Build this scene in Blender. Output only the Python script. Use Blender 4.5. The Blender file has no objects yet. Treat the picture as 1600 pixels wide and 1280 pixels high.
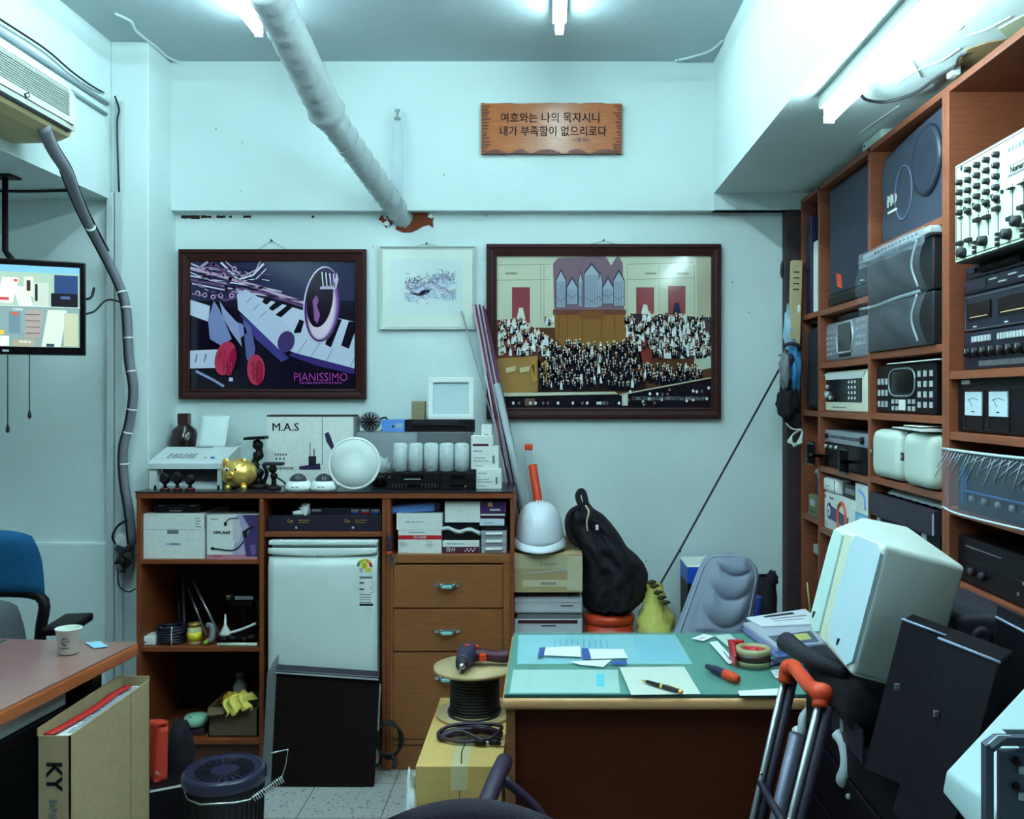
import bpy, bmesh, math, random
from mathutils import Vector, Matrix, Euler, noise
S = bpy.context.scene
COL = S.collection
PI = math.pi
# ---------------------------------------------------------------- camera
F, CX, CY, H = 1450.0, 858.0, 620.0, 1.5
cd = bpy.data.cameras.new('camera'); cam = bpy.data.objects.new('camera', cd); COL.objects.link(cam)
cam.location = (0, 0, H); cam.rotation_euler = (PI/2, 0, 0)
cd.sensor_fit = 'HORIZONTAL'; cd.sensor_width = 36; cd.lens = 36*F/1600
cd.shift_x = -(CX-800)/1600; cd.shift_y = -(640-CY)/1600
cd.clip_start = 0.05
S.camera = cam
S.view_settings.view_transform = 'Standard'; S.view_settings.look = 'None'
S.view_settings.gamma = 1; S.view_settings.use_curve_mapping = False
S.view_settings.exposure = 1.6
w = bpy.data.worlds.new('world'); S.world = w; w.use_nodes = True
w.node_tree.nodes['Background'].inputs[0].default_value = (0.55, 0.75, 0.85, 1)
w.node_tree.nodes['Background'].inputs[1].default_value = 0.03
LAMP = 24.0                      # tube emission
LAMPC = (0.61, 0.92, 0.96, 1)
# ---------------------------------------------------------------- helpers
def lin(c):
    c = c/255.0
    return c/12.92 if c <= 0.04045 else ((c+0.055)/1.055)**2.4
_m = {}
def mat(rgb, rough=0.6, metal=0.0, kind='plain', name=None, emit=0, alpha=1, spec=0.5, var=0.06, bump=0.0, scale=30):
    key = (tuple(rgb), rough, metal, kind, emit, alpha, spec, var, bump, scale)
    if key in _m: return _m[key]
    m = bpy.data.materials.new(name or 'mat_%s' % kind); m.use_nodes = True
    nt = m.node_tree; N = nt.nodes; L = nt.links
    b = N['Principled BSDF']
    c = (lin(rgb[0]), lin(rgb[1]), lin(rgb[2]), 1)
    b.inputs['Base Color'].default_value = c
    b.inputs['Roughness'].default_value = rough; b.inputs['Metallic'].default_value = metal
    b.inputs['Specular IOR Level'].default_value = spec
    m.diffuse_color = c
    tc = N.new('ShaderNodeTexCoord')
    if kind == 'glass':
        b.inputs['Transmission Weight'].default_value = 1; b.inputs['IOR'].default_value = 1.3
        b.inputs['Alpha'].default_value = alpha
    elif kind == 'film':
        b.inputs['Alpha'].default_value = alpha
    elif emit:
        b.inputs['Emission Color'].default_value = c; b.inputs['Emission Strength'].default_value = emit
    elif kind == 'wood':
        mp = N.new('ShaderNodeMapping'); mp.inputs['Scale'].default_value = (3, 3, 40)
        ns = N.new('ShaderNodeTexNoise'); ns.inputs['Scale'].default_value = 3; ns.inputs['Detail'].default_value = 8; ns.inputs['Distortion'].default_value = 1.2
        cr = N.new('ShaderNodeMix'); cr.data_type = 'RGBA'
        cr.inputs['A'].default_value = (c[0]*0.55, c[1]*0.5, c[2]*0.45, 1); cr.inputs['B'].default_value = (c[0]*1.35, c[1]*1.35, c[2]*1.3, 1)
        L.new(tc.outputs['Object'], mp.inputs[0]); L.new(mp.outputs[0], ns.inputs['Vector']); L.new(ns.outputs['Fac'], cr.inputs['Factor']); L.new(cr.outputs['Result'], b.inputs['Base Color'])
    elif kind in ('plain', 'plaster', 'fabric', 'card', 'terrazzo'):
        ns = N.new('ShaderNodeTexNoise'); ns.inputs['Scale'].default_value = {'plain': 12, 'plaster': 2.2, 'fabric': 220, 'card': 60, 'terrazzo': 70}[kind]
        ns.inputs['Detail'].default_value = 5
        L.new(tc.outputs['Object'], ns.inputs['Vector'])
        v = {'plain': var, 'plaster': 0.10, 'fabric': 0.35, 'card': 0.15, 'terrazzo': 0.3}[kind]
        cr = N.new('ShaderNodeMix'); cr.data_type = 'RGBA'
        cr.inputs['A'].default_value = tuple(x*(1-v) for x in c[:3])+(1,); cr.inputs['B'].default_value = tuple(x*(1+v) for x in c[:3])+(1,)
        L.new(ns.outputs['Fac'], cr.inputs['Factor'])
        out = cr.outputs['Result']
        if kind == 'terrazzo':
            vo = N.new('ShaderNodeTexVoronoi'); vo.inputs['Scale'].default_value = 45
            L.new(tc.outputs['Object'], vo.inputs['Vector'])
            rp = N.new('ShaderNodeValToRGB'); rp.color_ramp.elements[0].position = 0.16; rp.color_ramp.elements[1].position = 0.24
            L.new(vo.outputs['Distance'], rp.inputs[0])
            c2 = N.new('ShaderNodeMix'); c2.data_type = 'RGBA'; c2.inputs['A'].default_value = (0.12, 0.11, 0.11, 1)
            L.new(rp.outputs['Color'], c2.inputs['Factor']); L.new(out, c2.inputs['B']); out = c2.outputs['Result']
            bt = N.new('ShaderNodeTexBrick'); bt.offset = 0; bt.inputs['Scale'].default_value = 1; bt.inputs['Mortar Size'].default_value = 0.002
            bt.inputs['Brick Width'].default_value = 0.3; bt.inputs['Row Height'].default_value = 0.3
            L.new(tc.outputs['Object'], bt.inputs['Vector'])
            c3 = N.new('ShaderNodeMix'); c3.data_type = 'RGBA'; c3.inputs['B'].default_value = (0.08, 0.08, 0.08, 1)
            L.new(bt.outputs['Fac'], c3.inputs['Factor']); L.new(out, c3.inputs['A']); out = c3.outputs['Result']
        if kind == 'plaster':   # faint scuffs and pin holes
            vo = N.new('ShaderNodeTexVoronoi'); vo.inputs['Scale'].default_value = 7
            L.new(tc.outputs['Object'], vo.inputs['Vector'])
            rp = N.new('ShaderNodeValToRGB'); rp.color_ramp.elements[0].position = 0.022; rp.color_ramp.elements[1].position = 0.03
            L.new(vo.outputs['Distance'], rp.inputs[0])
            c2 = N.new('ShaderNodeMix'); c2.data_type = 'RGBA'; c2.inputs['A'].default_value = (0.2, 0.2, 0.2, 1)
            L.new(rp.outputs['Color'], c2.inputs['Factor']); L.new(out, c2.inputs['B']); out = c2.outputs['Result']
        L.new(out, b.inputs['Base Color'])
        if kind == 'plaster': bump = bump or 0.25
        if kind == 'fabric': bump = bump or 0.3
        if bump:
            n2 = N.new('ShaderNodeTexNoise'); n2.inputs['Scale'].default_value = {'plaster': 14, 'fabric': 300}.get(kind, scale); n2.inputs['Detail'].default_value = 6
            L.new(tc.outputs['Object'], n2.inputs['Vector'])
            bp = N.new('ShaderNodeBump'); bp.inputs['Strength'].default_value = bump; bp.inputs['Distance'].default_value = 0.01
            L.new(n2.outputs['Fac'], bp.inputs['Height']); L.new(bp.outputs[0], b.inputs['Normal'])
    elif kind == 'mesh':       # perforated / woven grille
        ck = N.new('ShaderNodeTexVoronoi'); ck.voronoi_dimensions = '2D'; ck.inputs['Scale'].default_value = scale; ck.inputs['Randomness'].default_value = 0
        mp = N.new('ShaderNodeMapping'); mp.inputs['Rotation'].default_value = (PI/2, 0, 0.785)
        mp.vector_type = 'POINT'; m2 = N.new('ShaderNodeMapping'); m2.inputs['Rotation'].default_value = (PI/2, 0, 0)
        L.new(tc.outputs['Object'], m2.inputs[0]); L.new(m2.outputs[0], ck.inputs['Vector'])
        N.remove(mp); rp = N.new('ShaderNodeValToRGB'); rp.color_ramp.elements[0].position = 0.28; rp.color_ramp.elements[1].position = 0.36
        rp.color_ramp.elements[0].color = (c[0]*0.25, c[1]*0.25, c[2]*0.25, 1); rp.color_ramp.elements[1].color = c
        L.new(ck.outputs['Distance'], rp.inputs[0]); L.new(rp.outputs['Color'], b.inputs['Base Color'])
    _m[key] = m
    return m

def crum(v, f, sd=0):
    v = Vector(v)*f+Vector((sd, sd*.7, 0)); return abs(noise.noise(v))+.5*abs(noise.noise(v*2.3))+.25*abs(noise.noise(v*5.1))-.45
def pp(x, y, Y): return Vector(((x-CX)/F*Y, Y, H-(y-CY)/F*Y))
def pX(x, Y): return (x-CX)/F*Y
def pZ(y, Y): return H-(y-CY)/F*Y
def rY(x, X): return X*F/(x-CX)
MW = {}
class MB:
    def __init__(s, m=None, M=None):
        s.bm = bmesh.new(); s.mats = []; s.cur = m; s.M = M or Matrix()
    def _i(s, m):
        m = m or s.cur
        if m not in s.mats: s.mats.append(m)
        return s.mats.index(m)
    def _add(s, verts, faces, m=None, smooth=False):
        i = s._i(m)
        vs = [s.bm.verts.new(s.M @ Vector(v)) for v in verts]
        for f in faces:
            try:
                fc = s.bm.faces.new([vs[k] for k in f]); fc.material_index = i; fc.smooth = smooth
            except ValueError: pass
        return vs
    def box(s, x0, x1, y0, y1, z0, z1, m=None, bev=0, seg=2, R=None):
        x0, x1 = sorted((x0, x1)); y0, y1 = sorted((y0, y1)); z0, z1 = sorted((z0, z1))
        t = bmesh.new()
        vs = [t.verts.new(v) for v in ((x0,y0,z0),(x1,y0,z0),(x1,y1,z0),(x0,y1,z0),(x0,y0,z1),(x1,y0,z1),(x1,y1,z1),(x0,y1,z1))]
        for f in ((3,2,1,0),(4,5,6,7),(0,1,5,4),(1,2,6,5),(2,3,7,6),(3,0,4,7)): t.faces.new([vs[k] for k in f])
        if bev: bmesh.ops.bevel(t, geom=list(t.edges), offset=min(bev, 0.49*min(x1-x0, y1-y0, z1-z0)), segments=seg, affect='EDGES', profile=0.6)
        s._merge(t, m, smooth=bool(bev and seg > 2), R=R)
        return s
    def _merge(s, t, m, smooth=False, R=None):
        t.verts.index_update()
        T = s.M @ R if R is not None else s.M
        i = s._i(m); vs = [s.bm.verts.new(T @ v.co) for v in t.verts]
        for f in t.faces:
            try:
                fc = s.bm.faces.new([vs[v.index] for v in f.verts]); fc.material_index = i; fc.smooth = smooth
            except ValueError: pass
        t.free()
    def cyl(s, p0, p1, r, r2=None, seg=16, m=None, cap=True, smooth=True):
        p0, p1 = Vector(p0), Vector(p1); r2 = r if r2 is None else r2
        d = (p1-p0).normalized(); a = d.orthogonal().normalized(); b = d.cross(a)
        V = []
        for p, q in ((p0, r), (p1, r2)):
            for k in range(seg):
                t = 2*PI*k/seg; V.append(p+(a*math.cos(t)+b*math.sin(t))*q)
        s._add(V, [(k, (k+1) % seg, seg+(k+1) % seg, seg+k) for k in range(seg)], m, smooth)
        if cap:
            s._add(V[:seg], [tuple(reversed(range(seg)))], m); s._add(V[seg:], [tuple(range(seg))], m)
        return s
    def tube(s, pts, r, seg=8, m=None, sm=True, res=5, closed=False, rf=None, cap=True):
        pts = [Vector(p) for p in pts]
        if sm and len(pts) > 2:
            P = ([pts[-1]] if closed else [pts[0]*2-pts[1]])+pts+([pts[0], pts[1]] if closed else [pts[-1]*2-pts[-2]])
            out = []
            for i in range(1, len(P)-2):
                for k in range(res):
                    t = k/res; a, b, c, d = P[i-1], P[i], P[i+1], P[i+2]
                    out.append(0.5*((2*b)+(c-a)*t+(2*a-5*b+4*c-d)*t*t+(3*b-a-3*c+d)*t*t*t))
            if not closed: out.append(pts[-1])
            pts = out
        n = len(pts); V = []; up = None
        for i, p in enumerate(pts):
            a = pts[i-1] if (i or closed) else p; b = pts[(i+1) % n] if (i < n-1 or closed) else p
            d = (b-a)
            if d.length < 1e-9: d = Vector((0, 0, 1))
            d.normalize()
            if up is None: up = d.orthogonal().normalized()
            up = (up-d*up.dot(d))
            if up.length < 1e-6: up = d.orthogonal()
            up.normalize(); sd = d.cross(up)
            q = rf(i/(n-1))*r if rf else r
            for k in range(seg):
                t = 2*PI*k/seg; V.append(p+(up*math.cos(t)+sd*math.sin(t))*q)
        Fc = []
        for i in range(n if closed else n-1):
            for k in range(seg):
                j = (i+1) % n
                Fc.append((i*seg+k, i*seg+(k+1) % seg, j*seg+(k+1) % seg, j*seg+k))
        if not closed and cap: Fc += [tuple(reversed(range(seg))), tuple(range((n-1)*seg, n*seg))]
        s._add(V, Fc, m, True); return s
    def lathe(s, prof, o=(0, 0, 0), seg=24, m=None, axis='z', smooth=True, sx=1, sy=1):
        o = Vector(o); V = []
        for r, z in prof:
            for k in range(seg):
                t = 2*PI*k/seg; v = Vector((r*math.cos(t)*sx, r*math.sin(t)*sy, z))
                if axis == 'y': v = Vector((v.x, -v.z, v.y))      # axis points towards -y
                if axis == 'x': v = Vector((v.z, v.x, v.y))
                V.append(o+v)
        n = len(prof); Fc = []
        for i in range(n-1):
            for k in range(seg): Fc.append((i*seg+k, i*seg+(k+1) % seg, (i+1)*seg+(k+1) % seg, (i+1)*seg+k))
        Fc += [tuple(reversed(range(seg))), tuple(range((n-1)*seg, n*seg))]
        s._add(V, Fc, m, smooth); return s
    def ball(s, c, r, m=None, seg=16, rings=10, jit=0, sd=0, cut=None):
        if not hasattr(r, '__len__'): r = (r, r, r)
        c = Vector(c); V = []; Fc = []
        for i in range(rings+1):
            ph = PI*i/rings
            for k in range(seg):
                t = 2*PI*k/seg; v = Vector((math.sin(ph)*math.cos(t), math.sin(ph)*math.sin(t), math.cos(ph)))
                q = 1+(jit*noise.noise(v*2.2+Vector((sd, sd*2, 0))) if jit else 0)
                p = Vector((v.x*r[0]*q, v.y*r[1]*q, v.z*r[2]*q))
                if cut is not None: p.z = max(p.z, cut)
                V.append(c+p)
        for i in range(rings):
            for k in range(seg): Fc.append((i*seg+k, (i+1)*seg+k, (i+1)*seg+(k+1) % seg, i*seg+(k+1) % seg))
        vs = s._add(V, Fc, m, True)
        return s
    def prism(s, poly, y0, y1, m=None, ms=None, smooth=False):    # (x,z) outline, extruded in y
        n = len(poly); a = [(x, y0, z) for x, z in poly]; b = [(x, y1, z) for x, z in poly]
        s._add(a+b, [tuple(range(n)), tuple(reversed(range(n, 2*n)))], m)
        s._add(a+b, [(k, n+k, n+(k+1) % n, (k+1) % n) for k in range(n)], ms or m, smooth); return s
    def hull(s, a, b, m=None, smooth=False):        # loft between two equal outlines
        n = len(a); s._add(list(a)+list(b), [tuple(range(n)), tuple(reversed(range(n, 2*n)))]+[(k, n+k, n+(k+1) % n, (k+1) % n) for k in range(n)], m, smooth); return s
    def poly(s, pts, m=None): s._add(pts, [tuple(range(len(pts)))], m); return s
    def grid(s, f, nu, nv, m=None, smooth=True, thick=0):
        V = [Vector(f(u/nu, v/nv)) for v in range(nv+1) for u in range(nu+1)]
        Fc = [(v*(nu+1)+u, v*(nu+1)+u+1, (v+1)*(nu+1)+u+1, (v+1)*(nu+1)+u) for v in range(nv) for u in range(nu)]
        if not thick: s._add(V, Fc, m, smooth); return s
        nn = [Vector() for _ in V]
        for f4 in Fc:
            nr = (V[f4[1]]-V[f4[0]]).cross(V[f4[3]]-V[f4[0]])
            for k in f4: nn[k] += nr
        W = [v-(k.normalized()*thick if k.length else Vector()) for v, k in zip(V, nn)]
        o = len(V); F2 = Fc+[tuple(o+k for k in reversed(f4)) for f4 in Fc]
        br = [u for u in range(nu+1)]+[v*(nu+1)+nu for v in range(1, nv+1)]+[nv*(nu+1)+u for u in range(nu-1, -1, -1)]+[v*(nu+1) for v in range(nv-1, 0, -1)]
        for i in range(len(br)):
            a, b = br[i], br[(i+1) % len(br)]; F2.append((b, a, o+a, o+b))
        s._add(V+W, F2, m, smooth); return s
    def pbox(s, x0, y0, x1, y1, Y, d, m=None, bev=0, seg=2):      # front face rectangle seen at (x0,y0)-(x1,y1) when it stands Y away
        s.box(pX(x0, Y), pX(x1, Y), Y, Y+d, pZ(y1, Y), pZ(y0, Y), m, bev, seg); return s
    def ppoly(s, pts, Y, m=None, th=0.0006):                      # thin printed shape
        n = len(pts)
        s.prism([(pX(x, Y), pZ(y, Y)) for x, y in pts], Y, Y+th, m); return s
    def prect(s, x0, y0, x1, y1, Y, m=None, th=0.0006):
        return s.ppoly([(x0, y0), (x1, y0), (x1, y1), (x0, y1)], Y, m, th)
    def text(s, body, x, z, size, m=None, y=0, align='CENTER', T=None, sx=1, bold=0, ext=0.0003):
        c = bpy.data.curves.new('tmp_text', 'FONT'); c.body = body; c.size = size; c.align_x = align; c.align_y = 'CENTER'
        c.resolution_u = 2; c.extrude = ext
        o = bpy.data.objects.new('tmp_text', c); COL.objects.link(o)
        dg = bpy.context.evaluated_depsgraph_get(); me = bpy.data.meshes.new_from_object(o.evaluated_get(dg))
        bpy.data.objects.remove(o); bpy.data.curves.remove(c)
        A = Matrix.Translation((x, y, z)) @ Matrix.Rotation(PI/2, 4, 'X') @ Matrix.Diagonal((sx, 1, 1, 1))
        for dx in ((-bold, 0, bold) if bold else (0,)):
            B = Matrix.Translation((dx, -abs(dx)*0.05, 0)) @ A
            t = bmesh.new(); t.from_mesh(me); s._merge(t, m, R=(T @ B if T is not None else B))
        bpy.data.meshes.remove(me); return s
    def ptext(s, body, x, y, size_px, Y, m=None, align='CENTER', sx=1, bold=0):
        return s.text(body, pX(x, Y), pZ(y, Y), size_px/F*Y, m, Y, align, sx=sx, bold=bold)
    def build(s, name, parent=None, local=False, origin=None):
        me = bpy.data.meshes.new(name)
        if parent is not None:
            W = MW.get(parent.name, Matrix())
            if not local: s.bm.transform(W.inverted())
        elif origin is not None:
            W = Matrix.Translation(origin); s.bm.transform(W.inverted())
        else: W = Matrix()
        bmesh.ops.recalc_face_normals(s.bm, faces=list(s.bm.faces))
        s.bm.to_mesh(me); s.bm.free()
        for m in s.mats: me.materials.append(m)
        o = bpy.data.objects.new(name, me); COL.objects.link(o)
        if parent is not None: o.parent = parent
        elif origin is not None: o.location = origin
        MW[o.name] = W
        return o
def props(o, label, cat, group=None, kind=None):
    if label: o['label'] = label
    if cat: o['category'] = cat
    if group: o['group'] = group
    if kind: o['kind'] = kind
    return o
def thing(name, label, cat, loc=(0, 0, 0), rz=0, group=None, rot=None):
    o = bpy.data.objects.new(name, None); COL.objects.link(o); o.empty_display_size = 0.05
    o.location = loc; o.rotation_euler = rot or (0, 0, rz)
    MW[o.name] = Matrix.Translation(loc) @ (Euler(rot) if rot else Euler((0, 0, rz))).to_matrix().to_4x4()
    return props(o, label, cat, group)
def solo(mb, name, label, cat, group=None, local=None, rz=0, kind=None):
    bb = [v.co for v in mb.bm.verts]
    if local is not None:
        o = mb.build(name); o.location = local; o.rotation_euler = (0, 0, rz)
        MW[o.name] = Matrix.Translation(local) @ Matrix.Rotation(rz, 4, 'Z')
    else:
        c = ((min(v.x for v in bb)+max(v.x for v in bb))/2, (min(v.y for v in bb)+max(v.y for v in bb))/2, min(v.z for v in bb))
        o = mb.build(name, origin=c)
    return props(o, label, cat, group, kind)
def struct(mb, name):
    o = mb.build(name); o['kind'] = 'structure'; return o
def dup(root, loc, rz=None, label=None, scale=None):
    r = root.copy(); COL.objects.link(r); r.location = loc
    if rz is not None: r.rotation_euler = (0, 0, rz)
    if scale: r.scale = scale
    if label: r['label'] = label
    MW[r.name] = Matrix.Translation(loc) @ r.rotation_euler.to_matrix().to_4x4()
    def rec(src, dst):
        for ch in list(src.children):
            c = ch.copy(); COL.objects.link(c); c.parent = dst; rec(ch, c)
    rec(root, r)
    return r
# ---------------------------------------------------------------- palette
WALL = mat((214, 228, 228), 0.75, kind='plaster', name='wall_plaster')
CEIL = mat((180, 192, 198), 0.8, kind='plaster', name='ceiling_paint')
FLOOR = mat((176, 176, 172), 0.45, kind='terrazzo', name='terrazzo_tile')
WOOD = mat((134, 66, 32), 0.5, kind='wood', name='cabinet_wood')
WOODD = mat((84, 44, 26), 0.55, kind='wood', name='dark_wood')
WOODS = mat((142, 76, 50), 0.5, kind='wood', name='shelf_wood')
WOODO = mat((150, 90, 48), 0.5, kind='wood', name='drawer_wood')
BLACK = mat((17, 9, 15), 0.5, spec=0.25, name='black_plastic')
BLACKG = mat((12, 6, 10), 0.2, name='black_gloss')
BLACKM = mat((36, 35, 42), 0.35, metal=0.5, name='black_metal')
CHAR = mat((50, 42, 56), 0.5, spec=0.3, name='charcoal')
GREY = mat((120, 122, 128), 0.5, name='grey_plastic')
LGREY = mat((176, 180, 184), 0.5, name='light_grey')
WHITE = mat((236, 238, 236), 0.4, name='white_plastic')
WCARD = mat((228, 230, 226), 0.65, kind='card', name='white_card')
CREAM = mat((226, 226, 205), 0.45, name='cream')
CARD = mat((176, 150, 108), 0.8, kind='card', name='cardboard')
CARDG = mat((178, 152, 116), 0.85, kind='card', name='grey_board')
CHROME = mat((210, 212, 215), 0.18, metal=1, name='chrome')
ALU = mat((170, 174, 180), 0.35, metal=0.8, name='aluminium')
RED = mat((205, 30, 34), 0.45, name='red'); ORANGE = mat((225, 66, 22), 0.45, name='orange')
BLUE = mat((40, 90, 190), 0.5, name='blue'); LBLUE = mat((96, 146, 220), 0.5, name='light_blue')
YELLOW = mat((226, 206, 40), 0.5, name='yellow'); GREEN = mat((70, 150, 70), 0.5, name='green')
INK = mat((18, 18, 26), 0.6, name='ink'); INKG = mat((110, 116, 120), 0.7, name='grey_ink')
GOLD = mat((250, 206, 110), 0.28, metal=0.7, name='gold')
PRINT_GOLD = mat((206, 150, 70), 0.5, name='gold_print')
PURPLE = mat((70, 26, 90), 0.5, name='purple')
RUB = mat((16, 15, 18), 0.7, name='rubber')
GLASS = mat((225, 240, 240), 0.03, kind='glass', name='clear_glass')
FILM = mat((205, 215, 225), 0.15, kind='film', alpha=0.28, name='plastic_film')
FILMW = mat((215, 225, 230), 0.2, kind='film', alpha=0.6, name='milky_film')
NAVYF = mat((17, 10, 24), 0.85, kind='fabric', name='dark_fabric')
# ================================================================ SETTING
YU, YL = 4.15, 4.20          # upper and lower face of the back wall
ZL = 2.333                   # underside of the ledge and of the left beam
XR, XL = 1.62, -3.1
YF = -1.7
def wl(b, *a): b.box(*a, WALL)
b = MB(); b.box(XL-0.1, XR+0.1, YF-0.1, 4.5, -0.1, 0, FLOOR); struct(b, 'floor')
b = MB(); b.box(XL-0.1, XR+0.1, YF-0.1, 4.5, 3.0, 3.1, CEIL); struct(b, 'ceiling')
b = MB(WALL); b.box(-1.72, XR, YL, YL+0.2, 0, ZL); b.box(-1.72, XR, YU, YL+0.2, ZL, 3.0); struct(b, 'wall_back')
b = MB(WALL); b.box(XR, XR+0.1, YF, 4.4, 0, 3.0); struct(b, 'wall_right')
b = MB(WALL); b.box(XL-0.1, XL, YF, 3.93, 0, 3.0); b.box(XL, -1.855, 3.93, 4.1, 0, ZL)
b.box(XL, -1.86, 3.912, 3.935, 0, 0.885, bev=0.01)
struct(b, 'wall_left')
b = MB(mat((96, 92, 90), 0.8, name='dim_wall')); b.box(XL-0.1, XR+0.1, YF-0.1, YF, 0, 3.0); struct(b, 'wall_front')  # unseen wall, colour darkened so it bounces little light onto the fronts
b = MB(WALL); b.box(-1.85, -1.69, 3.915, 4.4, 0, 3.0, bev=0.006); struct(b, 'trim_1')       # column
b = MB(WALL); b.box(XL, -1.85, YF, 3.95, ZL, 3.0); struct(b, 'trim_2')                        # left beam
b = MB(WALL); b.box(0.735, XR, YF, YU, 2.407, 3.0); b.box(0.735, XR, YU-0.02, YL, ZL, 2.41)
struct(b, 'trim_3')                                                                            # right beam
# crumbling plaster along the ledge
b = MB(mat((52, 30, 22), 0.9, name='crumbled_gap'))
random.seed(4)
for x0, x1 in ((283, 312), (314, 330), (338, 352), (358, 362), (380, 392), (487, 491)):
    pts = []; n = 5
    up = [(x0+(x1-x0)*k/n, 337+random.uniform(-0.8, 0.8)) for k in range(n+1)]; dn = [(x1-(x1-x0)*k/n, 340+random.uniform(0.4, 2.6)*(1 if x1 < 320 else .4)) for k in range(n+1)]
    b.ppoly(up+dn, YL-0.002, th=0.002)
struct(b, 'trim_4')
# broken hole round the pipe: ragged plaster lip with raw brick behind
b = MB()
BRK = mat((120, 52, 26), 0.95, kind='card', bump=0.8, name='raw_brick')
random.seed(9)
def ragged(cx, cy, rx, ry, n, j): return [(cx+rx*math.cos(2*PI*k/n)*(1+random.uniform(-j, j)), cy+ry*math.sin(2*PI*k/n)*(1+random.uniform(-j, j))) for k in range(n)]
b.ppoly([(642, 333), (652, 330), (664, 332), (678, 335), (676, 346), (677, 356), (670, 351), (660, 354), (652, 359), (642, 363), (630, 363), (618, 358), (622, 345), (630, 336)], YL-0.004, BRK, 0.004)
b.ppoly([(591, 343), (597, 335), (600, 342), (607, 344), (603, 338), (608, 335), (614, 345), (612, 352), (606, 350), (603, 357), (600, 350), (595, 345)], YL-0.004, BRK, 0.004)
for cx, cy in ((673, 337), (604, 349)):
    b.ppoly(ragged(cx, cy, 5, 4, 9, 0.35), YL-0.012, WALL, 0.012)
struct(b, 'trim_5')
# peeled plaster on the beam underside
b = MB(); PEEL = mat((150, 120, 80), 0.9, kind='card', name='bare_patch')
def under(x, y, dz=0.0): Y = (2.407-dz-H)*F/(CY-y); return ((x-CX)/F*Y, Y, 2.407-dz)
def upoly(pts, m, th=0.003):
    a = [under(x, y) for x, y in pts]; b.hull([(p[0], p[1], p[2]+0.001) for p in a], [(p[0], p[1], p[2]-th) for p in a], m)
upoly([(1490, 105), (1500, 92), (1512, 76), (1540, 66), (1572, 60), (1548, 84), (1520, 104), (1500, 112)], PEEL)
upoly([(1455, 127), (1480, 108), (1500, 112), (1490, 128), (1470, 138)], mat((196, 206, 196), 0.8, name='pale_filler'))
upoly([(1560, 44), (1600, 22), (1600, 40), (1575, 58)], mat((196, 206, 170), 0.8, name='yellowed_filler'))
for pts in ([(1340, 210), (1380, 182), (1405, 165)], [(1400, 130), (1440, 106), (1470, 95), (1500, 75)], [(1510, 55), (1540, 46), (1580, 25)], [(1440, 120), (1425, 95)], [(1495, 48), (1505, 40)]):
    b.tube([under(x, y) for x, y in pts], 0.003, 6, WALL)
struct(b, 'trim_6')
# loose paint edge where ceiling meets column and wall
b = MB(WALL)
cz = lambda x, y: ((x-CX)/F*(1.5*F/(CY-y)), 1.5*F/(CY-y), 2.997)
b.tube([cz(x, y) for x, y in ((180, 20), (204, 32), (212, 46), (228, 60), (245, 73), (262, 88), (285, 97), (320, 100.5))], 0.006, 6)
b.tube([cz(x, y) for x, y in ((1055, 93.5), (1080, 88), (1110, 78), (1130, 62))], 0.006, 6)
struct(b, 'trim_7')
# ================================================================ LIGHTS
TUBE = bpy.data.materials.new('tube_glow'); TUBE.use_nodes = True
_b = TUBE.node_tree.nodes['Principled BSDF']; _b.inputs['Base Color'].default_value = (1, 1, 1, 1)
_b.inputs['Emission Color'].default_value = LAMPC; _b.inputs['Emission Strength'].default_value = LAMP
FIX = mat((235, 238, 236), 0.35, name='lamp_housing')
TUBEN = TUBE.copy(); TUBEN.name = 'added_tube_glow'; TUBEN.node_tree.nodes['Principled BSDF'].inputs['Emission Strength'].default_value = LAMP*1.7  # stronger glow for the two added lamps out of view
TUBE.node_tree.nodes['Principled BSDF'].inputs['Emission Strength'].default_value = LAMP*0.72
def lamp(label, x, y0, y1, zc, TUBE=TUBE):   # zc: the surface it hangs on
    t = thing('tube_lamp', label, 'lamp', (x, (y0+y1)/2, zc), group=None)
    b = MB(FIX); b.box(x-0.028, x+0.028, y0, y1, zc-0.04, zc, bev=0.006); b.build('housing', t)
    b = MB(TUBE); b.cyl((x, y0+0.02, zc-0.07), (x, y1-0.02, zc-0.07), 0.0165, m=TUBE); b.ball((x, y1-0.02, zc-0.07), 0.0165); b.build('glowing_tube', t)
    for yy in (y0+0.01, y1-0.02):
        b = MB(FIX); b.box(x-0.016, x+0.016, yy, yy+0.012, zc-0.088, zc-0.03, bev=0.003); b.build('socket', t)
    return t
lamp('white tube lamp on the ceiling left of the wrapped pipe', -1.14, 2.42, 3.66, 3.0)
lamp('white tube lamp on the ceiling above the wooden plaque', 0.04, 2.40, 3.64, 3.0)
lamp('long bright tube lamp under the beam above the audio shelves', 0.84, 1.55, 2.80, 2.407)
lamp('added unseen tube lamp on the ceiling over the desk, nearer the camera', 0.04, 1.05, 2.3, 3.0, TUBEN)  # added lamp out of view, evens out the light from the front
lamp('added unseen tube lamp on the ceiling above the left table, nearer the camera', -1.14, 1.05, 2.3, 3.0, TUBEN)  # second added lamp out of view, brightens the left half
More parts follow.
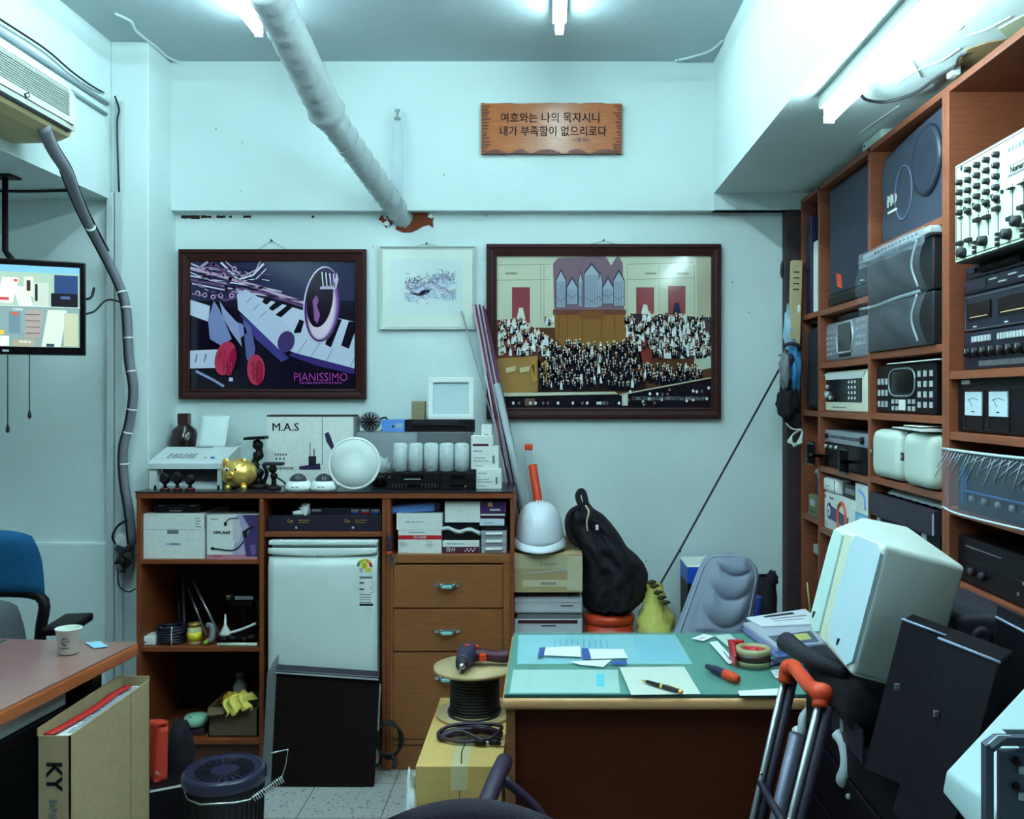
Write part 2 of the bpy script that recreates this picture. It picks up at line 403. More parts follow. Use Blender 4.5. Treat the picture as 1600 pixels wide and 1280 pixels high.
# ================================================================ ON THE BACK WALL
def framed(name, label, cat, out, inn, fm, lipm, art, depth=0.032, group=None, nail=None):
    x0, y0, x1, y1 = out; a0, c0, a1, c1 = inn; Y = YL-depth
    t = thing(name, label, cat, (pX((x0+x1)/2, Y), YL, pZ(y1, Y)), group=group)
    b = MB(fm)
    o = [(x0, y0), (x1, y0), (x1, y1), (x0, y1)]; i = [(a0, c0), (a1, c0), (a1, c1), (a0, c1)]
    def lp(ax, f, Yd): return [Vector(pp(o[k][0]+(i[k][0]-o[k][0])*f, o[k][1]+(i[k][1]-o[k][1])*f, Y))+Vector((0, Yd, 0)) for k in range(4)]
    prof = [(0, depth-0.001), (0, 0.004), (0.12, 0.0), (0.3, 0.0), (0.36, 0.006), (0.75, 0.010), (0.82, 0.006), (1.0, 0.008), (1.0, depth-0.006)]
    rings = [lp(0, f, d) for f, d in prof]
    V = [v for r in rings for v in r]
    b._add(V, [(r*4+k, r*4+(k+1) % 4, (r+1)*4+(k+1) % 4, (r+1)*4+k) for r in range(len(prof)-1) for k in range(4)], fm)
    b.build('frame', t)
    b = MB(lipm); b.box(pX(a0, Y)-0.004, pX(a1, Y)+0.004, YL-0.012, YL-0.002, pZ(c1, Y)-0.004, pZ(c0, Y)+0.004)
    art(b, YL-0.012); b.build('print', t)
    if nail:
        b = MB(BLACKM); n = pp(nail[0], nail[1], YL)
        b.cyl((n.x, YL, n.z), (n.x, YL-0.015, n.z), 0.004, seg=8); b.build('nail', t)
        b = MB(BLACKM)
        b.tube([pp(nail[0]-24, y0+2, YL-0.006), pp(nail[0], nail[1], YL-0.006), pp(nail[0]+24, y0+2, YL-0.006)], 0.0008, 5, sm=False); b.build('hanging_wire', t)
    return t
def ell(cx, cy, rx, ry, n=28, rot=0, a0=0, a1=2*PI):
    pts = []
    for k in range(n if abs(a1-a0) > 6.2 else n+1):
        t = a0+(a1-a0)*k/n; x, y = rx*math.cos(t), ry*math.sin(t)
        pts.append((cx+x*math.cos(rot)-y*math.sin(rot), cy+x*math.sin(rot)+y*math.cos(rot)))
    return pts
def pline(b, pts, wpx, Y, m):
    for (x0, y0), (x1, y1) in zip(pts[:-1], pts[1:]):
        d = math.hypot(x1-x0, y1-y0) or 1; nx, ny = -(y1-y0)/d*wpx/2, (x1-x0)/d*wpx/2
        b.ppoly([(x0+nx, y0+ny), (x1+nx, y1+ny), (x1-nx, y1-ny), (x0-nx, y0-ny)], Y, m)
pr = lambda r, g, bb: mat((r, g, bb), 0.12, var=0.03, name='print_ink')
FRAMEM = mat((54, 14, 14), 0.5, spec=.25, name='frame_lacquer')
def art_music(b, Y):
    L = [Y-0.0008*k for k in range(1, 16)]; R = random.Random(2)
    WK, BK, LV, LV2, TU, TU2, PK, BR, BR2 = pr(205, 205, 225), pr(22, 14, 34), pr(134, 138, 186), pr(96, 96, 150), pr(200, 54, 84), pr(160, 24, 60), pr(206, 160, 196), pr(226, 214, 232), pr(110, 70, 120)
    b.prect(296, 407, 554, 470, L[0], pr(44, 40, 74)); b.prect(296, 470, 554, 607, L[0], pr(20, 12, 32))
    b.ppoly([(296, 468), (328, 478), (326, 503), (296, 492)], L[1], WK)
    b.ppoly([(396, 462), (470, 484), (554, 503), (554, 581), (505, 569), (452, 548), (418, 515), (396, 488)], L[1], WK)
    for q in ([(434, 469), (446, 472), (426, 486), (419, 482)], [(450, 476), (457, 480), (439, 496), (430, 492)], [(468, 499), (475, 502), (470, 520), (458, 521)], [(522, 496), (534, 500), (517, 543), (508, 538)], [(545, 502), (554, 503), (554, 520), (545, 545), (533, 540)], [(415, 464), (427, 467), (417, 476), (408, 473)]):
        b.ppoly(q, L[2], BK)
    for q in ([(480, 531), (462, 556)], [(500, 536), (482, 562)], [(554, 560), (545, 578)], [(520, 545), (508, 568)]): pline(b, q, 0.8, L[2], LV2)
    b.ppoly([(455, 550), (505, 563), (554, 576), (554, 585), (500, 573), (452, 556)], L[3], pr(60, 44, 110))
    # trumpet body
    for q, wd, m in (([(297, 419), (340, 430), (400, 447), (440, 462), (474, 473)], 5, PK), ([(297, 437), (350, 447), (402, 455), (476, 480)], 4, BR2), ([(300, 443), (360, 455), (420, 462), (470, 470)], 2, BR), ([(297, 431), (330, 437), (410, 449), (440, 456)], 2, BR), ([(330, 410), (362, 431), (352, 452), (372, 459)], 5, BR2), ([(345, 410), (372, 437), (395, 430), (412, 412)], 3, BR), ([(352, 408), (378, 432), (400, 422), (407, 408)], 2, PK), ([(310, 420), (325, 409)], 4, PK), ([(320, 423), (335, 412)], 4, BR2), ([(298, 412), (318, 420), (352, 421)], 2, BR), ([(330, 455), (352, 470), (372, 462)], 4, BR2), ([(296, 425), (320, 436), (355, 444)], 1.5, BR), ([(372, 440), (400, 436), (416, 420)], 1.6, BR), ([(360, 448), (380, 456), (410, 450)], 3, PK)):
        pline(b, q, wd, L[4], m)
    for x, y in ((309, 458), (320, 461), (333, 464), (345, 462), (362, 462), (349, 430), (366, 420)): b.ppoly(ell(x, y, 4, 4, 10), L[5], PK); b.ppoly(ell(x, y, 2, 2, 8), L[6], BK)
    # trumpet bell
    b.ppoly(ell(503, 476, 29, 60, rot=0.1), L[5], BR); b.ppoly(ell(504, 476, 28, 58.5, rot=0.1), L[6], pr(60, 30, 74))
    for i, (dx, dy, rx, ry, c_) in enumerate(((0, 4, 26, 53, (96, 56, 130)), (-.5, 6, 24, 50, (150, 100, 170)), (-1, 7, 22, 48, (206, 160, 190)), (-1.5, 7, 20, 46, (232, 206, 220)))): b.ppoly(ell(504+dx, 476+dy, rx, ry, 32, rot=0.1), L[6]-.0003*(i+1), pr(*c_), .0003)
    b.ppoly(ell(500, 468, 20, 44, 32, rot=0.14), L[9], pr(30, 14, 34))
    b.ppoly([(488, 470), (494, 461), (498, 468), (495, 478), (500, 492), (496, 506), (491, 500), (490, 484)], L[10], pr(150, 90, 150)); b.ppoly([(500, 452), (525, 452), (529, 436), (526, 426), (521, 446), (500, 448)], L[10], pr(206, 180, 206))
    for k in range(60):
        x = R.uniform(298, 410); y = 412+R.uniform(0, 50)*(1-.3*(x-298)/112)+(x-298)*.08; pline(b, [(x, y), (x+R.uniform(4, 22), y+R.uniform(-3, 7))], R.uniform(.5, 1.4), L[5], R.choice((PK, BR2, BR, BK, BK)))
    for k in range(4): pline(b, [(503+k*6, 425+k), (505+k*6, 449)], 1.8, L[10], BR)
    # music roll
    b.ppoly([(370, 460), (384, 452), (400, 462), (462, 522), (459, 540), (446, 551), (436, 546), (372, 484)], L[6], pr(196, 198, 220))
    b.ppoly(ell(447, 534, 13, 17, rot=0.3), L[7], pr(74, 52, 108))
    for k in range(3): pline(b, [(384+k*11, 474+k*11), (394+k*11, 464+k*11)], 0.8, L[7], LV2)
    b.ppoly([(374, 490), (392, 503), (452, 560), (440, 566), (400, 530)], L[5], pr(70, 60, 130))
    # leaves, tulips, sheet, pencil
    b.ppoly([(334, 470), (342, 482), (350, 500), (362, 530), (345, 540), (328, 530), (325, 500)], L[8], LV)
    b.ppoly([(343, 470), (352, 484), (372, 506), (378, 542), (362, 520), (348, 496)], L[9], pr(160, 160, 200))
    b.ppoly([(380, 500), (392, 510), (399, 545), (394, 575), (385, 560), (382, 530)], L[8], LV2); b.ppoly([(362, 500), (382, 508), (386, 520), (374, 530), (366, 510)], L[8], LV)
    b.ppoly([(296, 548), (342, 546), (336, 575), (296, 576)], L[7], WK)
    for x in (308, 322): pline(b, [(x, 553), (x-3, 566)], 1.6, L[8], BR2)
    b.ppoly(ell(352, 560, 16, 27, rot=0.25), L[9], TU); b.ppoly(ell(361, 566, 7, 22, rot=0.25), L[10], TU2)
    b.ppoly(ell(400, 578, 14, 24, rot=-0.05), L[9], TU); b.ppoly(ell(405, 582, 6, 19), L[10], TU2)
    pline(b, [(306, 580), (330, 592), (350, 604)], 4, L[8], pr(150, 150, 190)); b.prect(358, 590, 364, 596, L[8], WK)
    for cx_, cy_, rx_, ry_ in ((352, 560, 13, 23), (400, 578, 11, 20)):
        for k in range(26): x = cx_+R.uniform(-rx_, rx_)*.8; y = cy_+R.uniform(-ry_, ry_)*.75; pline(b, [(x, y), (x+R.uniform(-2, 2), y+R.uniform(5, 12))], R.uniform(.5, 1.2), L[11], R.choice((pr(226, 80, 110), pr(190, 40, 70), pr(150, 26, 66))))
    b.ptext('PIANISSIMO', 501, 590, 19, L[9], pr(170, 60, 150), sx=0.86); [b.prect(468+k*4.2, 597, 471+k*4.2, 600, L[9], pr(120, 50, 120)) for k in range(16)]
framed('framed_poster', 'dark framed poster of a trumpet and tulips on piano keys reading PIANISSIMO', 'picture', (278, 389, 571, 624), (295, 407, 555, 608), FRAMEM, BLACKG, art_music, nail=(425, 376))
def art_orch(b, Y):
    L = [Y-0.0008*k for k in range(1, 16)]; R = random.Random(11)
    b.prect(776, 399, 1112, 637, L[0], pr(206, 204, 180)); b.prect(776, 512, 1112, 637, L[1], pr(96, 58, 40))
    b.ppoly([(1088, 400), (1112, 400), (1112, 510), (1090, 510)], L[1], pr(184, 176, 150))
    for y in (412, 436): pline(b, [(777, y+2), (860, y+1)], 1, L[1], pr(150, 140, 120)); pline(b, [(980, y+1), (1085, y-2)], 1, L[1], pr(150, 140, 120))
    for x in (845, 850, 980, 1030, 1085): pline(b, [(x, 415), (x, 500)], 0.8, L[1], pr(160, 150, 130))
    for x in (790, 1008, 1058): b.prect(x, 426, x+18, 429, L[2], pr(150, 140, 110))
    for x0, x1, y0, y1 in ((800, 828, 449, 505), (994, 1022, 449, 500), (1044, 1071, 447, 497)):
        b.prect(x0, y0, x1, y1, L[2], pr(150, 70, 74)); mm = pr(220, 220, 205) if x0 < 1040 else pr(40, 42, 66)
        b.ppoly([((x0+x1)/2-7, y1-6), ((x0+x1)/2-3, y1-24), ((x0+x1)/2+3, y1-24), ((x0+x1)/2+7, y1-6)], L[3], mm)
    # organ
    b.ppoly([(864, 412), (872, 403), (946, 400), (955, 415), (962, 403), (967, 400), (973, 412), (975, 486), (976, 532), (948, 545), (885, 545), (868, 530), (866, 486)], L[3], pr(134, 104, 116))
    b.ppoly([(866, 484), (976, 484), (978, 530), (950, 545), (884, 545), (868, 530)], L[4], pr(146, 98, 52))
    for x in (873, 887, 910, 940, 960): pline(b, [(x, 492), (x, 528)], 0.8, L[5], pr(90, 54, 40))
    b.prect(864, 484, 978, 492, L[5], pr(120, 70, 60)); b.prect(906, 486, 944, 498, L[6], pr(134, 80, 50))
    for cx, hw, yt, yb in ((876.5, 7, 424, 480), (894, 8, 436, 475), (907, 3, 426, 478), (924.5, 11, 414, 480), (938, 3, 428, 478), (950, 8, 436, 474), (967, 8, 425, 478)):
        b.ppoly([(cx-hw-1, yb), (cx-hw-1, yt+12), (cx, yt-4), (cx+hw+1, yt+12), (cx+hw+1, yb)], L[5], pr(66, 60, 84))
        b.ppoly([(cx-hw, yb), (cx-hw, yt+14), (cx, yt), (cx+hw, yt+14), (cx+hw, yb)], L[6], pr(168, 176, 190))
        k = -hw+2
        while k < hw-1: pline(b, [(cx+k, yt+16), (cx+k, yb-1)], 0.7, L[7], pr(96, 100, 124)); k += 2.6
        pline(b, [(cx-hw, yb-16), (cx, yb-9), (cx+hw, yb-16)], 0.9, L[8], pr(120, 110, 130))
    # stage tiers
    b.ppoly([(776, 500), (806, 498), (850, 520), (852, 548), (776, 560)], L[3], pr(130, 60, 44)); b.ppoly([(985, 490), (1112, 496), (1112, 560), (1000, 560)], L[3], pr(70, 46, 56))
    b.ppoly([(996, 520), (1022, 530), (1018, 568), (1000, 566)], L[4], pr(128, 52, 44)); b.ppoly([(776, 560), (840, 556), (840, 612), (776, 618)], L[3], pr(168, 124, 72))
    b.ppoly([(850, 545), (1000, 545), (1010, 610), (840, 614)], L[4], pr(48, 30, 30)); b.ppoly([(1085, 545), (1112, 540), (1112, 575), (1085, 580)], L[4], pr(190, 196, 176))
    SK, DK, WT, MD = pr(226, 200, 176), pr(20, 20, 34), pr(228, 230, 232), pr(112, 58, 34)
    def folk(x0, x1, ytop, ybot, n, wmix, hh=9):
        for _ in range(n):
            x = R.uniform(x0, x1); yy = R.uniform(ytop(x), ybot(x)); k = R.choice((6, 7, 8, 9))
            m = WT if R.random() < wmix else DK
            b.ppoly([(x-2.2, yy+hh), (x-1.8, yy), (x+1.8, yy), (x+2.4, yy+hh)], L[k], m, 0.0003)
            b.ppoly([(x-1.1, yy-0.2), (x-1.1, yy-3), (x+1.1, yy-3), (x+1.1, yy-0.2)], L[k]-0.0003, SK, 0.0003)
            if m is DK: b.ppoly([(x-0.6, yy+4), (x, yy), (x+0.7, yy+4)], L[k]-0.0003, WT, 0.0003)
            if R.random() < 0.15: b.ppoly([(x-2, yy+5), (x+3, yy+3), (x+4, yy+5), (x-1, yy+8)], L[k]-0.0006, MD, 0.0003)
    folk(779, 858, lambda x: 498+max(0, x-815)*0.7, lambda x: 548, 150, 0.62)
    folk(980, 1108, lambda x: 492-(4 if 1000 < x < 1060 else 0), lambda x: 540, 260, 0.5)
    folk(1020, 1108, lambda x: 540, lambda x: 552, 60, 0.35)
    folk(858, 1000, lambda x: 532, lambda x: 600, 330, 0.06, 11)
    folk(842, 868, lambda x: 560, lambda x: 600, 40, 0.05, 12)
    folk(1000, 1095, lambda x: 568, lambda x: 592, 90, 0.06, 12)
    folk(852, 868, lambda x: 494, lambda x: 500, 6, 0.1); folk(976, 990, lambda x: 494, lambda x: 500, 7, 0.1)
    for x in (828, 845): b.ppoly([(x, 570), (x+8, 562), (x+11, 595), (x+5, 598)], L[9], pr(196, 146, 70)); b.ppoly([(x+2, 572), (x+7, 567), (x+8, 590)], L[10], pr(110, 70, 50))
    for x in (790, 812): b.ppoly([(x, 575), (x+16, 572), (x+15, 580), (x+1, 583)], L[9], pr(214, 196, 150))
    # balconies and audience
    b.ppoly([(776, 614), (960, 612), (968, 617), (776, 622)], L[10], pr(206, 200, 176)); b.ppoly([(776, 620), (966, 616), (1112, 592), (1112, 638), (776, 638)], L[10], pr(26, 20, 30))
    pline(b, [(968, 617), (1112, 590)], 2.2, L[11], pr(196, 190, 160)); b.prect(972, 616, 981, 634, L[11], pr(214, 214, 200)); b.prect(820, 623, 836, 634, L[11], pr(110, 84, 70))
    for k in range(46):
        x = R.uniform(780, 1108); y = 630 if x < 970 else R.uniform(613, 634) - (x-970)*0.06
        b.ppoly(ell(x, y, 2.2, 2.6, 8), L[12], WT if R.random() < .5 else pr(120, 100, 96), 0.0003)
    b.ptext('CONCERTGEBOUW ORCHESTRA, AMSTERDAM', 1045, 623, 8.2, L[14], pr(235, 235, 235), sx=0.66, bold=0.0002)
framed('framed_concert_print', 'large dark framed print of an orchestra and choir before a pipe organ', 'picture', (760, 381, 1127, 655), (776, 399, 1112, 637), FRAMEM, BLACKG, art_orch, nail=(943, 376))
def art_small(b, Y):
    R = random.Random(5); L = [Y-0.0006*k for k in range(1, 8)]
    b.prect(595, 387, 739, 513, L[0], mat((222, 228, 218), 0.3, name='mount_board')); b.prect(610, 405, 722, 492, L[1], mat((214, 224, 224), 0.3, name='print_paper'))
    B1, B2, R1 = pr(140, 150, 186), pr(110, 120, 160), pr(176, 120, 140)
    prev = None
    pts = [(634+k*5.2, 445+6*math.sin(k*0.55+0.4)+(4 if k > 8 else 0)) for k in range(16)]
    pline(b, pts, 1.2, L[3], R1); pline(b, [(x, y+3) for x, y in pts], 0.6, L[3], B2)
    for x, y, rx, ry in ((690, 440, 20, 12), (655, 452, 18, 10), (646, 465, 12, 8), (700, 462, 12, 8), (668, 460, 14, 7)): b.ppoly(ell(x, y, rx, ry, 16), L[2], mat((196, 206, 222), .3, name='pale_wash'))
    for k in range(420):
        x = R.uniform(634, 711); c = 447-(14 if x > 680 else 6); y = R.gauss(c if R.random() < .7 else 460, 6); y = min(max(y, 421), 474); a = R.uniform(0, 3.1); l = R.uniform(1.5, 4)
        pline(b, [(x, y), (x+l*math.cos(a), y+l*math.sin(a))], 0.8, L[4], R.choice((B1, B1, B2, R1)))
framed('framed_drawing', 'small pale framed drawing hanging between the two dark framed posters', 'picture', (592, 384, 743, 515), (597, 389, 738, 510), mat((206, 212, 208), 0.35, name='pale_frame'), WHITE, art_small, 0.022, nail=(667, 381))
# wooden plaque
t = thing('wooden_plaque', 'brown wooden plaque with two lines of Korean writing, high on the back wall', 'plaque', (pX(862, YU), YU, pZ(240, YU)))
random.seed(21); Y = YU-0.024
top = [(752+k*11, 161+random.uniform(-0.6, 1.0)) for k in range(21)]; bot = [(972-k*11, 240+random.uniform(-0.6, 0.6)) for k in range(21)]
PLQ = mat((186, 104, 56), 0.22, kind='wood', name='varnished_wood'); PLD = mat((110, 44, 22), 0.4, kind='wood', name='burnt_edge')
b = MB(PLQ); b.prism([(pX(x, Y), pZ(y, Y)) for x, y in top+bot], Y, YU, PLQ, PLD)
for k in range(15):     # carved scallops on the sides and foot
    y = 165+k*5
    for s, xe in ((1, 753), (-1, 971)):
        l = random.uniform(6, 15); b.ppoly([(xe, y), (xe+s*l, y+random.uniform(-2, 1)), (xe+s*l*.8, y+2.2), (xe, y+3)], Y-0.002, PLD, 0.003)
for x0, x1 in ((756, 790), (800, 826), (832, 876), (884, 918), (924, 968)):
    b.ppoly([(x0, 239), (x0+(x1-x0)*.25, 234.5), (x0+(x1-x0)*.6, 233), (x1, 238), (x1, 240)], Y-0.002, PLD, 0.003)
b.build('board', t)
KI = mat((66, 24, 44), 0.5, name='burnt_ink')
b = MB(KI)
b.ptext('여호와는 나의 목자시니', 860, 185, 17.5, Y-0.0015, KI, sx=0.92, bold=0.0006); b.ptext('내가 부족함이 없으리로다', 864, 206, 17.5, Y-0.0015, KI, sx=0.90, bold=0.0006); b.ptext('시편 23:1', 909, 219, 7, Y-0.0015, KI)
b.build('lettering', t)
# clear plastic tube hanging behind the pipe
t = thing('plastic_tube', 'clear plastic tube with a nozzle hanging on the wall beside the wrapped pipe', 'tube', pp(621, 330, 4.11))
b = MB(FILM); r = lambda y, px: (px/F*4.11, pZ(y, 4.11)-pZ(330, 4.11))
b.lathe([r(y, px) for y, px in ((330, 9), (260, 9.5), (206, 9), (200, 8), (194, 6.5), (186, 4.5))], seg=16); b.build('sleeve', t, local=True)
b = MB(mat((150, 160, 165), 0.3, name='nozzle')); b.lathe([r(y, px) for y, px in ((187, 5), (184, 5.5), (183, 2), (176, 2), (174, 4), (171, 4), (170, 1))], seg=12); b.build('nozzle', t, local=True)
# wrapped pipe
WRAP = mat((178, 186, 190), 0.32, name='pipe_wrap', bump=1.0, scale=18)
t = thing('wrapped_pipe', 'thick pipe wrapped in pale plastic tape running from the ceiling into the wall', 'pipe', pp(632, 345, YL))
A, Bq, Cq = pp(632, 345, YL+0.03), pp(512, 178, 3.62), pp(425, 0, 3.10)
def tapew(u): return 1+0.035*math.sin(u*150)+0.03*math.sin(u*61+1)
D = (Cq-Bq); b = MB(WRAP); b.tube([A+(Bq-A)*k/40 for k in range(41)], 0.047, 20, sm=False, rf=lambda u: tapew(u)*(1+0.18*u)); b.build('lower_run', t)
b = MB(WRAP); b.tube([Bq-(D.normalized()*0.05)+(D*1.1+D.normalized()*0.05)*k/40 for k in range(41)], 0.066, 20, sm=False, rf=lambda u: tapew(u)*(1.0-0.22*max(0, 1-u*14)+0.10*max(0, 1-abs(u-0.10)*14))); b.build('insulation', t)
b = MB(mat((120, 90, 120), 0.4, name='tape_mark'))
for k in range(30):
    u = 0.05+k*0.031; p = A+(Bq-A)*u if False else A.lerp(Bq, u); d = (Bq-A).normalized(); a = d.orthogonal().normalized(); c = d.cross(a)
b.tube([A.lerp(Bq, u/60)+((Bq-A).orthogonal().normalized()*math.cos(u*1.1)+(Bq-A).normalized().cross((Bq-A).orthogonal().normalized())*math.sin(u*1.1))*0.051*(1+0.18*u/60) for u in range(60)], 0.0018, 5, WRAP, res=4)
b.build('tape_edge', t)
# ================================================================ LEFT SIDE
XB = -1.85
t = thing('air_conditioner', 'cream wall air conditioner with a ribbed front, at the upper left', 'air conditioner', (-1.75, 2.85, 2.37))
ACM = mat((206, 208, 196), 0.4, name='aged_plastic'); ACL = mat((176, 160, 116), 0.5, name='yellowed_plastic')
prof = [(-1.85, 2.61), (-1.72, 2.61), (-1.672, 2.59), (-1.652, 2.56), (-1.65, 2.44), (-1.655, 2.425)]
low = [(-1.655, 2.42), (-1.665, 2.398), (-1.70, 2.382), (-1.74, 2.374), (-1.85, 2.372)]
def acbody(b, prof, y0, y1, r, m, closeX=-1.85):
    secs = []
    cxm = (-1.75, 2.49)
    for dy, f in ((0, 1), (y1-y0-r, 1), (y1-y0-r*0.45, 0.965), (y1-y0-r*0.12, 0.90), (y1-y0, 0.80)):
        secs.append([(max(-1.85, cxm[0]+(x-cxm[0])*f) if x > -1.84 else -1.85, y0+dy, cxm[1]+(z-cxm[1])*f) for x, z in prof])
    n = len(prof); V = [v for s_ in secs for v in s_]; Fc = [(i*n+k, i*n+k+1, (i+1)*n+k+1, (i+1)*n+k) for i in range(4) for k in range(n-1)]
    Fc += [tuple((4*n+k) for k in range(n)), tuple(reversed(range(n)))]
    b._add(V, Fc, m, False)
b = MB(ACM); acbody(b, prof+[(-1.85, 2.425)], 2.45, 3.27, 0.10, ACM); b.build('casing', t)
b = MB(ACL); acbody(b, [(-1.85, 2.42)]+low, 2.45, 3.25, 0.10, ACL); b.build('air_outlet', t)
b = MB(mat((150, 156, 150), 0.5, name='grille_grey'))
for k in range(12):
    z = 2.555-k*0.0078; b.box(-1.653, -1.6475+(0 if z < 2.545 else -.003), 2.45, 3.19, z-0.0018, z+0.0018)
b.build('grille', t)
b = MB(BLACK); b.box(-1.67, -1.651, 2.45, 3.20, 2.412, 2.421); b.box(-1.656, -1.6485, 2.45, 3.22, 2.4405, 2.443); b.build('outlet_slot', t)
b = MB(BLACK); b.M = Matrix.Translation((-1.648, 2.93, 2.452)) @ Matrix.Rotation(0.5, 4, 'X'); b.box(-0.001, 0.001, -0.014, 0.014, -0.008, 0.008, INK, 0.001); b.box(0.001, 0.0015, -0.006, 0.006, -0.004, 0.004, WHITE); b.build('badge', t)
# cable covers along the beam face
for k, (z, y1, r) in enumerate(((2.722, 3.87, 0.009), (2.690, 3.86, 0.007))):
    b = MB(mat((150, 162, 172), 0.4, name='conduit')); b.tube([(XB+0.008, 1.6, z+0.01), (XB+0.008, 2.6, z+0.003), (XB+0.008, y1, z-0.015*k)], r, 8)
    solo(b, 'cable_conduit', ['upper thin conduit along the beam above the air conditioner', 'lower thin conduit along the beam above the air conditioner'][k], 'conduit')
b = MB(BLACKM); b.tube([pp(0, 30, 3.09), pp(70, 76, 3.37), pp(110, 110, 3.55), pp(140, 132, 3.70), pp(162, 145, 3.83)], 0.004, 6)
b.tube([(-1.82, 3.89, 2.76), (-1.80, 3.885, 2.70), pp(183, 195, 3.885), pp(186, 300, 3.885)], 0.004, 6); solo(b, 'loose_cable', 'grey cable sagging along the left beam to the column corner', 'cable')
TRK = mat((196, 206, 208), 0.4, name='trunking')
for k, (x0, x1, ya, yb) in enumerate(((166, 177, 300, 1100), (179, 191, 158, 1110))):
    b = MB(TRK); b.pbox(x0, ya, x1, yb, 3.895, 0.016, TRK, 0.003); solo(b, 'cable_trunking', ['left one of two vertical white trunkings on the column', 'right, taller one of two vertical white trunkings on the column'][k], 'trunking')
# hose bundle
t = thing('hose_bundle', 'thick grey hose bundle tied with white straps, hanging down from the air conditioner', 'hose', (-1.78, 3.85, 0.6))
HP = [(66, 196, 3.08), (82, 232, 3.18), (104, 268, 3.3), (118, 305, 3.45), (136, 345, 3.62), (163, 396, 3.78), (185, 440, 3.83), (198, 480, 3.84), (203, 560, 3.84), (210, 610, 3.84), (204, 660, 3.84), (194, 700, 3.84), (195, 750, 3.84), (203, 800, 3.84), (208, 850, 3.84)]
HP = [pp(*p) for p in HP]
b = MB(mat((116, 118, 128), 0.5, name='hose_grey')); b.tube(HP, 0.017, 10, rf=lambda u: 1.35-.4*min(1, u*3)); b.build('hose', t)
b = MB(RUB); b.tube([p+Vector((-0.018, -0.004, 0.0)) for p in HP[2:]], 0.006, 6); b.tube([p+Vector((0.012, 0.006, 0.012)) for p in HP[:6]], 0.006, 6); b.build('side_cable', t)
for k in (4.2, 6.4, 7.0, 7.6, 8.4, 9.6, 10.4, 11.5):
    i = int(k); p = HP[i].lerp(HP[i+1], k-i); d = (HP[i+1]-HP[i]).normalized(); b = MB(WHITE); b.cyl(p-d*0.003, p+d*0.003, 0.0195, seg=12); b.build('strap', t)
# plug cluster on the column foot
t = thing('wall_socket', 'white socket with plugs and tangled black leads beside the cabinet', 'socket', pp(190, 890, 3.86))
b = MB(WHITE); b.M = Matrix.Translation(pp(192, 845, 3.86)) @ Matrix.Rotation(0.4, 4, 'Y'); b.box(-0.03, 0.035, -0.012, 0.035, -0.022, 0.022, WHITE, 0.008); b.build('adapter', t)
b = MB(RUB)
b.tube([pp(*q) for q in ((200, 812, 3.83), (184, 822, 3.82), (176, 838, 3.82), (180, 850, 3.83))], 0.005, 6); b.tube([pp(*q) for q in ((184, 890, 3.83), (186, 915, 3.82), (200, 925, 3.82), (212, 920, 3.84))], 0.003, 6)
for k in range(5): b.tube([pp(180+k*5, 858, 3.84), pp(192-k*3, 868+k*3, 3.81), pp(204-k*4, 880, 3.83), pp(188+k*2, 894, 3.84)], 0.004, 6)
b.ball(pp(192, 876, 3.82), 0.016, RUB, 10, 8); b.ball(pp(200, 858, 3.83), 0.014, RUB, 10, 8); b.build('leads', t)
b = MB(GREY); b.pbox(180, 852, 206, 892, 3.875, 0.03, GREY, 0.006); b.build('back_box', t)
# monitor
RZ = 0.42; ctr = pp(134, 483, 3.34)-Vector((math.cos(RZ), math.sin(RZ), 0))*0.28
t = thing('hanging_monitor', 'black framed monitor showing four camera views, hung at the left', 'monitor', (ctr.x, ctr.y, ctr.z-0.168), RZ)
b = MB(BLACKG); b.box(-0.28, 0.28, 0.0, 0.035, 0, 0.336, bev=0.004); b.box(-0.2, 0.2, 0.035, 0.065, 0.05, 0.29, BLACK, 0.01); b.build('bezel', t, local=True)
def em(r, g, bb): return mat((r, g, bb), 0.3, emit=0.3, name='screen_glow')
b = MB(em(40, 52, 60)); b.box(-0.262, 0.262, -0.0015, 0.001, 0.028, 0.314)
R = random.Random(3)
def q(x0, z0, x1, z1, c, k=1, sk=0): b.hull([(x0, -0.0015-k*0.0004, z0), (x1, -0.0015-k*0.0004, z0), (x1+sk, -0.0015-k*0.0004, z1), (x0+sk, -0.0015-k*0.0004, z1)], [(x0, -0.001, z0), (x1, -0.001, z0), (x1+sk, -0.001, z1), (x0+sk, -0.001, z1)], em(*c))
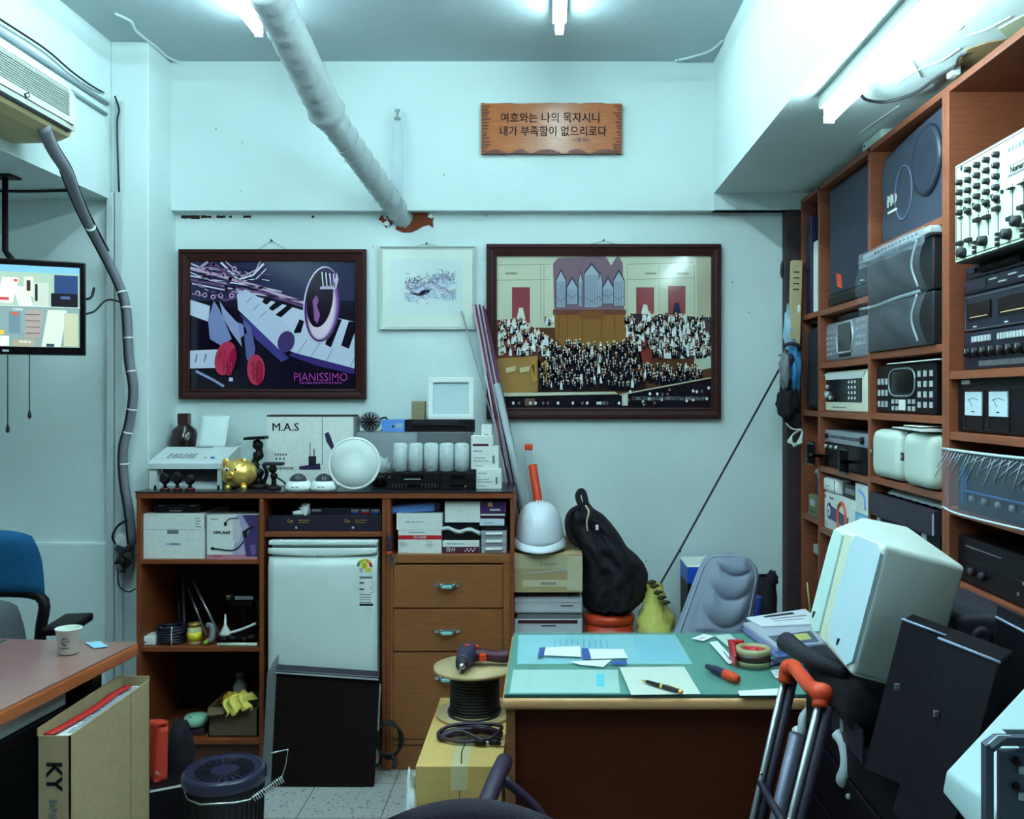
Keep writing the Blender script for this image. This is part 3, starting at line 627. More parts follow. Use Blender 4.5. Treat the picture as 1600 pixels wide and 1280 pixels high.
for ox in (-0.262, 0.0):
    q(ox, 0.171, ox+0.26, 0.314, (150, 168, 150)); q(ox, 0.028, ox+0.26, 0.169, (120, 140, 140))
    # upper view: white corridor with machines
    q(ox+0.0, 0.29, ox+0.26, 0.314, (110, 160, 190), 2); q(ox, 0.18, ox+0.05, 0.27, (214, 214, 200), 3, .02); q(ox+0.07, 0.172, ox+0.115, 0.24, (200, 206, 190), 3, -.02)
    q(ox+0.115, 0.173, ox+0.162, 0.255, (176, 180, 170), 5); q(ox+0.12, 0.19, ox+0.128, 0.25, (40, 30, 30), 6); q(ox+0.085, 0.205, ox+0.115, 0.275, (196, 196, 176), 4); q(ox+0.094, 0.225, ox+0.106, 0.262, (50, 40, 40), 6)
    q(ox+0.17, 0.172, ox+0.255, 0.22, (20, 14, 26), 5); q(ox+0.18, 0.215, ox+0.255, 0.285, (36, 56, 96), 4); q(ox+0.055, 0.255, ox+0.066, 0.265, (200, 70, 50), 6); q(ox+0.0, 0.19, ox+0.04, 0.2, (176, 60, 70), 6, .0); q(ox+0.2, 0.20, ox+0.23, 0.21, (70, 90, 130), 7)
    # lower view: cabinets and pale floor
    q(ox+0.14, 0.03, ox+0.2, 0.16, (190, 200, 180), 3, .02); q(ox+0.085, 0.06, ox+0.135, 0.16, (150, 136, 130), 4, .01); q(ox+0.04, 0.075, ox+0.075, 0.15, (96, 120, 130), 4); q(ox+0.05, 0.138, ox+0.066, 0.148, (200, 80, 50), 6)
    for k in range(4): q(ox+0.09, 0.075+k*0.022, ox+0.135, 0.077+k*0.022, (70, 50, 50), 6)
    q(ox+0.0, 0.07, ox+0.025, 0.085, (214, 170, 60), 6); q(ox+0.0, 0.03, ox+0.04, 0.065, (206, 214, 206), 5); q(ox+0.05, 0.03, ox+0.12, 0.055, (150, 140, 120), 5); q(ox+0.155, 0.03, ox+0.18, 0.04, (40, 60, 70), 6)
    q(ox+0.21, 0.032, ox+0.255, 0.15, (170, 168, 140), 4)
q(-0.001, 0.028, 0.001, 0.314, (200, 210, 200), 8); q(-0.262, 0.1695, 0.262, 0.1715, (200, 210, 200), 8)
b.text('CAM3', 0.067, 0.158, 0.012, em(220, 230, 220), -0.005); b.text('09:00:41', 0.09, 0.045, 0.011, em(220, 230, 220), -0.005)
b.build('screen', t, local=True)
b = MB(LGREY); b.box(.02, .04, -.0006, .0006, .010, .017, LGREY); b.build('logo', t, local=True)
b = MB(BLACK); p0 = pp(8, 345, 3.50); b.tube([Vector((p0.x, 3.50, ZL)), Vector((p0.x, 3.50, pZ(392, 3.5))), pp(20, 408, 3.36)], 0.011, 8, sm=False); b.box(p0.x-0.04, p0.x+0.04, 3.46, 3.54, ZL-0.008, ZL); b.tube([pp(20, 408, 3.36), pp(20, 470, 3.40)], 0.011, 8); b.build('ceiling_bracket', t)
b = MB(RUB); b.tube([pp(134, 491, 3.40), pp(148, 486, 3.6), pp(165, 470, 3.75), pp(182, 470, 3.83), pp(198, 478, 3.85)], 0.004, 6); b.tube([pp(134, 468, 3.40), pp(143, 464, 3.44), pp(147, 450, 3.46)], 0.005, 6); b.build('signal_cable', t)
for k, (x, yb) in enumerate(((11, 672), (45, 650))):
    b = MB(INK); YY = (3.23, 3.27)[k]; a = pp(x+1, 553, YY); c = pp(x, yb, YY); c.x = a.x
    b.tube([a, c], 0.0018, 5); b.lathe([(0.002, 0.03), (0.005, 0.02), (0.0065, 0.008), (0.003, 0)], (c.x, YY, c.z-0.01), 10); solo(b, 'pull_cord', ['left black pull cord with a bead, below the monitor', 'right, shorter black pull cord below the monitor'][k], 'cord')
# soffit stain cable
b = MB(RUB); b.tube([(-2.75, 3.6, ZL-0.006), (-2.2, 3.7, ZL-0.012), (-1.9, 3.72, ZL-0.006)], 0.006, 6); solo(b, 'ceiling_cable', 'dark cable clipped under the left beam', 'cable')
# ---------------------------------------------------------------- left table
RT = -0.093
t = thing('office_table', 'brown topped office table at the lower left with an orange wood edge', 'table', (-1.27, 2.87, 0), RT)
TT = mat((158, 112, 104), 0.07, name='table_laminate'); TE = mat((176, 92, 48), 0.4, kind='wood', name='table_edge')
b = MB(TT); b.box(-1.5, -0.004, -1.5, 0.0, 0.735, 0.741, bev=0.002); b.box(-1.5, -0.42, -0.6, -0.02, 0.741, 0.7425, mat((52, 78, 74), 0.3, name='desk_mat')); b.build('table_top', t, local=True)
b = MB(TE); b.box(-1.5, 0, -1.5, 0.002, 0.70, 0.735, bev=0.006); b.build('edge', t, local=True)
b = MB(BLACK); b.box(-1.45, -0.10, -0.10, -0.07, 0.12, 0.70); b.box(-1.45, -0.06, -1.42, -0.1, 0.60, 0.625); b.build('under_panel', t, local=True)
b = MB(LGREY); b.box(-0.50, -0.075, -0.75, -0.25, 0.628, 0.695, bev=0.004); b.build('drawer', t, local=True)
for x in (-0.09, -1.4):
    for y in (-0.1, -1.4):
        b = MB(BLACKM); b.box(x-0.03, x+0.02, y-0.03, y+0.02, 0, 0.70, bev=0.004); b.build('leg', t, local=True)
# cup
b = MB(mat((226, 232, 222), 0.5, name='paper_cup')); hz = 0.743; p = Vector((pX(107, 2.74), 2.74, hz))
b.lathe([(0.0, 0.003), (0.025, 0.0), (0.027, 0.002), (0.0345, 0.070), (0.037, 0.072), (0.0372, 0.075), (0.034, 0.075), (0.0335, 0.070), (0.025, 0.008), (0, 0.008)], p, 28)
t = solo(b, 'paper_cup', 'white paper cup with a small dark print, on the left table', 'cup')
b = MB(INK); Rc = 0.0325
for cx, cz_, r, w_ in ((0.006, 0.040, 0.011, 0.0012), (0.008, 0.036, 0.006, 0.0012), (0.004, 0.048, 0.004, 0.001)):
    pts = []
    for k in range(9):
        a = k/8*4.9; x = cx+r*math.cos(a); z = cz_+r*math.sin(a); rr = 0.0274+z*0.104; pts.append((p.x+x, p.y-math.sqrt(rr*rr-x*x)-0.0004, hz+z))
    b.tube(pts, w_*0.6, 5)
for x0 in range(6):
    x = -0.004+x0*0.0035; z = 0.019; rr = 0.0274+z*0.104; b.box(p.x+x-0.001, p.x+x+0.001, p.y-math.sqrt(rr*rr-x*x)-0.0006, p.y-math.sqrt(rr*rr-x*x)+0.001, hz+z, hz+z+0.003)
b.build('printed_mark', t)
b = MB(mat((150, 206, 230), 0.5, name='note_paper')); Yn = lambda y: 0.757*F/(y-CY)
b.hull([(pX(x, Yn(y)), Yn(y), 0.7435) for x, y in ((133, 1005), (157, 1003.5), (169, 1011), (147, 1014))], [(pX(x, Yn(y)), Yn(y), 0.7455) for x, y in ((133, 1005), (157, 1003.5), (169, 1011), (147, 1014))])
solo(b, 'note_pad', 'pale blue sticky note lying beside the paper cup', 'note')
# file box
t = thing('file_box', 'tall grey cardboard box holding catalogues, standing beside the left table', 'box', (-1.28, 2.63, 0))
X0, X1, Y0, Y1, ZT = -1.322, -1.236, 2.395, 2.872, 0.624
b = MB(CARDG)
b.box(X1-0.004, X1, Y0, Y1, 0, ZT); b.box(X0, X0+0.004, Y0, Y1, 0, ZT+0.02); b.box(X0, X1, Y0, Y0+0.004, 0, ZT); b.box(X0, X1, Y1-0.004, Y1, 0, ZT+0.012); b.box(X0, X1, Y0, Y1, 0, 0.004)
b.box(X1-0.0005, X1+0.0006, 2.74, 2.743, 0.0, ZT, mat((110, 88, 60), 0.8, name='crease')); b.build('carton', t)
b = MB(INK); b.M = Matrix.Translation(((X0+X1)/2, Y0-0.0006, 0.52)) @ Matrix.Rotation(PI/2, 4, 'Y')
b.text('KY', 0.0, 0, 0.06, INK, bold=0.002); [b.box(.06+k*.012, .067+k*.012, -.0004, .0004, -.012+(k % 3)*.004, .010-(k % 2)*.005, INKG) for k in range(7)]; b.build('lettering', t)
b = MB(mat((222, 226, 224), 0.6, name='paper')); b.box(X0+0.03, X1-0.006, Y0+0.01, Y1-0.03, 0.01, ZT-0.010)
for k in range(44):
    y = Y0+0.05+k*0.0088; b.box(X1-0.03-R.uniform(0, 0.012), X1-0.014, y, y+0.004, ZT-0.010, ZT-0.0092, mat((120, 126, 150), 0.6, name='tiny_text'))
t2 = b.build('catalogue', t)
b = MB(RED)
def strip(u, v):
    y = Y0+0.015+(Y1-0.06-Y0-0.015)*u; x = X0+0.008+0.024*v+0.022*math.sin(u*PI*0.9)+(0.0 if u < .8 else (u-.8)*0.10); return (x, y, ZT-0.003)
b.grid(strip, 20, 1, RED, thick=0.004); b.build('red_edge', t)
# office chair behind table
t = thing('office_chair', 'office chair with a blue fabric back and black armrest, behind the left table', 'chair', (-2.07, 3.36, 0), 0.15)
BF = mat((22, 100, 150), 0.9, kind='fabric', name='blue_fabric')
def backpad(b, w_, z0, z1, d, m, curve=0.04, top=0.9):
    def f(s_):
        def g(u, v):
            x = (u-0.5)*2; z = z0+(z1-z0)*v; k = 1-0.12*max(0, (v-0.5)*2)**2
            edge = (1-abs(x)**6)*(1-abs(2*v-1)**8)
            return (x*w_/2*k, curve*x*x*-1+0.02*math.cos(v*3)+s_*d*edge, z-0.02*abs(x)**4*v)
        return g
    b.grid(f(-1), 14, 14, m); b.grid(f(1), 14, 14, m)
b = MB(BF); backpad(b, 0.47, 0.78, 1.02, 0.028, BF); b.build('head_section', t, local=True)
b = MB(mat((30, 30, 34), 0.6, kind='mesh', scale=170, name='mesh_weave')); backpad(b, 0.36, 0.50, 0.77, 0.006, mat((170, 176, 184), 0.6, kind='mesh', scale=150, name='mesh_weave')); b.build('lumbar_mesh', t, local=True)
b = MB(BLACK); b.tube([(-0.19, 0.02, 0.5), (-0.215, 0, 0.65), (-0.21, 0, 0.77), (0, 0.03, 0.785), (0.21, 0, 0.77), (0.215, 0, 0.65), (0.19, 0.02, 0.5)], 0.02, 8); b.tube([(0, 0.05, 0.78), (0, 0.07, 0.5), (0, 0.0, 0.42)], 0.02, 8); b.build('back_frame', t, local=True)
b = MB(BLACK); b.box(-0.24, 0.24, -0.46, -0.02, 0.42, 0.49, bev=0.03, seg=4); b.build('seat', t, local=True)
for s_ in (-1, 1):
    b = MB(BLACK); b.box(s_*0.36-0.05, s_*0.36+0.05, -0.26, -0.04, 0.685, 0.715, bev=0.012, seg=4); b.tube([(s_*0.34, -0.16, 0.69), (s_*0.33, -0.16, 0.5), (s_*0.2, -0.2, 0.43)], 0.014, 8); b.build('armrest', t, local=True)
b = MB(BLACKM); b.cyl((0, -0.22, 0.1), (0, -0.22, 0.42), 0.025); 
for k in range(5):
    a = k*2*PI/5+0.3; b.tube([(0, -0.22, 0.11), (0.28*math.cos(a), -0.22+0.28*math.sin(a), 0.06)], 0.018, 8); b.ball((0.28*math.cos(a), -0.22+0.28*math.sin(a), 0.028), 0.028, RUB, 10, 8)
b.build('base', t, local=True)
# ================================================================ CABINETS
YC, YB = 3.72, 4.14
ZW = pZ(768, YC)
Z1, Z2, Z3, ZM, ZR = pZ(875, YC), pZ(1012, YC), pZ(1157, YC), pZ(832, YC), pZ(867, YC)
cx = lambda x: pX(x, YC); cz_ = lambda y: pZ(y, YC)
INN = mat((40, 22, 14), 0.7, kind='wood', name='shaded_inner_wood')  # back panels: the shade inside the cabinets is put into this wood colour
def part(parent, name, m, *boxes, bev=0.002, **kw):
    b = MB(m)
    for q_ in boxes: b.box(*q_, bev=bev)
    return b.build(name, parent, **kw)
b = MB(WOOD); b.box(cx(212), cx(803), YC-0.004, YB, cz_(779), ZW-0.004, bev=0.002); t = props(b.build('counter_top', origin=(cx(505), 3.93, cz_(779))), 'long brown wooden counter top running over the cabinets and the fridge', 'counter top')
b = MB(mat((40, 38, 46), 0.25, name='dark_sheet')); b.box(cx(211), cx(803), YC-0.008, YB, ZW-0.004, ZW); b.build('dark_sheet', t)
t = thing('open_cabinet', 'open brown wooden cabinet with three shelves, left of the fridge', 'cabinet', (cx(312), 3.93, 0))
part(t, 'side_panel', WOOD, (cx(213), cx(220), YC, YB, 0, cz_(779))); part(t, 'side_panel', WOOD, (cx(405), cx(412), YC, YB, 0, cz_(779)))
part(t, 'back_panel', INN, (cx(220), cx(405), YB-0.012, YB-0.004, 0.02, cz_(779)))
for z in (Z1, Z2, Z3): part(t, 'shelf', WOOD, (cx(220), cx(405), YC+0.004, YB-0.014, z-0.018, z))
part(t, 'plinth', WOODD, (cx(220), cx(405), YC+0.03, YC+0.045, 0, Z3-0.02))
t = thing('fridge_cabinet', 'brown wooden cabinet bay with one shelf above the white fridge', 'cabinet', (cx(505), 3.93, 0))
part(t, 'side_panel', WOOD, (cx(597), cx(603), YC, YB, 0, cz_(779))); part(t, 'shelf', WOOD, (cx(412.3), cx(597), YC+0.004, YB-0.014, cz_(839), ZM))
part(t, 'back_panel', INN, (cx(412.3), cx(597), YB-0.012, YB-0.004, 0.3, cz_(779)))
t = thing('drawer_cabinet', 'brown wooden cabinet with three drawers below an open shelf', 'cabinet', (cx(702), 3.93, 0))
part(t, 'side_panel', WOOD, (cx(603.4), cx(610), YC, YB, 0, cz_(779))); part(t, 'side_panel', WOOD, (cx(797), cx(803), YC, YB, 0, cz_(779)))
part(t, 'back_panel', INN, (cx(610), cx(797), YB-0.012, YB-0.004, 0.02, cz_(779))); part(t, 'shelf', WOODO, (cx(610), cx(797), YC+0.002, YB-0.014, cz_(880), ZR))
part(t, 'face_frame', WOODO, (cx(610), cx(614), YC+0.004, YC+0.03, 0.05, cz_(880)), (cx(786), cx(797), YC+0.004, YC+0.03, 0.05, cz_(880)), (cx(614), cx(786), YC+0.006, YC+0.03, cz_(1165), cz_(1156)))
part(t, 'plinth', WOODO, (cx(610), cx(797), YC+0.01, YC+0.03, 0, cz_(1166)))
for k, (a, c, hy) in enumerate(((883, 950, 915), (952, 1018, 987), (1020, 1155, 1060))):
    d = part(t, 'drawer', WOODO, (cx(614.5), cx(785.5), YC+0.002, YC+0.36, cz_(c), cz_(a)))
    b = MB(CHROME); z = cz_(hy); x = cx(699); b.box(x-0.052, x+0.052, YC-0.003, YC+0.002, z-0.006, z+0.008, bev=0.002); b.tube([(x-0.03, YC-0.002, z), (x-0.024, YC-0.02, z-0.002), (x+0.024, YC-0.02, z-0.002), (x+0.03, YC-0.002, z)], 0.006, 8, sm=False); b.build('handle', d)
    b = MB(mat((150, 220, 214), 0.3, name='mint_insert')); b.box(x-0.02, x+0.02, YC-0.027, YC-0.014, z-0.008, z+0.004, bev=0.003); b.build('handle_grip', d)
# ---------------------------------------------------------------- generic boxes
def carton(name, label, cat, x0, x1, yt, zb, Y, d, m, deco=None, group=None, seam=None, zt=None, bev=0.0015, rz=0, part_name='carton'):
    xa, xb = pX(x0, Y), pX(x1, Y); zt = pZ(yt, Y) if zt is None else zt; w_, h = xb-xa, zt-zb
    t = thing(name, label, cat, ((xa+xb)/2, Y, zb), rz, group)
    b = MB(m); b.box(-w_/2, w_/2, 0, d, 0, h, bev=bev); b.build(part_name, t, local=True)
    if seam:
        b = MB(mat((120, 124, 124), 0.8, name='seam')); b.box(-w_/2, w_/2, -0.0005, 0.002, h*seam-0.0008, h*seam+0.0008); b.build('lid_seam', t, local=True)
    if deco:
        b = MB(INK); deco(b, w_, h); b.build('print', t, local=True)
    return zt
def rect(b, x0, x1, z0, z1, m=None, y=-0.0006, th=0.0006): b.box(x0, x1, y, y+th, z0, z1, m)
def lines(b, x0, x1, z0, z1, n, m=INKG, seed=1, h=0.3):
    R_ = random.Random(seed); s_ = (z1-z0)/n
    for k in range(n):
        z = z1-s_*(k+.5); x = x0; e = x0+(x1-x0)*R_.uniform(0.6, 1)
        while x < e: l = R_.uniform(.06, .18)*(x1-x0); rect(b, x, min(x+l, e), z-s_*h/2, z+s_*h/2, m); x += l+(x1-x0)*.03
def device(name, label, x0, x1, yt, zb, Y, d, m=BLACK, group=None, cat='device', fx=None, zt=None):
    xa, xb = pX(x0, Y), pX(x1, Y); zt = pZ(yt, Y) if zt is None else zt; w_, h = xb-xa, zt-zb
    t = thing(name, label, cat, ((xa+xb)/2, Y, zb), 0, group)
    b = MB(m); b.box(-w_/2, w_/2, 0.003, d, 0.003, h, bev=0.002); b.box(-w_/2, w_/2, 0, 0.004, 0.002, h, bev=0.001)
    for sx in (-1, 1): b.box(sx*w_*.4-0.008, sx*w_*.4+0.008, 0.02, 0.035, 0, 0.004, RUB)
    b.build('casing', t, local=True)
    if fx: fx(t, w_, h)
    return zt
def lp(t, name, m, fn):
    b = MB(m); fn(b); return b.build(name, t, local=True)
def buttons(t, m, x0, x1, z0, z1, nx, nz, sx, sz, d=0.003, name='button', rnd=0.0005):
    for i in range(nx):
        for j in range(nz):
            x = x0+(x1-x0)*(i/(nx-1) if nx > 1 else .5); z = z0+(z1-z0)*(j/(nz-1) if nz > 1 else .5)
            b = MB(m); b.box(x-sx/2, x+sx/2, -d, 0.001, z-sz/2, z+sz/2, bev=rnd); b.build(name, t, local=True)
def knob(t, m, x, z, r, d=0.012, name='knob', mark=None, y=0):
    b = MB(m); b.lathe([(0, 0), (r, 0), (r*.86, d), (0, d)], (x, y, z), 14, axis='y')
    if mark: b.box(x-r*.1, x+r*.1, y-d-0.0008, y-d+0.001, z, z+r*.8, mark)
    return b.build(name, t, local=True)
# ---------------------------------------------------------------- left cabinet, first shelf
z = carton('equipment_box', 'plain white lidded box with blue lettering on the first shelf of the open cabinet', 'box', 222, 320, 828, Z1, 3.745, 0.3, WCARD, lambda b, w_, h: (b.text('COMMAX', 0.0, h*.5, 0.013, BLUE, -0.0004, bold=0.0004), rect(b, -0.025, 0.02, h*.86, h*.99, INKG)))
z = carton('flat_box', 'flat white box lying on the lidded white box with blue lettering', 'box', 222.5, 319, 803, z+0.001, 3.745, 0.3, WCARD, lambda b, w_, h: lines(b, w_*.36, w_*.46, h*.1, h*.8, 4))
device('slim_recorder', 'slim black unit on the flat white box in the open cabinet', 240, 313, 788, z, 3.77, 0.22, fx=lambda t, w_, h: (lp(t, 'display', BLACKG, lambda b: b.box(-w_*.2, w_*.15, -0.001, 0.001, h*.3, h*.7)), lp(t, 'label', LGREY, lambda b: (rect(b, -w_*.15, w_*.1, h*.2, h*.28), rect(b, -w_*.4, -w_*.28, h*.8, h*.86), rect(b, w_*.28, w_*.42, h*.8, h*.86)))))
def hm(b, w_, h):
    VI = mat((120, 90, 150), 0.5, name='violet_print'); VP = mat((70, 50, 110), 0.5, name='dark_violet')
    rect(b, -w_/2, w_/2, 0, h*.10, mat((196, 130, 150), 0.5, name='pink_print')); b.text('FENIX', -w_*.36, h*.06, 0.013, RED, -0.001, align='LEFT')
    b.prism([(0.0, 0), (w_/2, 0), (w_/2, h), (w_*.1, h), (w_*.02, h*.75), (w_*.06, h*.4)], -0.0005, 0.0, mat((176, 170, 200), 0.5, name='lilac_print')); b.prism([(w_*.28, 0.01), (w_/2, 0.01), (w_/2, h), (w_*.2, h), (w_*.36, h*.7), (w_*.24, h*.35)], -0.0008, 0, VP)
    b.prism([(w_*.02, h*.9), (w_*.14, h*.93), (w_*.2, h*.6), (w_*.12, h*.35), (w_*.02, h*.42)], -0.001, 0, mat((206, 200, 210), 0.5, name='face_print'))
    b.prism([(w_*.34, h*.3), (w_*.46, h*.34), (w_*.48, h*.12), (w_*.4, h*.08)], -0.0011, 0, VI)
    lines(b, -w_*.42, -w_*.2, h*.88, h*.94, 1, RED); b.text('HM-A60', -w_*.2, h*.6, 0.019, INK, -0.0012, bold=0.0006)
    b.tube([(w_*.3, -0.0015, h*.62), (w_*.22, -0.0015, h*.38), (w_*.02, -0.0015, h*.2), (-w_*.36, -0.0015, h*.24)], 0.003, 6, INK); b.ball((-w_*.38, -0.001, h*.24), (0.009, 0.003, 0.006), INK); b.ball((w_*.26, -0.001, h*.55), (0.009, 0.003, 0.014), INK)
    b.tube([(w_*.22, -0.0015, h*.6), (w_*.42, -0.0015, h*.76)], 0.005, 6, INK); b.tube([(-w_*.12, -0.0015, h*.84), (-w_*.04, -0.0015, h*.92), (w_*.12, -0.0015, h*.93)], 0.002, 6, INK); b.ball((-w_*.13, -0.001, h*.8), (0.006, 0.003, 0.009), INK)
carton('headset_box', 'white and violet box printed with a headset microphone', 'box', 323, 402, 805, Z1, 3.74, 0.14, WCARD, hm)
# middle bay above the fridge
def cys(b, w_, h):
    for sx in (-0.25, 0.25):
        x = sx*w_; b.text('Cys', x-w_*.05, h*.66, 0.019, PRINT_GOLD, -0.0012, bold=0.0006, sx=.8); lines(b, x+w_*.02, x+w_*.17, h*.5, h*.78, 2, PRINT_GOLD, seed=3)
        b.lathe([(0.0055, 0), (0.004, 0.002)], (x, 0, h*.22), 12, LGREY, axis='y')
NAVB = mat((34, 28, 46), 0.4, name='navy_card')
z = carton('long_microphone_case', 'long dark case with two gold emblems on the shelf above the fridge', 'case', 418, 596, 806, ZM, 3.75, 0.22, NAVB, cys)
z2 = carton('flat_dark_case', 'flat dark case with small coloured badges lying on the long gold-lettered case', 'case', 465, 596, 794, z, 3.78, 0.18, NAVB, lambda b, w_, h: [rect(b, w_*(.14+k*.12), w_*(.14+k*.12)+w_*.09, h*.5, h*.78, m_) for k, m_ in enumerate((LGREY, LGREY, LGREY))]+[rect(b, w_*(.14+k*.12), w_*(.14+k*.12)+w_*.09, h*.2, h*.42, m_) for k, m_ in enumerate((BLUE, RED, BLUE))]+[rect(b, -w_*.33, -w_*.22, h*.5, h*.8, LGREY)])
b = MB(mat((232, 238, 238), 0.9, name='tissue')); R = random.Random(6)
c = pp(477, 797, 3.80); zt = z+0.001
b.ball((c.x+.008, 3.765, zt+.022), (.020, .014, .024), jit=.9, sd=4); b.ball((c.x-.016, 3.762, zt+.009), (.028, .013, .010), jit=.6, sd=7); solo(b, 'tissue', 'crumpled white tissue on the long dark case above the fridge', 'tissue')
# fridge
t = thing('mini_fridge', 'small white fridge standing between the brown cabinets', 'fridge', (cx(504), 3.9, 0)); Yf = 3.70
fx0, fx1 = pX(419, Yf), pX(589, Yf); FW = mat((222, 232, 230), 0.3, name='fridge_enamel')
b = MB(FW); b.box(fx0+0.003, fx1-0.003, Yf+0.045, 4.10, 0.02, pZ(853, Yf)); b.box(fx0+0.02, fx0+0.05, 3.76, 3.8, 0, 0.02, RUB); b.box(fx1-0.05, fx1-0.02, 3.76, 3.8, 0, 0.02, RUB); b.build('body', t)
b = MB(FW); b.box(fx0-0.001, fx1+0.001, Yf+0.004, 4.10, pZ(852.5, Yf), pZ(845, Yf), bev=0.006, seg=3); b.build('top_cover', t)
zt, zb = pZ(856, Yf), 0.05
b = MB(FW); b.grid(lambda u, v: (fx0+(fx1-fx0)*u, Yf+0.012*(2*u-1)**2-0.012+(0.012 if v > .985 else 0), zb+(zt-0.035-zb)*v), 16, 20, thick=0.04); b.build('door', t)
b = MB(FW); b.grid(lambda u, v: (fx0+(fx1-fx0)*u, Yf-0.005+0.005*(2*u-1)**2-0.004*math.sin(v*PI)**.6*(1-.6*v), zt-0.035*(.72+.28*math.sin(u*PI))+0.034*(.72+.28*math.sin(u*PI))*v), 20, 6, thick=0.03); b.build('door_handle', t)
YL2 = Yf-0.0115
def fy(x): u = (pX(x, Yf)-fx0)/(fx1-fx0); return Yf-0.012+0.012*(2*u-1)**2-0.0008
b = MB(INK); b.lathe([(0.004, 0), (0.004, 0.001)], (pX(498, Yf), Yf-0.0135, pZ(869, Yf)), 14, axis='y', m=GREY); b.text('LG', pX(504, Yf), pZ(869, Yf), 0.012, GREY, Yf-0.0150); b.build('maker_mark', t)
b = MB(WHITE); ys = fy(571)
b.box(pX(557, Yf), pX(584, Yf), ys, ys+0.002, pZ(950, Yf), pZ(900, Yf), mat((236, 240, 238), .5, name='label_paper'))
b.ppoly(ell(569.5, 886, 13.5, 14, 24), ys, mat((236, 240, 238), .5, name='label_paper'), 0.002)
for a0, a1, m_ in ((PI, PI*1.2, GREEN), (PI*1.2, PI*1.4, mat((170, 196, 60), .5, name='lime')), (PI*1.4, PI*1.6, YELLOW), (PI*1.6, PI*1.8, mat((235, 150, 60), .5, name='amber')), (PI*1.8, 2*PI, RED)):
    b.ppoly(ell(569.5, 886, 12.5, 12.5, 6, a0=a0, a1=a1)+list(reversed(ell(569.5, 886, 8, 8, 6, a0=a0, a1=a1))), ys-0.001, m_, 0.001)
b.ppoly(ell(569.5, 884, 5.5, 5, 16), ys-0.001, YELLOW, 0.001); b.prect(561, 888, 567, 894, ys-0.001, LGREY); b.prect(571, 888, 579, 894, ys-0.001, YELLOW); b.ptext('2', 569.5, 884, 8, ys-0.0012, INK)
b.prect(558, 901, 582, 904, ys-0.001, INKG)
for y in (910, 920): b.prect(561, y, 569, y+2, ys-0.001, INK); b.tube([pp(580+4*math.cos(a), y+3+4*math.sin(a), ys-0.0005) for a in (-2.2, -1.2, 0, 1.2, 2.2)], 0.0008, 5, INKG)
for y in (929, 933, 937, 941): b.prect(561, y, 580, y+1, ys-0.001, INKG)
b.prect(560, 943.5, 583, 947, ys-0.001, INK); b.build('energy_label', t)
# right compartment
YR = 3.75
z = carton('red_banded_box', 'white box with a printed red band on the shelf over the drawers', 'box', 622, 690, 828.5, ZR, YR, 0.2, WCARD, lambda b, w_, h: (rect(b, -w_/2, w_/2, h*.60, h*.78, RED), b.text('FB-N500', 0.0, h*.69, 0.014, WHITE, -0.0012, bold=0.0005), lines(b, -w_*.45, -w_*.25, h*.3, h*.5, 3), lines(b, w_*.15, w_*.35, h*.25, h*.55, 5, seed=3), lines(b, -w_*.46, -w_*.15, h*.02, h*.08, 1), lines(b, -w_*.25, w_*.25, h*.84, h*.96, 1, seed=7)))
z = carton('lidded_carton', 'plain white carton with faint print on top of the red-banded box', 'box', 619.5, 691, 802.5, z+0.001, YR, 0.2, WCARD, lambda b, w_, h: lines(b, -w_*.3, w_*.3, h*.4, h*.55, 1))
t = thing('blue_wrapped_roll', 'blue wrapped package lying slanted on the white carton over the drawers', 'package', pp(646, 802, YR+0.02)+Vector((0, 0, .001)), 0)
b = MB(LBLUE); b.M = Matrix.Rotation(-0.07, 4, 'Y'); b.box(-0.094, 0.088, 0, 0.12, 0.0, 0.036, bev=0.012, seg=4); b.build('package', t, local=True)
b = MB(PURPLE); b.M = Matrix.Rotation(-0.07, 4, 'Y'); b.box(0.088, 0.108, 0.01, 0.11, 0.004, 0.034, bev=0.003); b.build('dark_end', t, local=True)
z = carton('maroon_banded_box', 'white and maroon box with Korean lettering, bottom of the middle stack over the drawers', 'box', 691.5, 749, 845, ZR, YR, 0.18, WCARD, lambda b, w_, h: (rect(b, -w_/2, w_/2, 0, h*.52, mat((84, 24, 50), .5, name='maroon')), b.text('횡산', -w_*.28, h*.26, 0.022, WHITE, -0.0012, bold=0.0006), [rect(b, w_*(.1+.05*k), w_*(.135+.05*k), h*(.15+.15*(k % 2)), h*(.25+.15*(k % 2)), WHITE, y=-.0012) for k in range(6)], lines(b, -w_*.4, w_*.4, h*.66, h*.85, 1)))
t = thing('shrink_wrapped_pack', 'black pack in crumpled clear plastic between two boxes over the drawers', 'package', pp(720.5, 845, YR)+Vector((0, 0.01, .001)))
b = MB(BLACK); b.box(-0.074, 0.074, 0, 0.16, 0.0, 0.034, bev=0.004); b.box(-0.072, 0.072, 0, 0.16, 0.036, 0.084-0.012, bev=0.003); b.build('pack', t, local=True)
b = MB(CHROME); CW = mat((200, 208, 214), 0.25, name='shiny_wrap'); R = random.Random(8)
b.grid(lambda u, v: ((u-.5)*0.158, -0.003-0.010*v*(1-v)*4+0.003*math.sin(u*31+v*9), 0.030+0.018*v+0.006*math.sin(u*11)+0.01*(.5-u)), 30, 4, CW, thick=0.001); b.build('plastic_wrap', t, local=True)
zz = z+0.001+0.0725
carton('plain_carton', 'plain white carton on top of the wrapped black pack', 'box', 695, 750, 784, zz, YR, 0.15, WCARD, lambda b, w_, h: rect(b, -w_*.5, w_*.5, h*.93, h*.94, INKG))
t = thing('mini_drawer_unit', 'small grey plastic unit of three little drawers with white pulls', 'drawer unit', (pX(772, YR), YR, ZR)); w_ = pX(792, YR)-pX(752, YR); h = pZ(829, YR)-ZR
lp(t, 'casing', mat((150, 150, 156), .5, name='drawer_grey'), lambda b: b.box(-w_/2, w_/2, 0.003, 0.16, 0, h, bev=0.002))
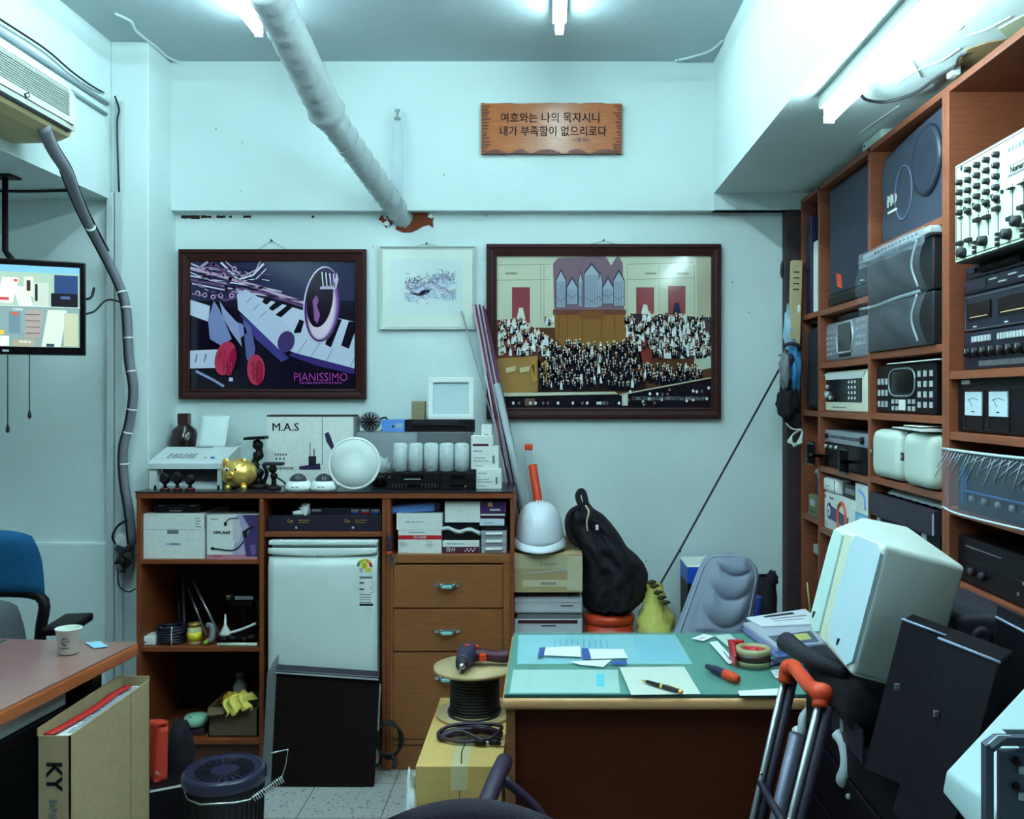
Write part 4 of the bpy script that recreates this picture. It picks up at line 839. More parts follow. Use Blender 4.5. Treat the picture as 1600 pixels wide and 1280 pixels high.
for k in range(3):
    z0 = h*(k/3)+0.002
    b = MB(mat((164, 164, 170), .5, name='drawer_front')); b.box(-w_/2+0.002, w_/2-0.002, 0, 0.1, z0, z0+h/3-0.003, bev=0.001); d = b.build('drawer', t, local=True)
    b = MB(WHITE); b.box(-0.034, 0.034, -0.008, 0.001, z0+0.012, z0+0.021, bev=0.003); b.build('pull', d, local=True)
z = ZR+h+0.001
z = carton('dark_narrow_box', 'dark narrow box on the small drawer unit', 'box', 752, 791, 821.5, z, YR, 0.16, BLACK, lambda b, w_, h: rect(b, -w_*.3, w_*.4, h*.3, h*.5, CHAR))+0.0005
z = carton('pale_blue_box', 'pale blue white thin box in the right-hand pile over the drawers', 'box', 749.5, 788, 811, z, YR-0.005, 0.16, mat((206, 214, 226), .5, name='pale_blue'), lambda b, w_, h: lines(b, -w_*.3, w_*.3, h*.3, h*.6, 1))+0.0005
z = carton('maroon_thin_box', 'thin maroon and white box just below the purple box', 'box', 751, 791, 801.5, z, YR, 0.16, mat((60, 18, 50), .4, name='deep_maroon'), lambda b, w_, h: rect(b, -w_*.5, w_*.45, h*.55, h*.8, WHITE))+0.0005
carton('purple_box', 'purple box with a small gold square, topmost of the right-hand pile over the drawers', 'box', 750, 791, 783.5, z, YR, 0.16, PURPLE, lambda b, w_, h: (rect(b, -w_*.2, -w_*.02, h*.55, h*.9, GOLD), [rect(b, -.012+k*.007, -.007+k*.007, h*.18, h*.34, WHITE, y=-.0012) for k in range(6)]))
t = thing('screwdriver', 'dark handled screwdriver with a red band hanging at the cabinet edge', 'screwdriver', pp(608, 881, 3.708))
lp(t, 'handle', CHAR, lambda b: b.lathe([(0.002, 0.035), (0.0105, 0.045), (0.009, 0.07), (0.011, 0.1), (0.009, 0.115), (0, 0.117)], seg=12)); lp(t, 'red_band', ORANGE, lambda b: b.lathe([(0.0115, 0.038), (0.012, 0.05)], seg=12)); lp(t, 'shaft', CHROME, lambda b: b.cyl((0, 0, 0), (0, 0, 0.04), 0.003, seg=8)); lp(t, 'hook', CHROME, lambda b: (b.box(0.018, 0.026, -0.004, 0.004, 0.0, 0.036), b.cyl((0.022, 0.012, 0.03), (0, -0.002, 0.04), 0.002, seg=6)))
# ---------------------------------------------------------------- left cabinet, second shelf (dim)
for k, (x0, y0, x1, y1, yy, m_) in enumerate(((300, 905, 345, 1004, 3.9, ALU), (292, 915, 322, 1004, 3.95, ALU), (278, 905, 281, 1004, 4.0, CHAR), (286, 900, 288, 1004, 4.02, GREY))):
    b = MB(m_); b.tube([pp(x0, y0, yy), Vector((pX(x1, yy-.06), yy-.06, Z2+0.006))], 0.006, 8); b.ball(pp(x0, y0, yy), 0.009, BLACK, 8, 6)
    solo(b, 'stand_rod', ['long silver rod slanting to the right in the open cabinet', 'second silver rod, slanting behind the longest one', 'thin dark upright rod at the back of the open cabinet', 'thin grey upright rod at the back of the open cabinet'][k], 'rod')
t = thing('camcorder', 'small silver and black camcorder propped on black gear in the open cabinet', 'camcorder', Vector((pX(378, 3.9), 3.9, Z2)))
lp(t, 'body', BLACKM, lambda b: b.box(-0.045, 0.05, -0.02, 0.09, 0.13, 0.175, bev=0.008)); lp(t, 'lens', CHROME, lambda b: b.cyl((-0.06, 0.0, 0.165), (-0.035, 0, 0.165), 0.016)); lp(t, 'screen', LGREY, lambda b: b.box(-0.02, 0.055, -0.026, -0.021, 0.158, 0.172)); lp(t, 'stand', BLACK, lambda b: (b.cyl((0, 0.03, 0.0), (0, 0.03, 0.14), 0.018), b.box(-0.05, 0.05, 0.0, 0.08, 0, 0.03, bev=0.006))); lp(t, 'strap', RUB, lambda b: b.tube([(0.05, 0, 0.16), (0.07, 0, 0.12), (0.06, 0, 0.05), (0.02, 0, 0.03)], 0.005, 6))
t = thing('power_adapter', 'white power adapter at the left end of the second cabinet shelf', 'adapter', Vector((pX(233, 3.76), 3.76, Z2)))
lp(t, 'case', WHITE, lambda b: b.box(-0.03, 0.026, -0.01, 0.07, 0, 0.036, bev=0.006)); lp(t, 'screw', INK, lambda b: b.box(-0.016, -0.009, -0.011, -0.009, 0.01, 0.016)); lp(t, 'cable', WHITE, lambda b: b.tube([(0.01, 0.03, 0.036), (0.03, 0.03, 0.06), (0.045, 0.02, 0.062)], 0.003, 6))
t = thing('cable_bundle', 'dark bundle of cables on the second cabinet shelf beside the white adapter', 'cables', Vector((pX(268, 3.80), 3.80, Z2)))
b = MB(mat((32, 28, 50), 0.5, name='navy_cable'))
for k in range(6): b.tube([(0.055*math.cos(a)*(1-.05*(k % 3)), 0.045*math.sin(a), 0.009+k*0.011+0.003*math.sin(a*3+k)) for a in [i*PI/5 for i in range(10)]], 0.0065, 7, closed=True, res=3)
b.build('coil', t, local=True); lp(t, 'tie', LGREY, lambda b: b.tube([(0.02, -0.05, 0.0), (0.022, -0.056, 0.03), (0.02, -0.048, 0.075)], 0.003, 6))
t = thing('glue_jar', 'small glass jar with a yellow label on the second cabinet shelf', 'jar', Vector((pX(304, 3.78), 3.78, Z2)))
lp(t, 'glass', mat((206, 196, 150), .2, name='jar_glass'), lambda b: b.lathe([(0.024, 0), (0.028, 0.004), (0.028, 0.062), (0.022, 0.07), (0.022, 0.074)], seg=20)); lp(t, 'label', YELLOW, lambda b: b.lathe([(0.0286, 0.014), (0.0286, 0.050)], seg=20)); lp(t, 'lid', mat((170, 130, 60), .4, metal=.5, name='jar_lid'), lambda b: b.lathe([(0.025, 0.072), (0.025, 0.085), (0, 0.086)], seg=20))
t = thing('spray_nozzle', 'grey nozzle with a green tip on the second cabinet shelf right of the jar', 'nozzle', Vector((pX(328, 3.78), 3.78, Z2)))
lp(t, 'nozzle', GREY, lambda b: b.tube([(-0.01, 0, 0.075), (0.012, -0.01, 0.07), (0.016, -0.02, 0.03), (0.004, -0.025, 0.015)], 0.012, 10)); lp(t, 'tip', mat((140, 180, 70), .5, name='lime_tip'), lambda b: b.tube([(0.006, -0.026, 0.02), (-0.012, -0.03, 0.008)], 0.009, 8))
t = thing('white_funnel', 'white funnel lying on black tools on the second cabinet shelf', 'funnel', Vector((pX(352, 3.80), 3.80, Z2+0.03)))
lp(t, 'cone', WHITE, lambda b: b.lathe([(0.003, 0.085), (0.006, 0.04), (0.022, 0.01), (0.024, 0.0)], seg=16)); lp(t, 'arm', WHITE, lambda b: b.tube([(0.01, 0, 0.006), (0.06, 0, 0.02), (0.12, 0.02, 0.042)], 0.006, 8))
b = MB(BLACK); o = Vector((pX(372, 3.80), 3.80, Z2))
for k, (x, z, r) in enumerate(((-0.05, 0.012, .014), (-0.02, 0.016, .018), (0.03, 0.014, .016), (0.06, 0.02, .018))): b.tube([o+Vector((x-0.03, 0, z)), o+Vector((x, -0.02, z+.004)), o+Vector((x+0.03, 0.02, z))], r*.75, 8)
solo(b, 'tool_pouch', 'heap of small black tools on the second cabinet shelf at right', 'tools')
b = MB(mat((206, 214, 196), .5, name='pale_tube')); b.tube([Vector((pX(342, 3.735), 3.735, Z2+0.008)), Vector((pX(402, 3.735), 3.735, Z2+0.008))], 0.0075, 10); b.cyl((pX(342, 3.735)-0.006, 3.735, Z2+0.008), (pX(342, 3.735), 3.735, Z2+0.008), 0.005, m=WHITE); solo(b, 'silicone_tube', 'thin pale tube lying along the front edge of the second cabinet shelf', 'tube')
# ---------------------------------------------------------------- left cabinet, lowest shelf
t = thing('soap_dish', 'pale green plastic dish on the lowest cabinet shelf', 'dish', Vector((pX(306, 3.80), 3.80, Z3+0.03)))
lp(t, 'dish', mat((150, 206, 176), .4, name='mint_plastic'), lambda b: b.lathe([(0.02, 0), (0.042, 0.006), (0.048, 0.026), (0.042, 0.044), (0.01, 0.05)], seg=24)); lp(t, 'opening', INK, lambda b: b.ball((-0.01, -0.03, 0.044), (0.008, 0.006, 0.003))); lp(t, 'stack_below', CHAR, lambda b: b.box(-0.045, 0.045, -0.03, 0.05, -0.03, 0.001, bev=.004))
t = thing('rag_box', 'small worn cardboard box with yellow rags on the lowest cabinet shelf', 'box', Vector((pX(364, 3.76), 3.76, Z3)))
BCD = mat((104, 84, 62), .9, kind='card', name='worn_card')
lp(t, 'carton', BCD, lambda b: (b.box(-0.10, 0.10, 0, 0.004, 0, 0.115), b.box(-0.10, 0.10, 0.2, 0.204, 0, 0.12), b.box(-0.10, -0.096, 0, 0.2, 0, 0.12), b.box(0.096, 0.10, 0, 0.2, 0, 0.12), b.box(-0.10, 0.10, 0, 0.2, 0, 0.004))); lp(t, 'flap', BCD, lambda b: b.hull([(-0.1, 0, 0.115), (-0.02, 0, 0.115), (-0.03, -0.03, 0.10), (-0.095, -0.035, 0.095)], [(-0.1, 0.003, 0.118), (-0.02, 0.003, 0.118), (-0.03, -0.028, 0.103), (-0.095, -0.032, 0.098)]))
b = MB(mat((236, 214, 100), .85, name='yellow_cloth')); o = Vector((pX(372, 3.76), 3.765, Z3))
b.grid(lambda u, v: (o.x-0.045+0.10*u+0.012*math.sin(v*9), o.y+0.05-0.09*math.sin(v*1.7)+0.008*math.sin(u*14), o.z+0.165-0.02*(2*u-1)**2-(0.045*max(0, v-.45)/.55)*(1.0+.3*math.sin(u*5))+0.008*math.sin(u*17+v*5)), 18, 18, thick=0.003); solo(b, 'yellow_cloth', 'bright yellow cloth hanging out of the worn cardboard box', 'cloth')
b = MB(mat((226, 160, 40), .8, name='orange_cloth')); b.ball(o+Vector((-0.05, 0.06, 0.13)), (0.035, 0.03, 0.03), jit=.5); solo(b, 'orange_cloth', 'crumpled orange yellow cloth beside the bright yellow cloth', 'cloth')
t = thing('small_bottle', 'grey capped bottle standing behind the yellow cloth', 'bottle', Vector((pX(375, 3.93), 3.93, Z3+0.005)))
lp(t, 'bottle', LGREY, lambda b: b.lathe([(0.026, 0), (0.028, 0.01), (0.028, 0.15), (0.014, 0.175), (0.014, 0.18)], seg=18)); lp(t, 'cap', GREY, lambda b: b.lathe([(0.017, 0.18), (0.017, 0.205), (0, 0.207)], seg=16))
# ================================================================ ON THE COUNTER
t = thing('desk_printer', 'white printer with a dark paper slot, at the left end of the counter', 'printer', (pX(290, 3.82), 3.82, ZW))
PW = mat((206, 214, 216), .45, name='printer_shell'); wp = pX(345, 3.82)-pX(231, 3.82); hp = pZ(722, 3.82)-ZW
def yz(b, poly, x0, x1, m): b.hull([(x0, y, z) for y, z in poly], [(x1, y, z) for y, z in poly], m)
b = MB(PW); yz(b, [(0.0, 0), (0.0, 0.085), (0.03, 0.085), (0.03, 0.02), (0.2, 0.02), (0.2, 0)], -wp/2, -wp/2+0.03, PW); yz(b, [(0.0, 0), (0.0, 0.085), (0.03, 0.085), (0.03, 0.02), (0.2, 0.02), (0.2, 0)], wp/2-0.02, wp/2, PW)
b.box(-wp/2, wp/2, 0.04, 0.21, 0, 0.085); b.box(-wp/2+0.02, wp/2-0.01, 0.0, 0.05, 0.0, 0.014); b.build('body', t, local=True)
lp(t, 'cover', PW, lambda b: (yz(b, [(-0.008, 0.083), (-0.008, hp-0.006), (0.02, hp+0.006), (0.19, hp+0.052), (0.21, hp+0.05), (0.21, 0.083)], -wp/2-0.004, wp/2+0.006, PW)))
lp(t, 'paper_slot', INK, lambda b: (b.box(-wp/2+0.045, wp/2-0.035, 0.03, 0.042, 0.03, 0.08), b.box(wp/2-0.09, wp/2-0.02, 0.028, 0.042, 0.028, 0.045)))
b = MB(GREY); sl = lambda y: hp+0.006+(y-0.02)*0.27+0.001
for k in range(6):
    for j in range(3): x = -0.09+k*0.02; y = 0.05+j*0.02; b.box(x-0.006, x+0.006, y-0.005, y+0.005, sl(y), sl(y)+0.003, LGREY)
b.lathe([(0.008, 0), (0.007, 0.004)], (0.095, 0.045, sl(.045)), 12, BLUE); b.lathe([(0.005, 0), (0.005, 0.003)], (0.065, 0.045, sl(.045)), 12, YELLOW); b.build('control_panel', t, local=True)
lp(t, 'label', INK, lambda b: b.box(-0.03, 0.045, 0.18, 0.19, sl(.18), sl(.18)+0.002)); lp(t, 'wire_support', CHROME, lambda b: b.tube([(wp/2-0.02, 0.19, hp+0.05), (wp/2+0.01, 0.19, hp+0.065), (wp/2+0.03, 0.19, hp+0.06)], 0.002, 5))
b = MB(mat((214, 226, 226), .7, name='paper_sheet')); b.grid(lambda u, v: (pX(305+46*u, 4.05), 4.05+0.06*v, pZ(700-50*v, 4.05)), 4, 8, thick=0.002); solo(b, 'paper_sheet', 'sheet of white paper standing in the back of the printer', 'paper')
t = thing('liquor_bottle', 'dark brown bottle with a tall square cap behind the printer', 'bottle', (pX(288, 4.11), 4.11, ZW))
k = 4.11/F; lp(t, 'glass', mat((40, 22, 26), .15, name='brown_glass'), lambda b: b.lathe([(20*k, 0), (21.5*k, 0.01), (21.5*k, pZ(688, 4.11)-ZW), (18*k, pZ(672, 4.11)-ZW), (9*k, pZ(664, 4.11)-ZW), (8*k, pZ(662, 4.11)-ZW)], seg=24)); lp(t, 'cap', mat((60, 26, 24), .3, name='brown_cap'), lambda b: b.box(-8*k, 8*k, -8*k, 8*k, pZ(664, 4.11)-ZW, pZ(646, 4.11)-ZW, bev=.004))
def mini_cam(label, x, Y, h, r, group=None):
    t = thing('mini_camera', label, 'camera', (pX(x, Y), Y, ZW), group=group)
    lp(t, 'base', BLACK, lambda b: b.lathe([(r, 0), (r, 0.006), (r*.4, 0.012), (r*.3, h*.4)], seg=16)); lp(t, 'body', BLACK, lambda b: b.ball((0, 0, h*.66), (r*1.05, r, h*.34))); lp(t, 'lens', BLACKG, lambda b: b.cyl((0, -r*.6, h*.66), (0, -r*1.15, h*.66), h*.2)); lp(t, 'red_ring', mat((150, 40, 24), .4, name='red_ring'), lambda b: b.lathe([(r*.9, 0.004), (r*1.02, 0.006), (r*.9, .009)], seg=14))
    return t
for k, x in enumerate((258, 277, 297)): mini_cam(['left', 'middle', 'right'][k]+' of three small black cameras standing before the printer', x, 3.765, [.072, .076, .066][k], .020, 'small black cameras before the printer')
# gold pig
t = thing('piggy_bank', 'shiny gold piggy bank on the counter beside the printer', 'piggy bank', (pX(371, 3.81), 3.81, ZW))
lp(t, 'body', GOLD, lambda b: (b.ball((0.002, 0.02, 0.064), (0.072, 0.072, 0.062), seg=28, rings=18), [b.lathe([(0.014, 0), (0.012, 0.02)], (x, y, 0), 12) for x in (-0.032, 0.032) for y in (-0.02, 0.05)]))
for s_ in (-1, 1):
    lp(t, 'ear', GOLD, lambda b: b.ball((-0.008+s_*0.036, -0.01, 0.112), (0.015, 0.008, 0.017)))
    lp(t, 'eye', WHITE, lambda b: (b.ball((-0.01+s_*0.020, -0.043, 0.083), (0.009, 0.004, 0.009)), b.ball((-0.01+s_*0.018, -0.0465, 0.082), (0.005, 0.003, 0.006), INK)))
lp(t, 'snout', GOLD, lambda b: (b.cyl((-0.01, -0.046, 0.063), (-0.01, -0.068, 0.062), 0.014, 0.012), b.ball((-0.0145, -0.068, 0.063), 0.003, INK, 8, 6), b.ball((-0.0055, -0.068, 0.063), 0.003, INK, 8, 6))); lp(t, 'mouth', mat((150, 60, 30), .4, name='mouth_paint'), lambda b: b.tube([(-0.018, -0.052, 0.045), (-0.01, -0.055, 0.041), (-0.002, -0.052, 0.045)], 0.002, 6))
# black clamp mount
t = thing('clamp_mount', 'tall black clamp mount with a flat top plate beside the gold piggy bank', 'mount', (pX(400, 3.86), 3.86, ZW))
lp(t, 'top_plate', BLACK, lambda b: b.prism([(-0.045, 0.2), (0.045, 0.204), (0.042, 0.216), (-0.04, 0.212)], -0.03, 0.03)); lp(t, 'column', BLACK, lambda b: (b.tube([(0.008, 0, 0.02), (0.012, 0, 0.06), (-0.006, 0, 0.1), (0.014, 0, 0.15), (0.0, 0, 0.2)], 0.018, 10, rf=lambda u: 1+.3*math.sin(u*30)))); lp(t, 'base', BLACK, lambda b: (b.lathe([(0.045, 0), (0.045, 0.012), (0.02, 0.022)], (0.01, 0, 0), 20), b.tube([(0.03, 0, 0.02), (0.045, 0, 0.06), (0.03, 0, 0.1)], 0.008, 8)))
t = thing('desk_microphone_mount', 'small black mount with a flat head in front of the large white microphone box', 'mount', (pX(428, 3.80), 3.80, ZW))
lp(t, 'head', CHAR, lambda b: b.box(-0.04, 0.04, -0.02, 0.02, 0.098, 0.112, bev=.005)); lp(t, 'joint', BLACK, lambda b: (b.ball((-0.005, 0, 0.083), 0.017), b.ball((0.0, 0, 0.055), 0.015), b.cyl((0, 0, 0.01), (0, 0, 0.06), .01))); lp(t, 'base', BLACK, lambda b: (b.lathe([(0.03, 0), (0.03, 0.008), (0.012, 0.02)], seg=18), b.tube([(0.01, 0, 0.05), (0.04, 0, 0.03), (0.055, 0, 0.006)], 0.004, 6)))
# M.A.S box
Ym = 3.96; t = thing('microphone_box', 'large white box with three bold letters and pictures of microphones', 'box', (pX(484, Ym), Ym, ZW))
lp(t, 'carton', WCARD, lambda b: b.box(-67.5*Ym/F, 67.5*Ym/F, 0, 0.1, 0, pZ(651, Ym)-ZW, bev=.002)); h = pZ(651, Ym)-ZW
lp(t, 'torn_top_edge', mat((60, 40, 36), .9, name='torn_edge'), lambda b: b.box(-67*Ym/F, 69*Ym/F, -0.002, 0.1, h, h+0.007, bev=.002)); lp(t, 'grey_side_face', GREY, lambda b: b.box(67.6*Ym/F, 71*Ym/F, 0.02, 0.1, 0.1, h))  # grey strip draws the carton's right side face, darker than its front
b = MB(INK); Yq = Ym-0.0008
b.ptext('M.A.S', 446, 668, 17.5, Yq, INK, sx=1.05, bold=0.0005); b.ptext('microphone', 438, 731, 8.5, Yq, INKG, bold=0.0002); [b.prect(429+k*4, 709, 432+k*4, 712, Yq, INKG) for k in range(5)]; [b.prect(430+k*6, 715, 433+k*6, 719, Yq, INKG) for k in range(3)]
b.prect(503, 652, 504, 727, Yq, INKG); b.ppoly([(507, 678), (513, 675), (517, 683), (523, 700), (518, 703), (510, 690)], Yq, mat((52, 44, 84), .4, name='violet_ink')); b.prect(482, 713, 494, 727, Yq, INK); b.prect(484, 692, 485, 713, Yq, INK); b.prect(490, 702, 491.5, 713, Yq, INK); b.ppoly([(467, 729), (500, 724), (501, 734), (468, 734)], Yq, mat((52, 44, 84), .4, name='violet_ink'))
b.build('print', t)
# dome cameras and round speaker
for k, (x, lab) in enumerate(((466, 'left white dome camera with a smoked dome, before the large microphone box'), (506, 'right white dome camera, partly hidden by the round speaker'))):
    t = thing('dome_camera', lab, 'camera', (pX(x, 3.775), 3.775, ZW), group='white dome cameras on the counter')
    lp(t, 'base', WHITE, lambda b: b.lathe([(0.053, 0), (0.054, 0.012), (0.046, 0.034), (0.04, 0.038), (0.036, 0.036)], seg=28)); lp(t, 'dome', mat((60, 62, 70), .06, name='smoked_dome'), lambda b: b.ball((0, 0, 0.036), (0.035, 0.035, 0.032), cut=0)); lp(t, 'label', INKG, lambda b: b.box(-0.013, 0.013, -0.052, -0.048, 0.014, 0.019))
t = thing('ceiling_speaker', 'round white speaker with a pale grille leaning on the counter', 'speaker', (pX(552, 3.75), 3.75, ZW+0.002), rot=(-0.08, 0, 0)); r = 41.5*3.76/F
lp(t, 'rim', WHITE, lambda b: b.lathe([(r*.55, -0.05), (r*.8, -0.045), (r*.97, -0.004), (r, 0.002), (r*.985, 0.008), (r*.92, 0.010), (r*.90, 0.006)], (0, 0.012, r), 48, axis='y')); lp(t, 'grille', mat((216, 222, 220), .6, kind='plain', bump=.12, scale=260, name='speaker_grille'), lambda b: b.lathe([(r*.91, 0.004), (r*.905, 0.0085), (r*.5, 0.011), (0.0, 0.012)], (0, 0.012, r), 48, axis='y'))
# wrapped case
Yg = 3.99; t = thing('wrapped_metal_case', 'wide grey metal case in cloudy plastic at the back of the counter', 'case', (pX(643, Yg), Yg, ZW)); hg = pZ(675, Yg)-ZW; wg = 93*Yg/F
lp(t, 'casing', mat((116, 118, 124), .4, metal=.3, name='dull_metal'), lambda b: b.box(-wg, wg, 0, 0.14, 0, hg, bev=.003)); lp(t, 'plastic_wrap', FILM, lambda b: b.grid(lambda u, v: (-wg+2*wg*u*.55, -0.008-0.005*math.sin(u*14+v*3), hg*(0.02+.96*v)), 24, 10, thick=0.001)); lp(t, 'label', WHITE, lambda b: b.box(-0.04, -0.018, -0.016, -0.014, hg*.22, hg*.4))
b = MB(FILMW); b.ball((pX(597, 3.93), 3.93, ZW+0.085), (0.035, 0.025, 0.035), jit=.6); b.ball((pX(594, 3.92), 3.92, ZW+0.03), (0.045, 0.03, 0.03), BLACK, jit=.4); solo(b, 'plastic_bag', 'small clear plastic bag of dark parts behind the round speaker', 'bag')
zg = ZW+hg
t = thing('horn_driver', 'round black and grey driver with radial fins on top of the wrapped case', 'speaker part', (pX(574, 4.0), 4.0, zg)); r = 0.043
lp(t, 'ring', GREY, lambda b: b.lathe([(r*.6, -0.04), (r, -0.03), (r*1.02, 0), (r*.86, 0.006)], (0.005, 0.03, r), 24, axis='y')); lp(t, 'fins', BLACK, lambda b: ([b.box(r*.3, r*.85, -0.002, 0.006, -0.003, 0.003, R=Matrix.Translation((0.005, 0.022, r)) @ Matrix.Rotation(a*PI/6, 4, 'Y')) for a in range(12)], b.ball((0.005, 0.024, r), (r*.28, .008, r*.28)))); lp(t, 'back_plate', INK, lambda b: b.lathe([(r*.88, 0), (r*.88, .002)], (0.005, 0.029, r), 24, axis='y')); lp(t, 'cable', RUB, lambda b: b.tube([(0.05, 0.03, 0.055), (0.075, 0.03, 0.06), (0.08, 0.03, 0.03), (0.06, 0.0, 0.006)], .004, 6))
carton('blue_parts_box', 'small light blue box on top of the wrapped case', 'box', 596, 632, 656, zg, 4.0, .08, LBLUE, lambda b, w_, h: (rect(b, w_*.1, w_*.42, h*.3, h*.7, mat((150, 180, 196), .5, name='pale_label')), b.lathe([(0.005, 0), (0.004, .001)], (0, 0, h*.45), 12, INK, axis='y')))
zr = device('rack_unit', 'black rack unit with front brackets on top of the wrapped case', 632.5, 736, 656, zg, 4.0, .13, BLACK, fx=lambda t, w_, h: (lp(t, 'handle', BLACKM, lambda b: b.tube([(-w_*.38, 0, h*.3), (-w_*.36, -.012, h*.6), (w_*.40, -.012, h*.6), (w_*.42, 0, h*.3)], .003, 6, sm=False)), lp(t, 'bracket', BLACKM, lambda b: b.box(w_*.5, w_*.56, -0.002, 0.002, 0, h)), lp(t, 'front_strip', CHAR, lambda b: b.box(-w_*.4, w_*.3, -.002, .001, h*.72, h*.9))))
carton('wooden_block', 'small pale wooden block beside the white empty frame', 'block', 643, 663, 627, zr, 4.03, .06, mat((150, 140, 110), .7, kind='wood', name='pale_wood'), lambda b, w_, h: [rect(b, -w_*.45, w_*.45, h*k_, h*k_+.001, INKG) for k_ in (.3, .6, .85)], part_name='block')
t = thing('white_photo_frame', 'empty white square frame standing on the black rack unit', 'frame', (pX(704, 4.05), 4.05, zr), rot=(-0.06, 0, 0)); hw = 35.5*4.05/F; hh = 66*4.05/F
lp(t, 'frame', WHITE, lambda b: (b.box(-hw, hw, 0, .02, hh-.022, hh, bev=.003), b.box(-hw, hw, 0, .02, 0, .022, bev=.003), b.box(-hw, -hw+.022, 0, .02, .02, hh-.02, bev=.003), b.box(hw-.022, hw, 0, .02, .02, hh-.02, bev=.003))); lp(t, 'inner_panel', mat((196, 214, 218), .5, name='frame_panel'), lambda b: b.box(-hw+.02, hw-.02, .012, .016, .02, hh-.02))
# black devices and rolls
Yd = 3.79
def blk(style):
    def f(t, w_, h):
        lp(t, 'display', BLACKG, lambda b: b.box(-w_*.2, w_*.2, -.001, .001, h*.35, h*.75))
        if style == 0: lp(t, 'label', LGREY, lambda b: b.box(-w_*.15, w_*.15, -.0015, 0, h*.3, h*.4)); knob(t, CHAR, -w_*.42, h*.5, h*.2, .006)
        if style == 1:
            for s_ in (-.28, .28): lp(t, 'vent', GREY, lambda b: [b.tube([(w_*(s_-.13+k_*.065), -.001, h*.25), (w_*(s_-.11+k_*.065), -.001, h*.8)], .001, 5) for k_ in range(5)])
        if style == 2: lp(t, 'status_lamp', WHITE, lambda b: b.box(w_*.1, w_*.22, -.001, 0, h*.35, h*.6))
    return f
z = device('receiver_unit', 'black unit with two vents, lower left under the wrapped rolls', 605, 687, 754, ZW, Yd, .2, fx=blk(1)); zA = device('receiver_unit', 'black unit with a knob, upper left under the wrapped rolls', 602, 687, 739, z, Yd, .2, fx=blk(0))
z = device('tuner_unit', 'black unit with a small white lamp, lower right under the wrapped rolls', 688, 743, 754, ZW, Yd, .2, fx=blk(2)); zB = device('tuner_unit', 'black unit, upper right under the wrapped rolls', 688, 743, 739, z, Yd, .2, fx=blk(3))
k = Yd/F
for i, x in enumerate((622, 646.5, 671, 695.5, 719.5)):
    b = MB(mat((196, 204, 206), .25, name='roll_wrap', bump=.6, scale=60)); b.lathe([(8*k, 0), (11.5*k, .004), (11.8*k, .05), (12.2*k, .056), (11.8*k, .062), (11.5*k, .112), (8*k, .12), (3*k, .118)], (pX(x, Yd), Yd+.06, max(zA, zB)), 16)
    t = solo(b, 'wrapped_roll', 'pale roll shrink-wrapped in a row of five on the black units', 'roll', group='five shrink-wrapped rolls on the black units')
    t['label'] = ['leftmost of five shrink-wrapped pale rolls on the black units', 'second from left of five shrink-wrapped pale rolls', 'middle one of five shrink-wrapped pale rolls', 'fourth from left of five shrink-wrapped pale rolls', 'rightmost of five shrink-wrapped pale rolls, next to the white boxes'][i]
def med(b, w_, h): lines(b, -w_*.42, w_*.1, h*.72, h*.88, 1); lines(b, -w_*.42, w_*.2, h*.3, h*.55, 2, seed=4); rect(b, w_*.28, w_*.36, h*.25, h*.6, INKG); lines(b, -w_*.42, w_*.0, h*.1, h*.2, 1, seed=9)
z = carton('small_white_carton', 'lowest white carton of the stack at the right end of the counter', 'box', 744, 783, 733.5, ZW, 3.82, .09, WCARD, med)
z = carton('small_white_carton', 'second white carton from below at the right end of the counter, set to the left', 'box', 736, 779, 698, z, 3.83, .09, WCARD, med)
z = carton('small_white_carton', 'white carton with a maroon strip, third in the stack on the counter', 'box', 736, 770, 681, z, 3.83, .08, WCARD, lambda b, w_, h: rect(b, -w_*.42, w_*.3, h*.05, h*.25, mat((84, 24, 50), .5, name='maroon')))
carton('small_white_carton', 'smallest white carton topping the stack at the right end of the counter', 'box', 752, 768, 664, z, 3.84, .06, WCARD, lambda b, w_, h: rect(b, -w_*.2, w_*.2, h*.05, h*.12, INKG))
# ================================================================ FLOOR AT THE LEFT
t = thing('lidded_bin', 'round black lidded metal bin with a wire bail and coiled grip on the floor', 'bin', (pX(351, 3.01), 3.01, 0)); r = 0.132
lp(t, 'bin', mat((40, 38, 44), .4, metal=.4, name='bin_metal'), lambda b: (b.lathe([(r*.78, 0), (r*.86, .01), (r*.93, .26), (r*.9, .27)], seg=40), [b.cyl((r*.945*math.cos(a), r*.945*math.sin(a), .26), (r*.87*math.cos(a), r*.87*math.sin(a), .01), .0022, seg=5) for a in [i*PI/20 for i in range(40)]]))
lid = lp(t, 'lid', mat((46, 42, 70), .25, name='lid_gloss'), lambda b: (b.lathe([(r*.96, .252), (r*1.0, .262), (r*1.0, .285), (r*.93, .298), (r*.84, .294), (r*.72, .290), (0, .292)], seg=48)))
lp(lid, 'embossed_rays', mat((24, 24, 34), .4, name='lid_dark'), lambda b: [b.box(r*.35, r*.7, -.004, .004, .290, .294, R=Matrix.Rotation(k_*PI/12, 4, 'Z')) for k_ in range(24)])
lp(t, 'bail', CHROME, lambda b: b.tube([(-r*1.0, -.02, .258), (-r*.55, -r*.92, .246), (-r*.2, -r*1.05, .238), (r*.55, -r*1.0, .24), (r*.86, -r*.8, .238), (r*1.45, -.02, .275), (r*1.38, .06, .285), (r*1.3, .12, .31), (r*1.0, .06, .32)], .0028, 6, sm=False))
b = MB(CHROME); P0, P1 = Vector((r*.92, -r*.75, .238)), Vector((r*1.5, -.03, .274)); D = P1-P0; a_ = D.orthogonal().normalized(); c_ = D.normalized().cross(a_)
b.tube([P0+D*(k/168)+(a_*math.cos(k*2*PI/12)+c_*math.sin(k*2*PI/12))*.0105 for k in range(169)], .002, 5, sm=False); b.build('coiled_grip', t, local=True)
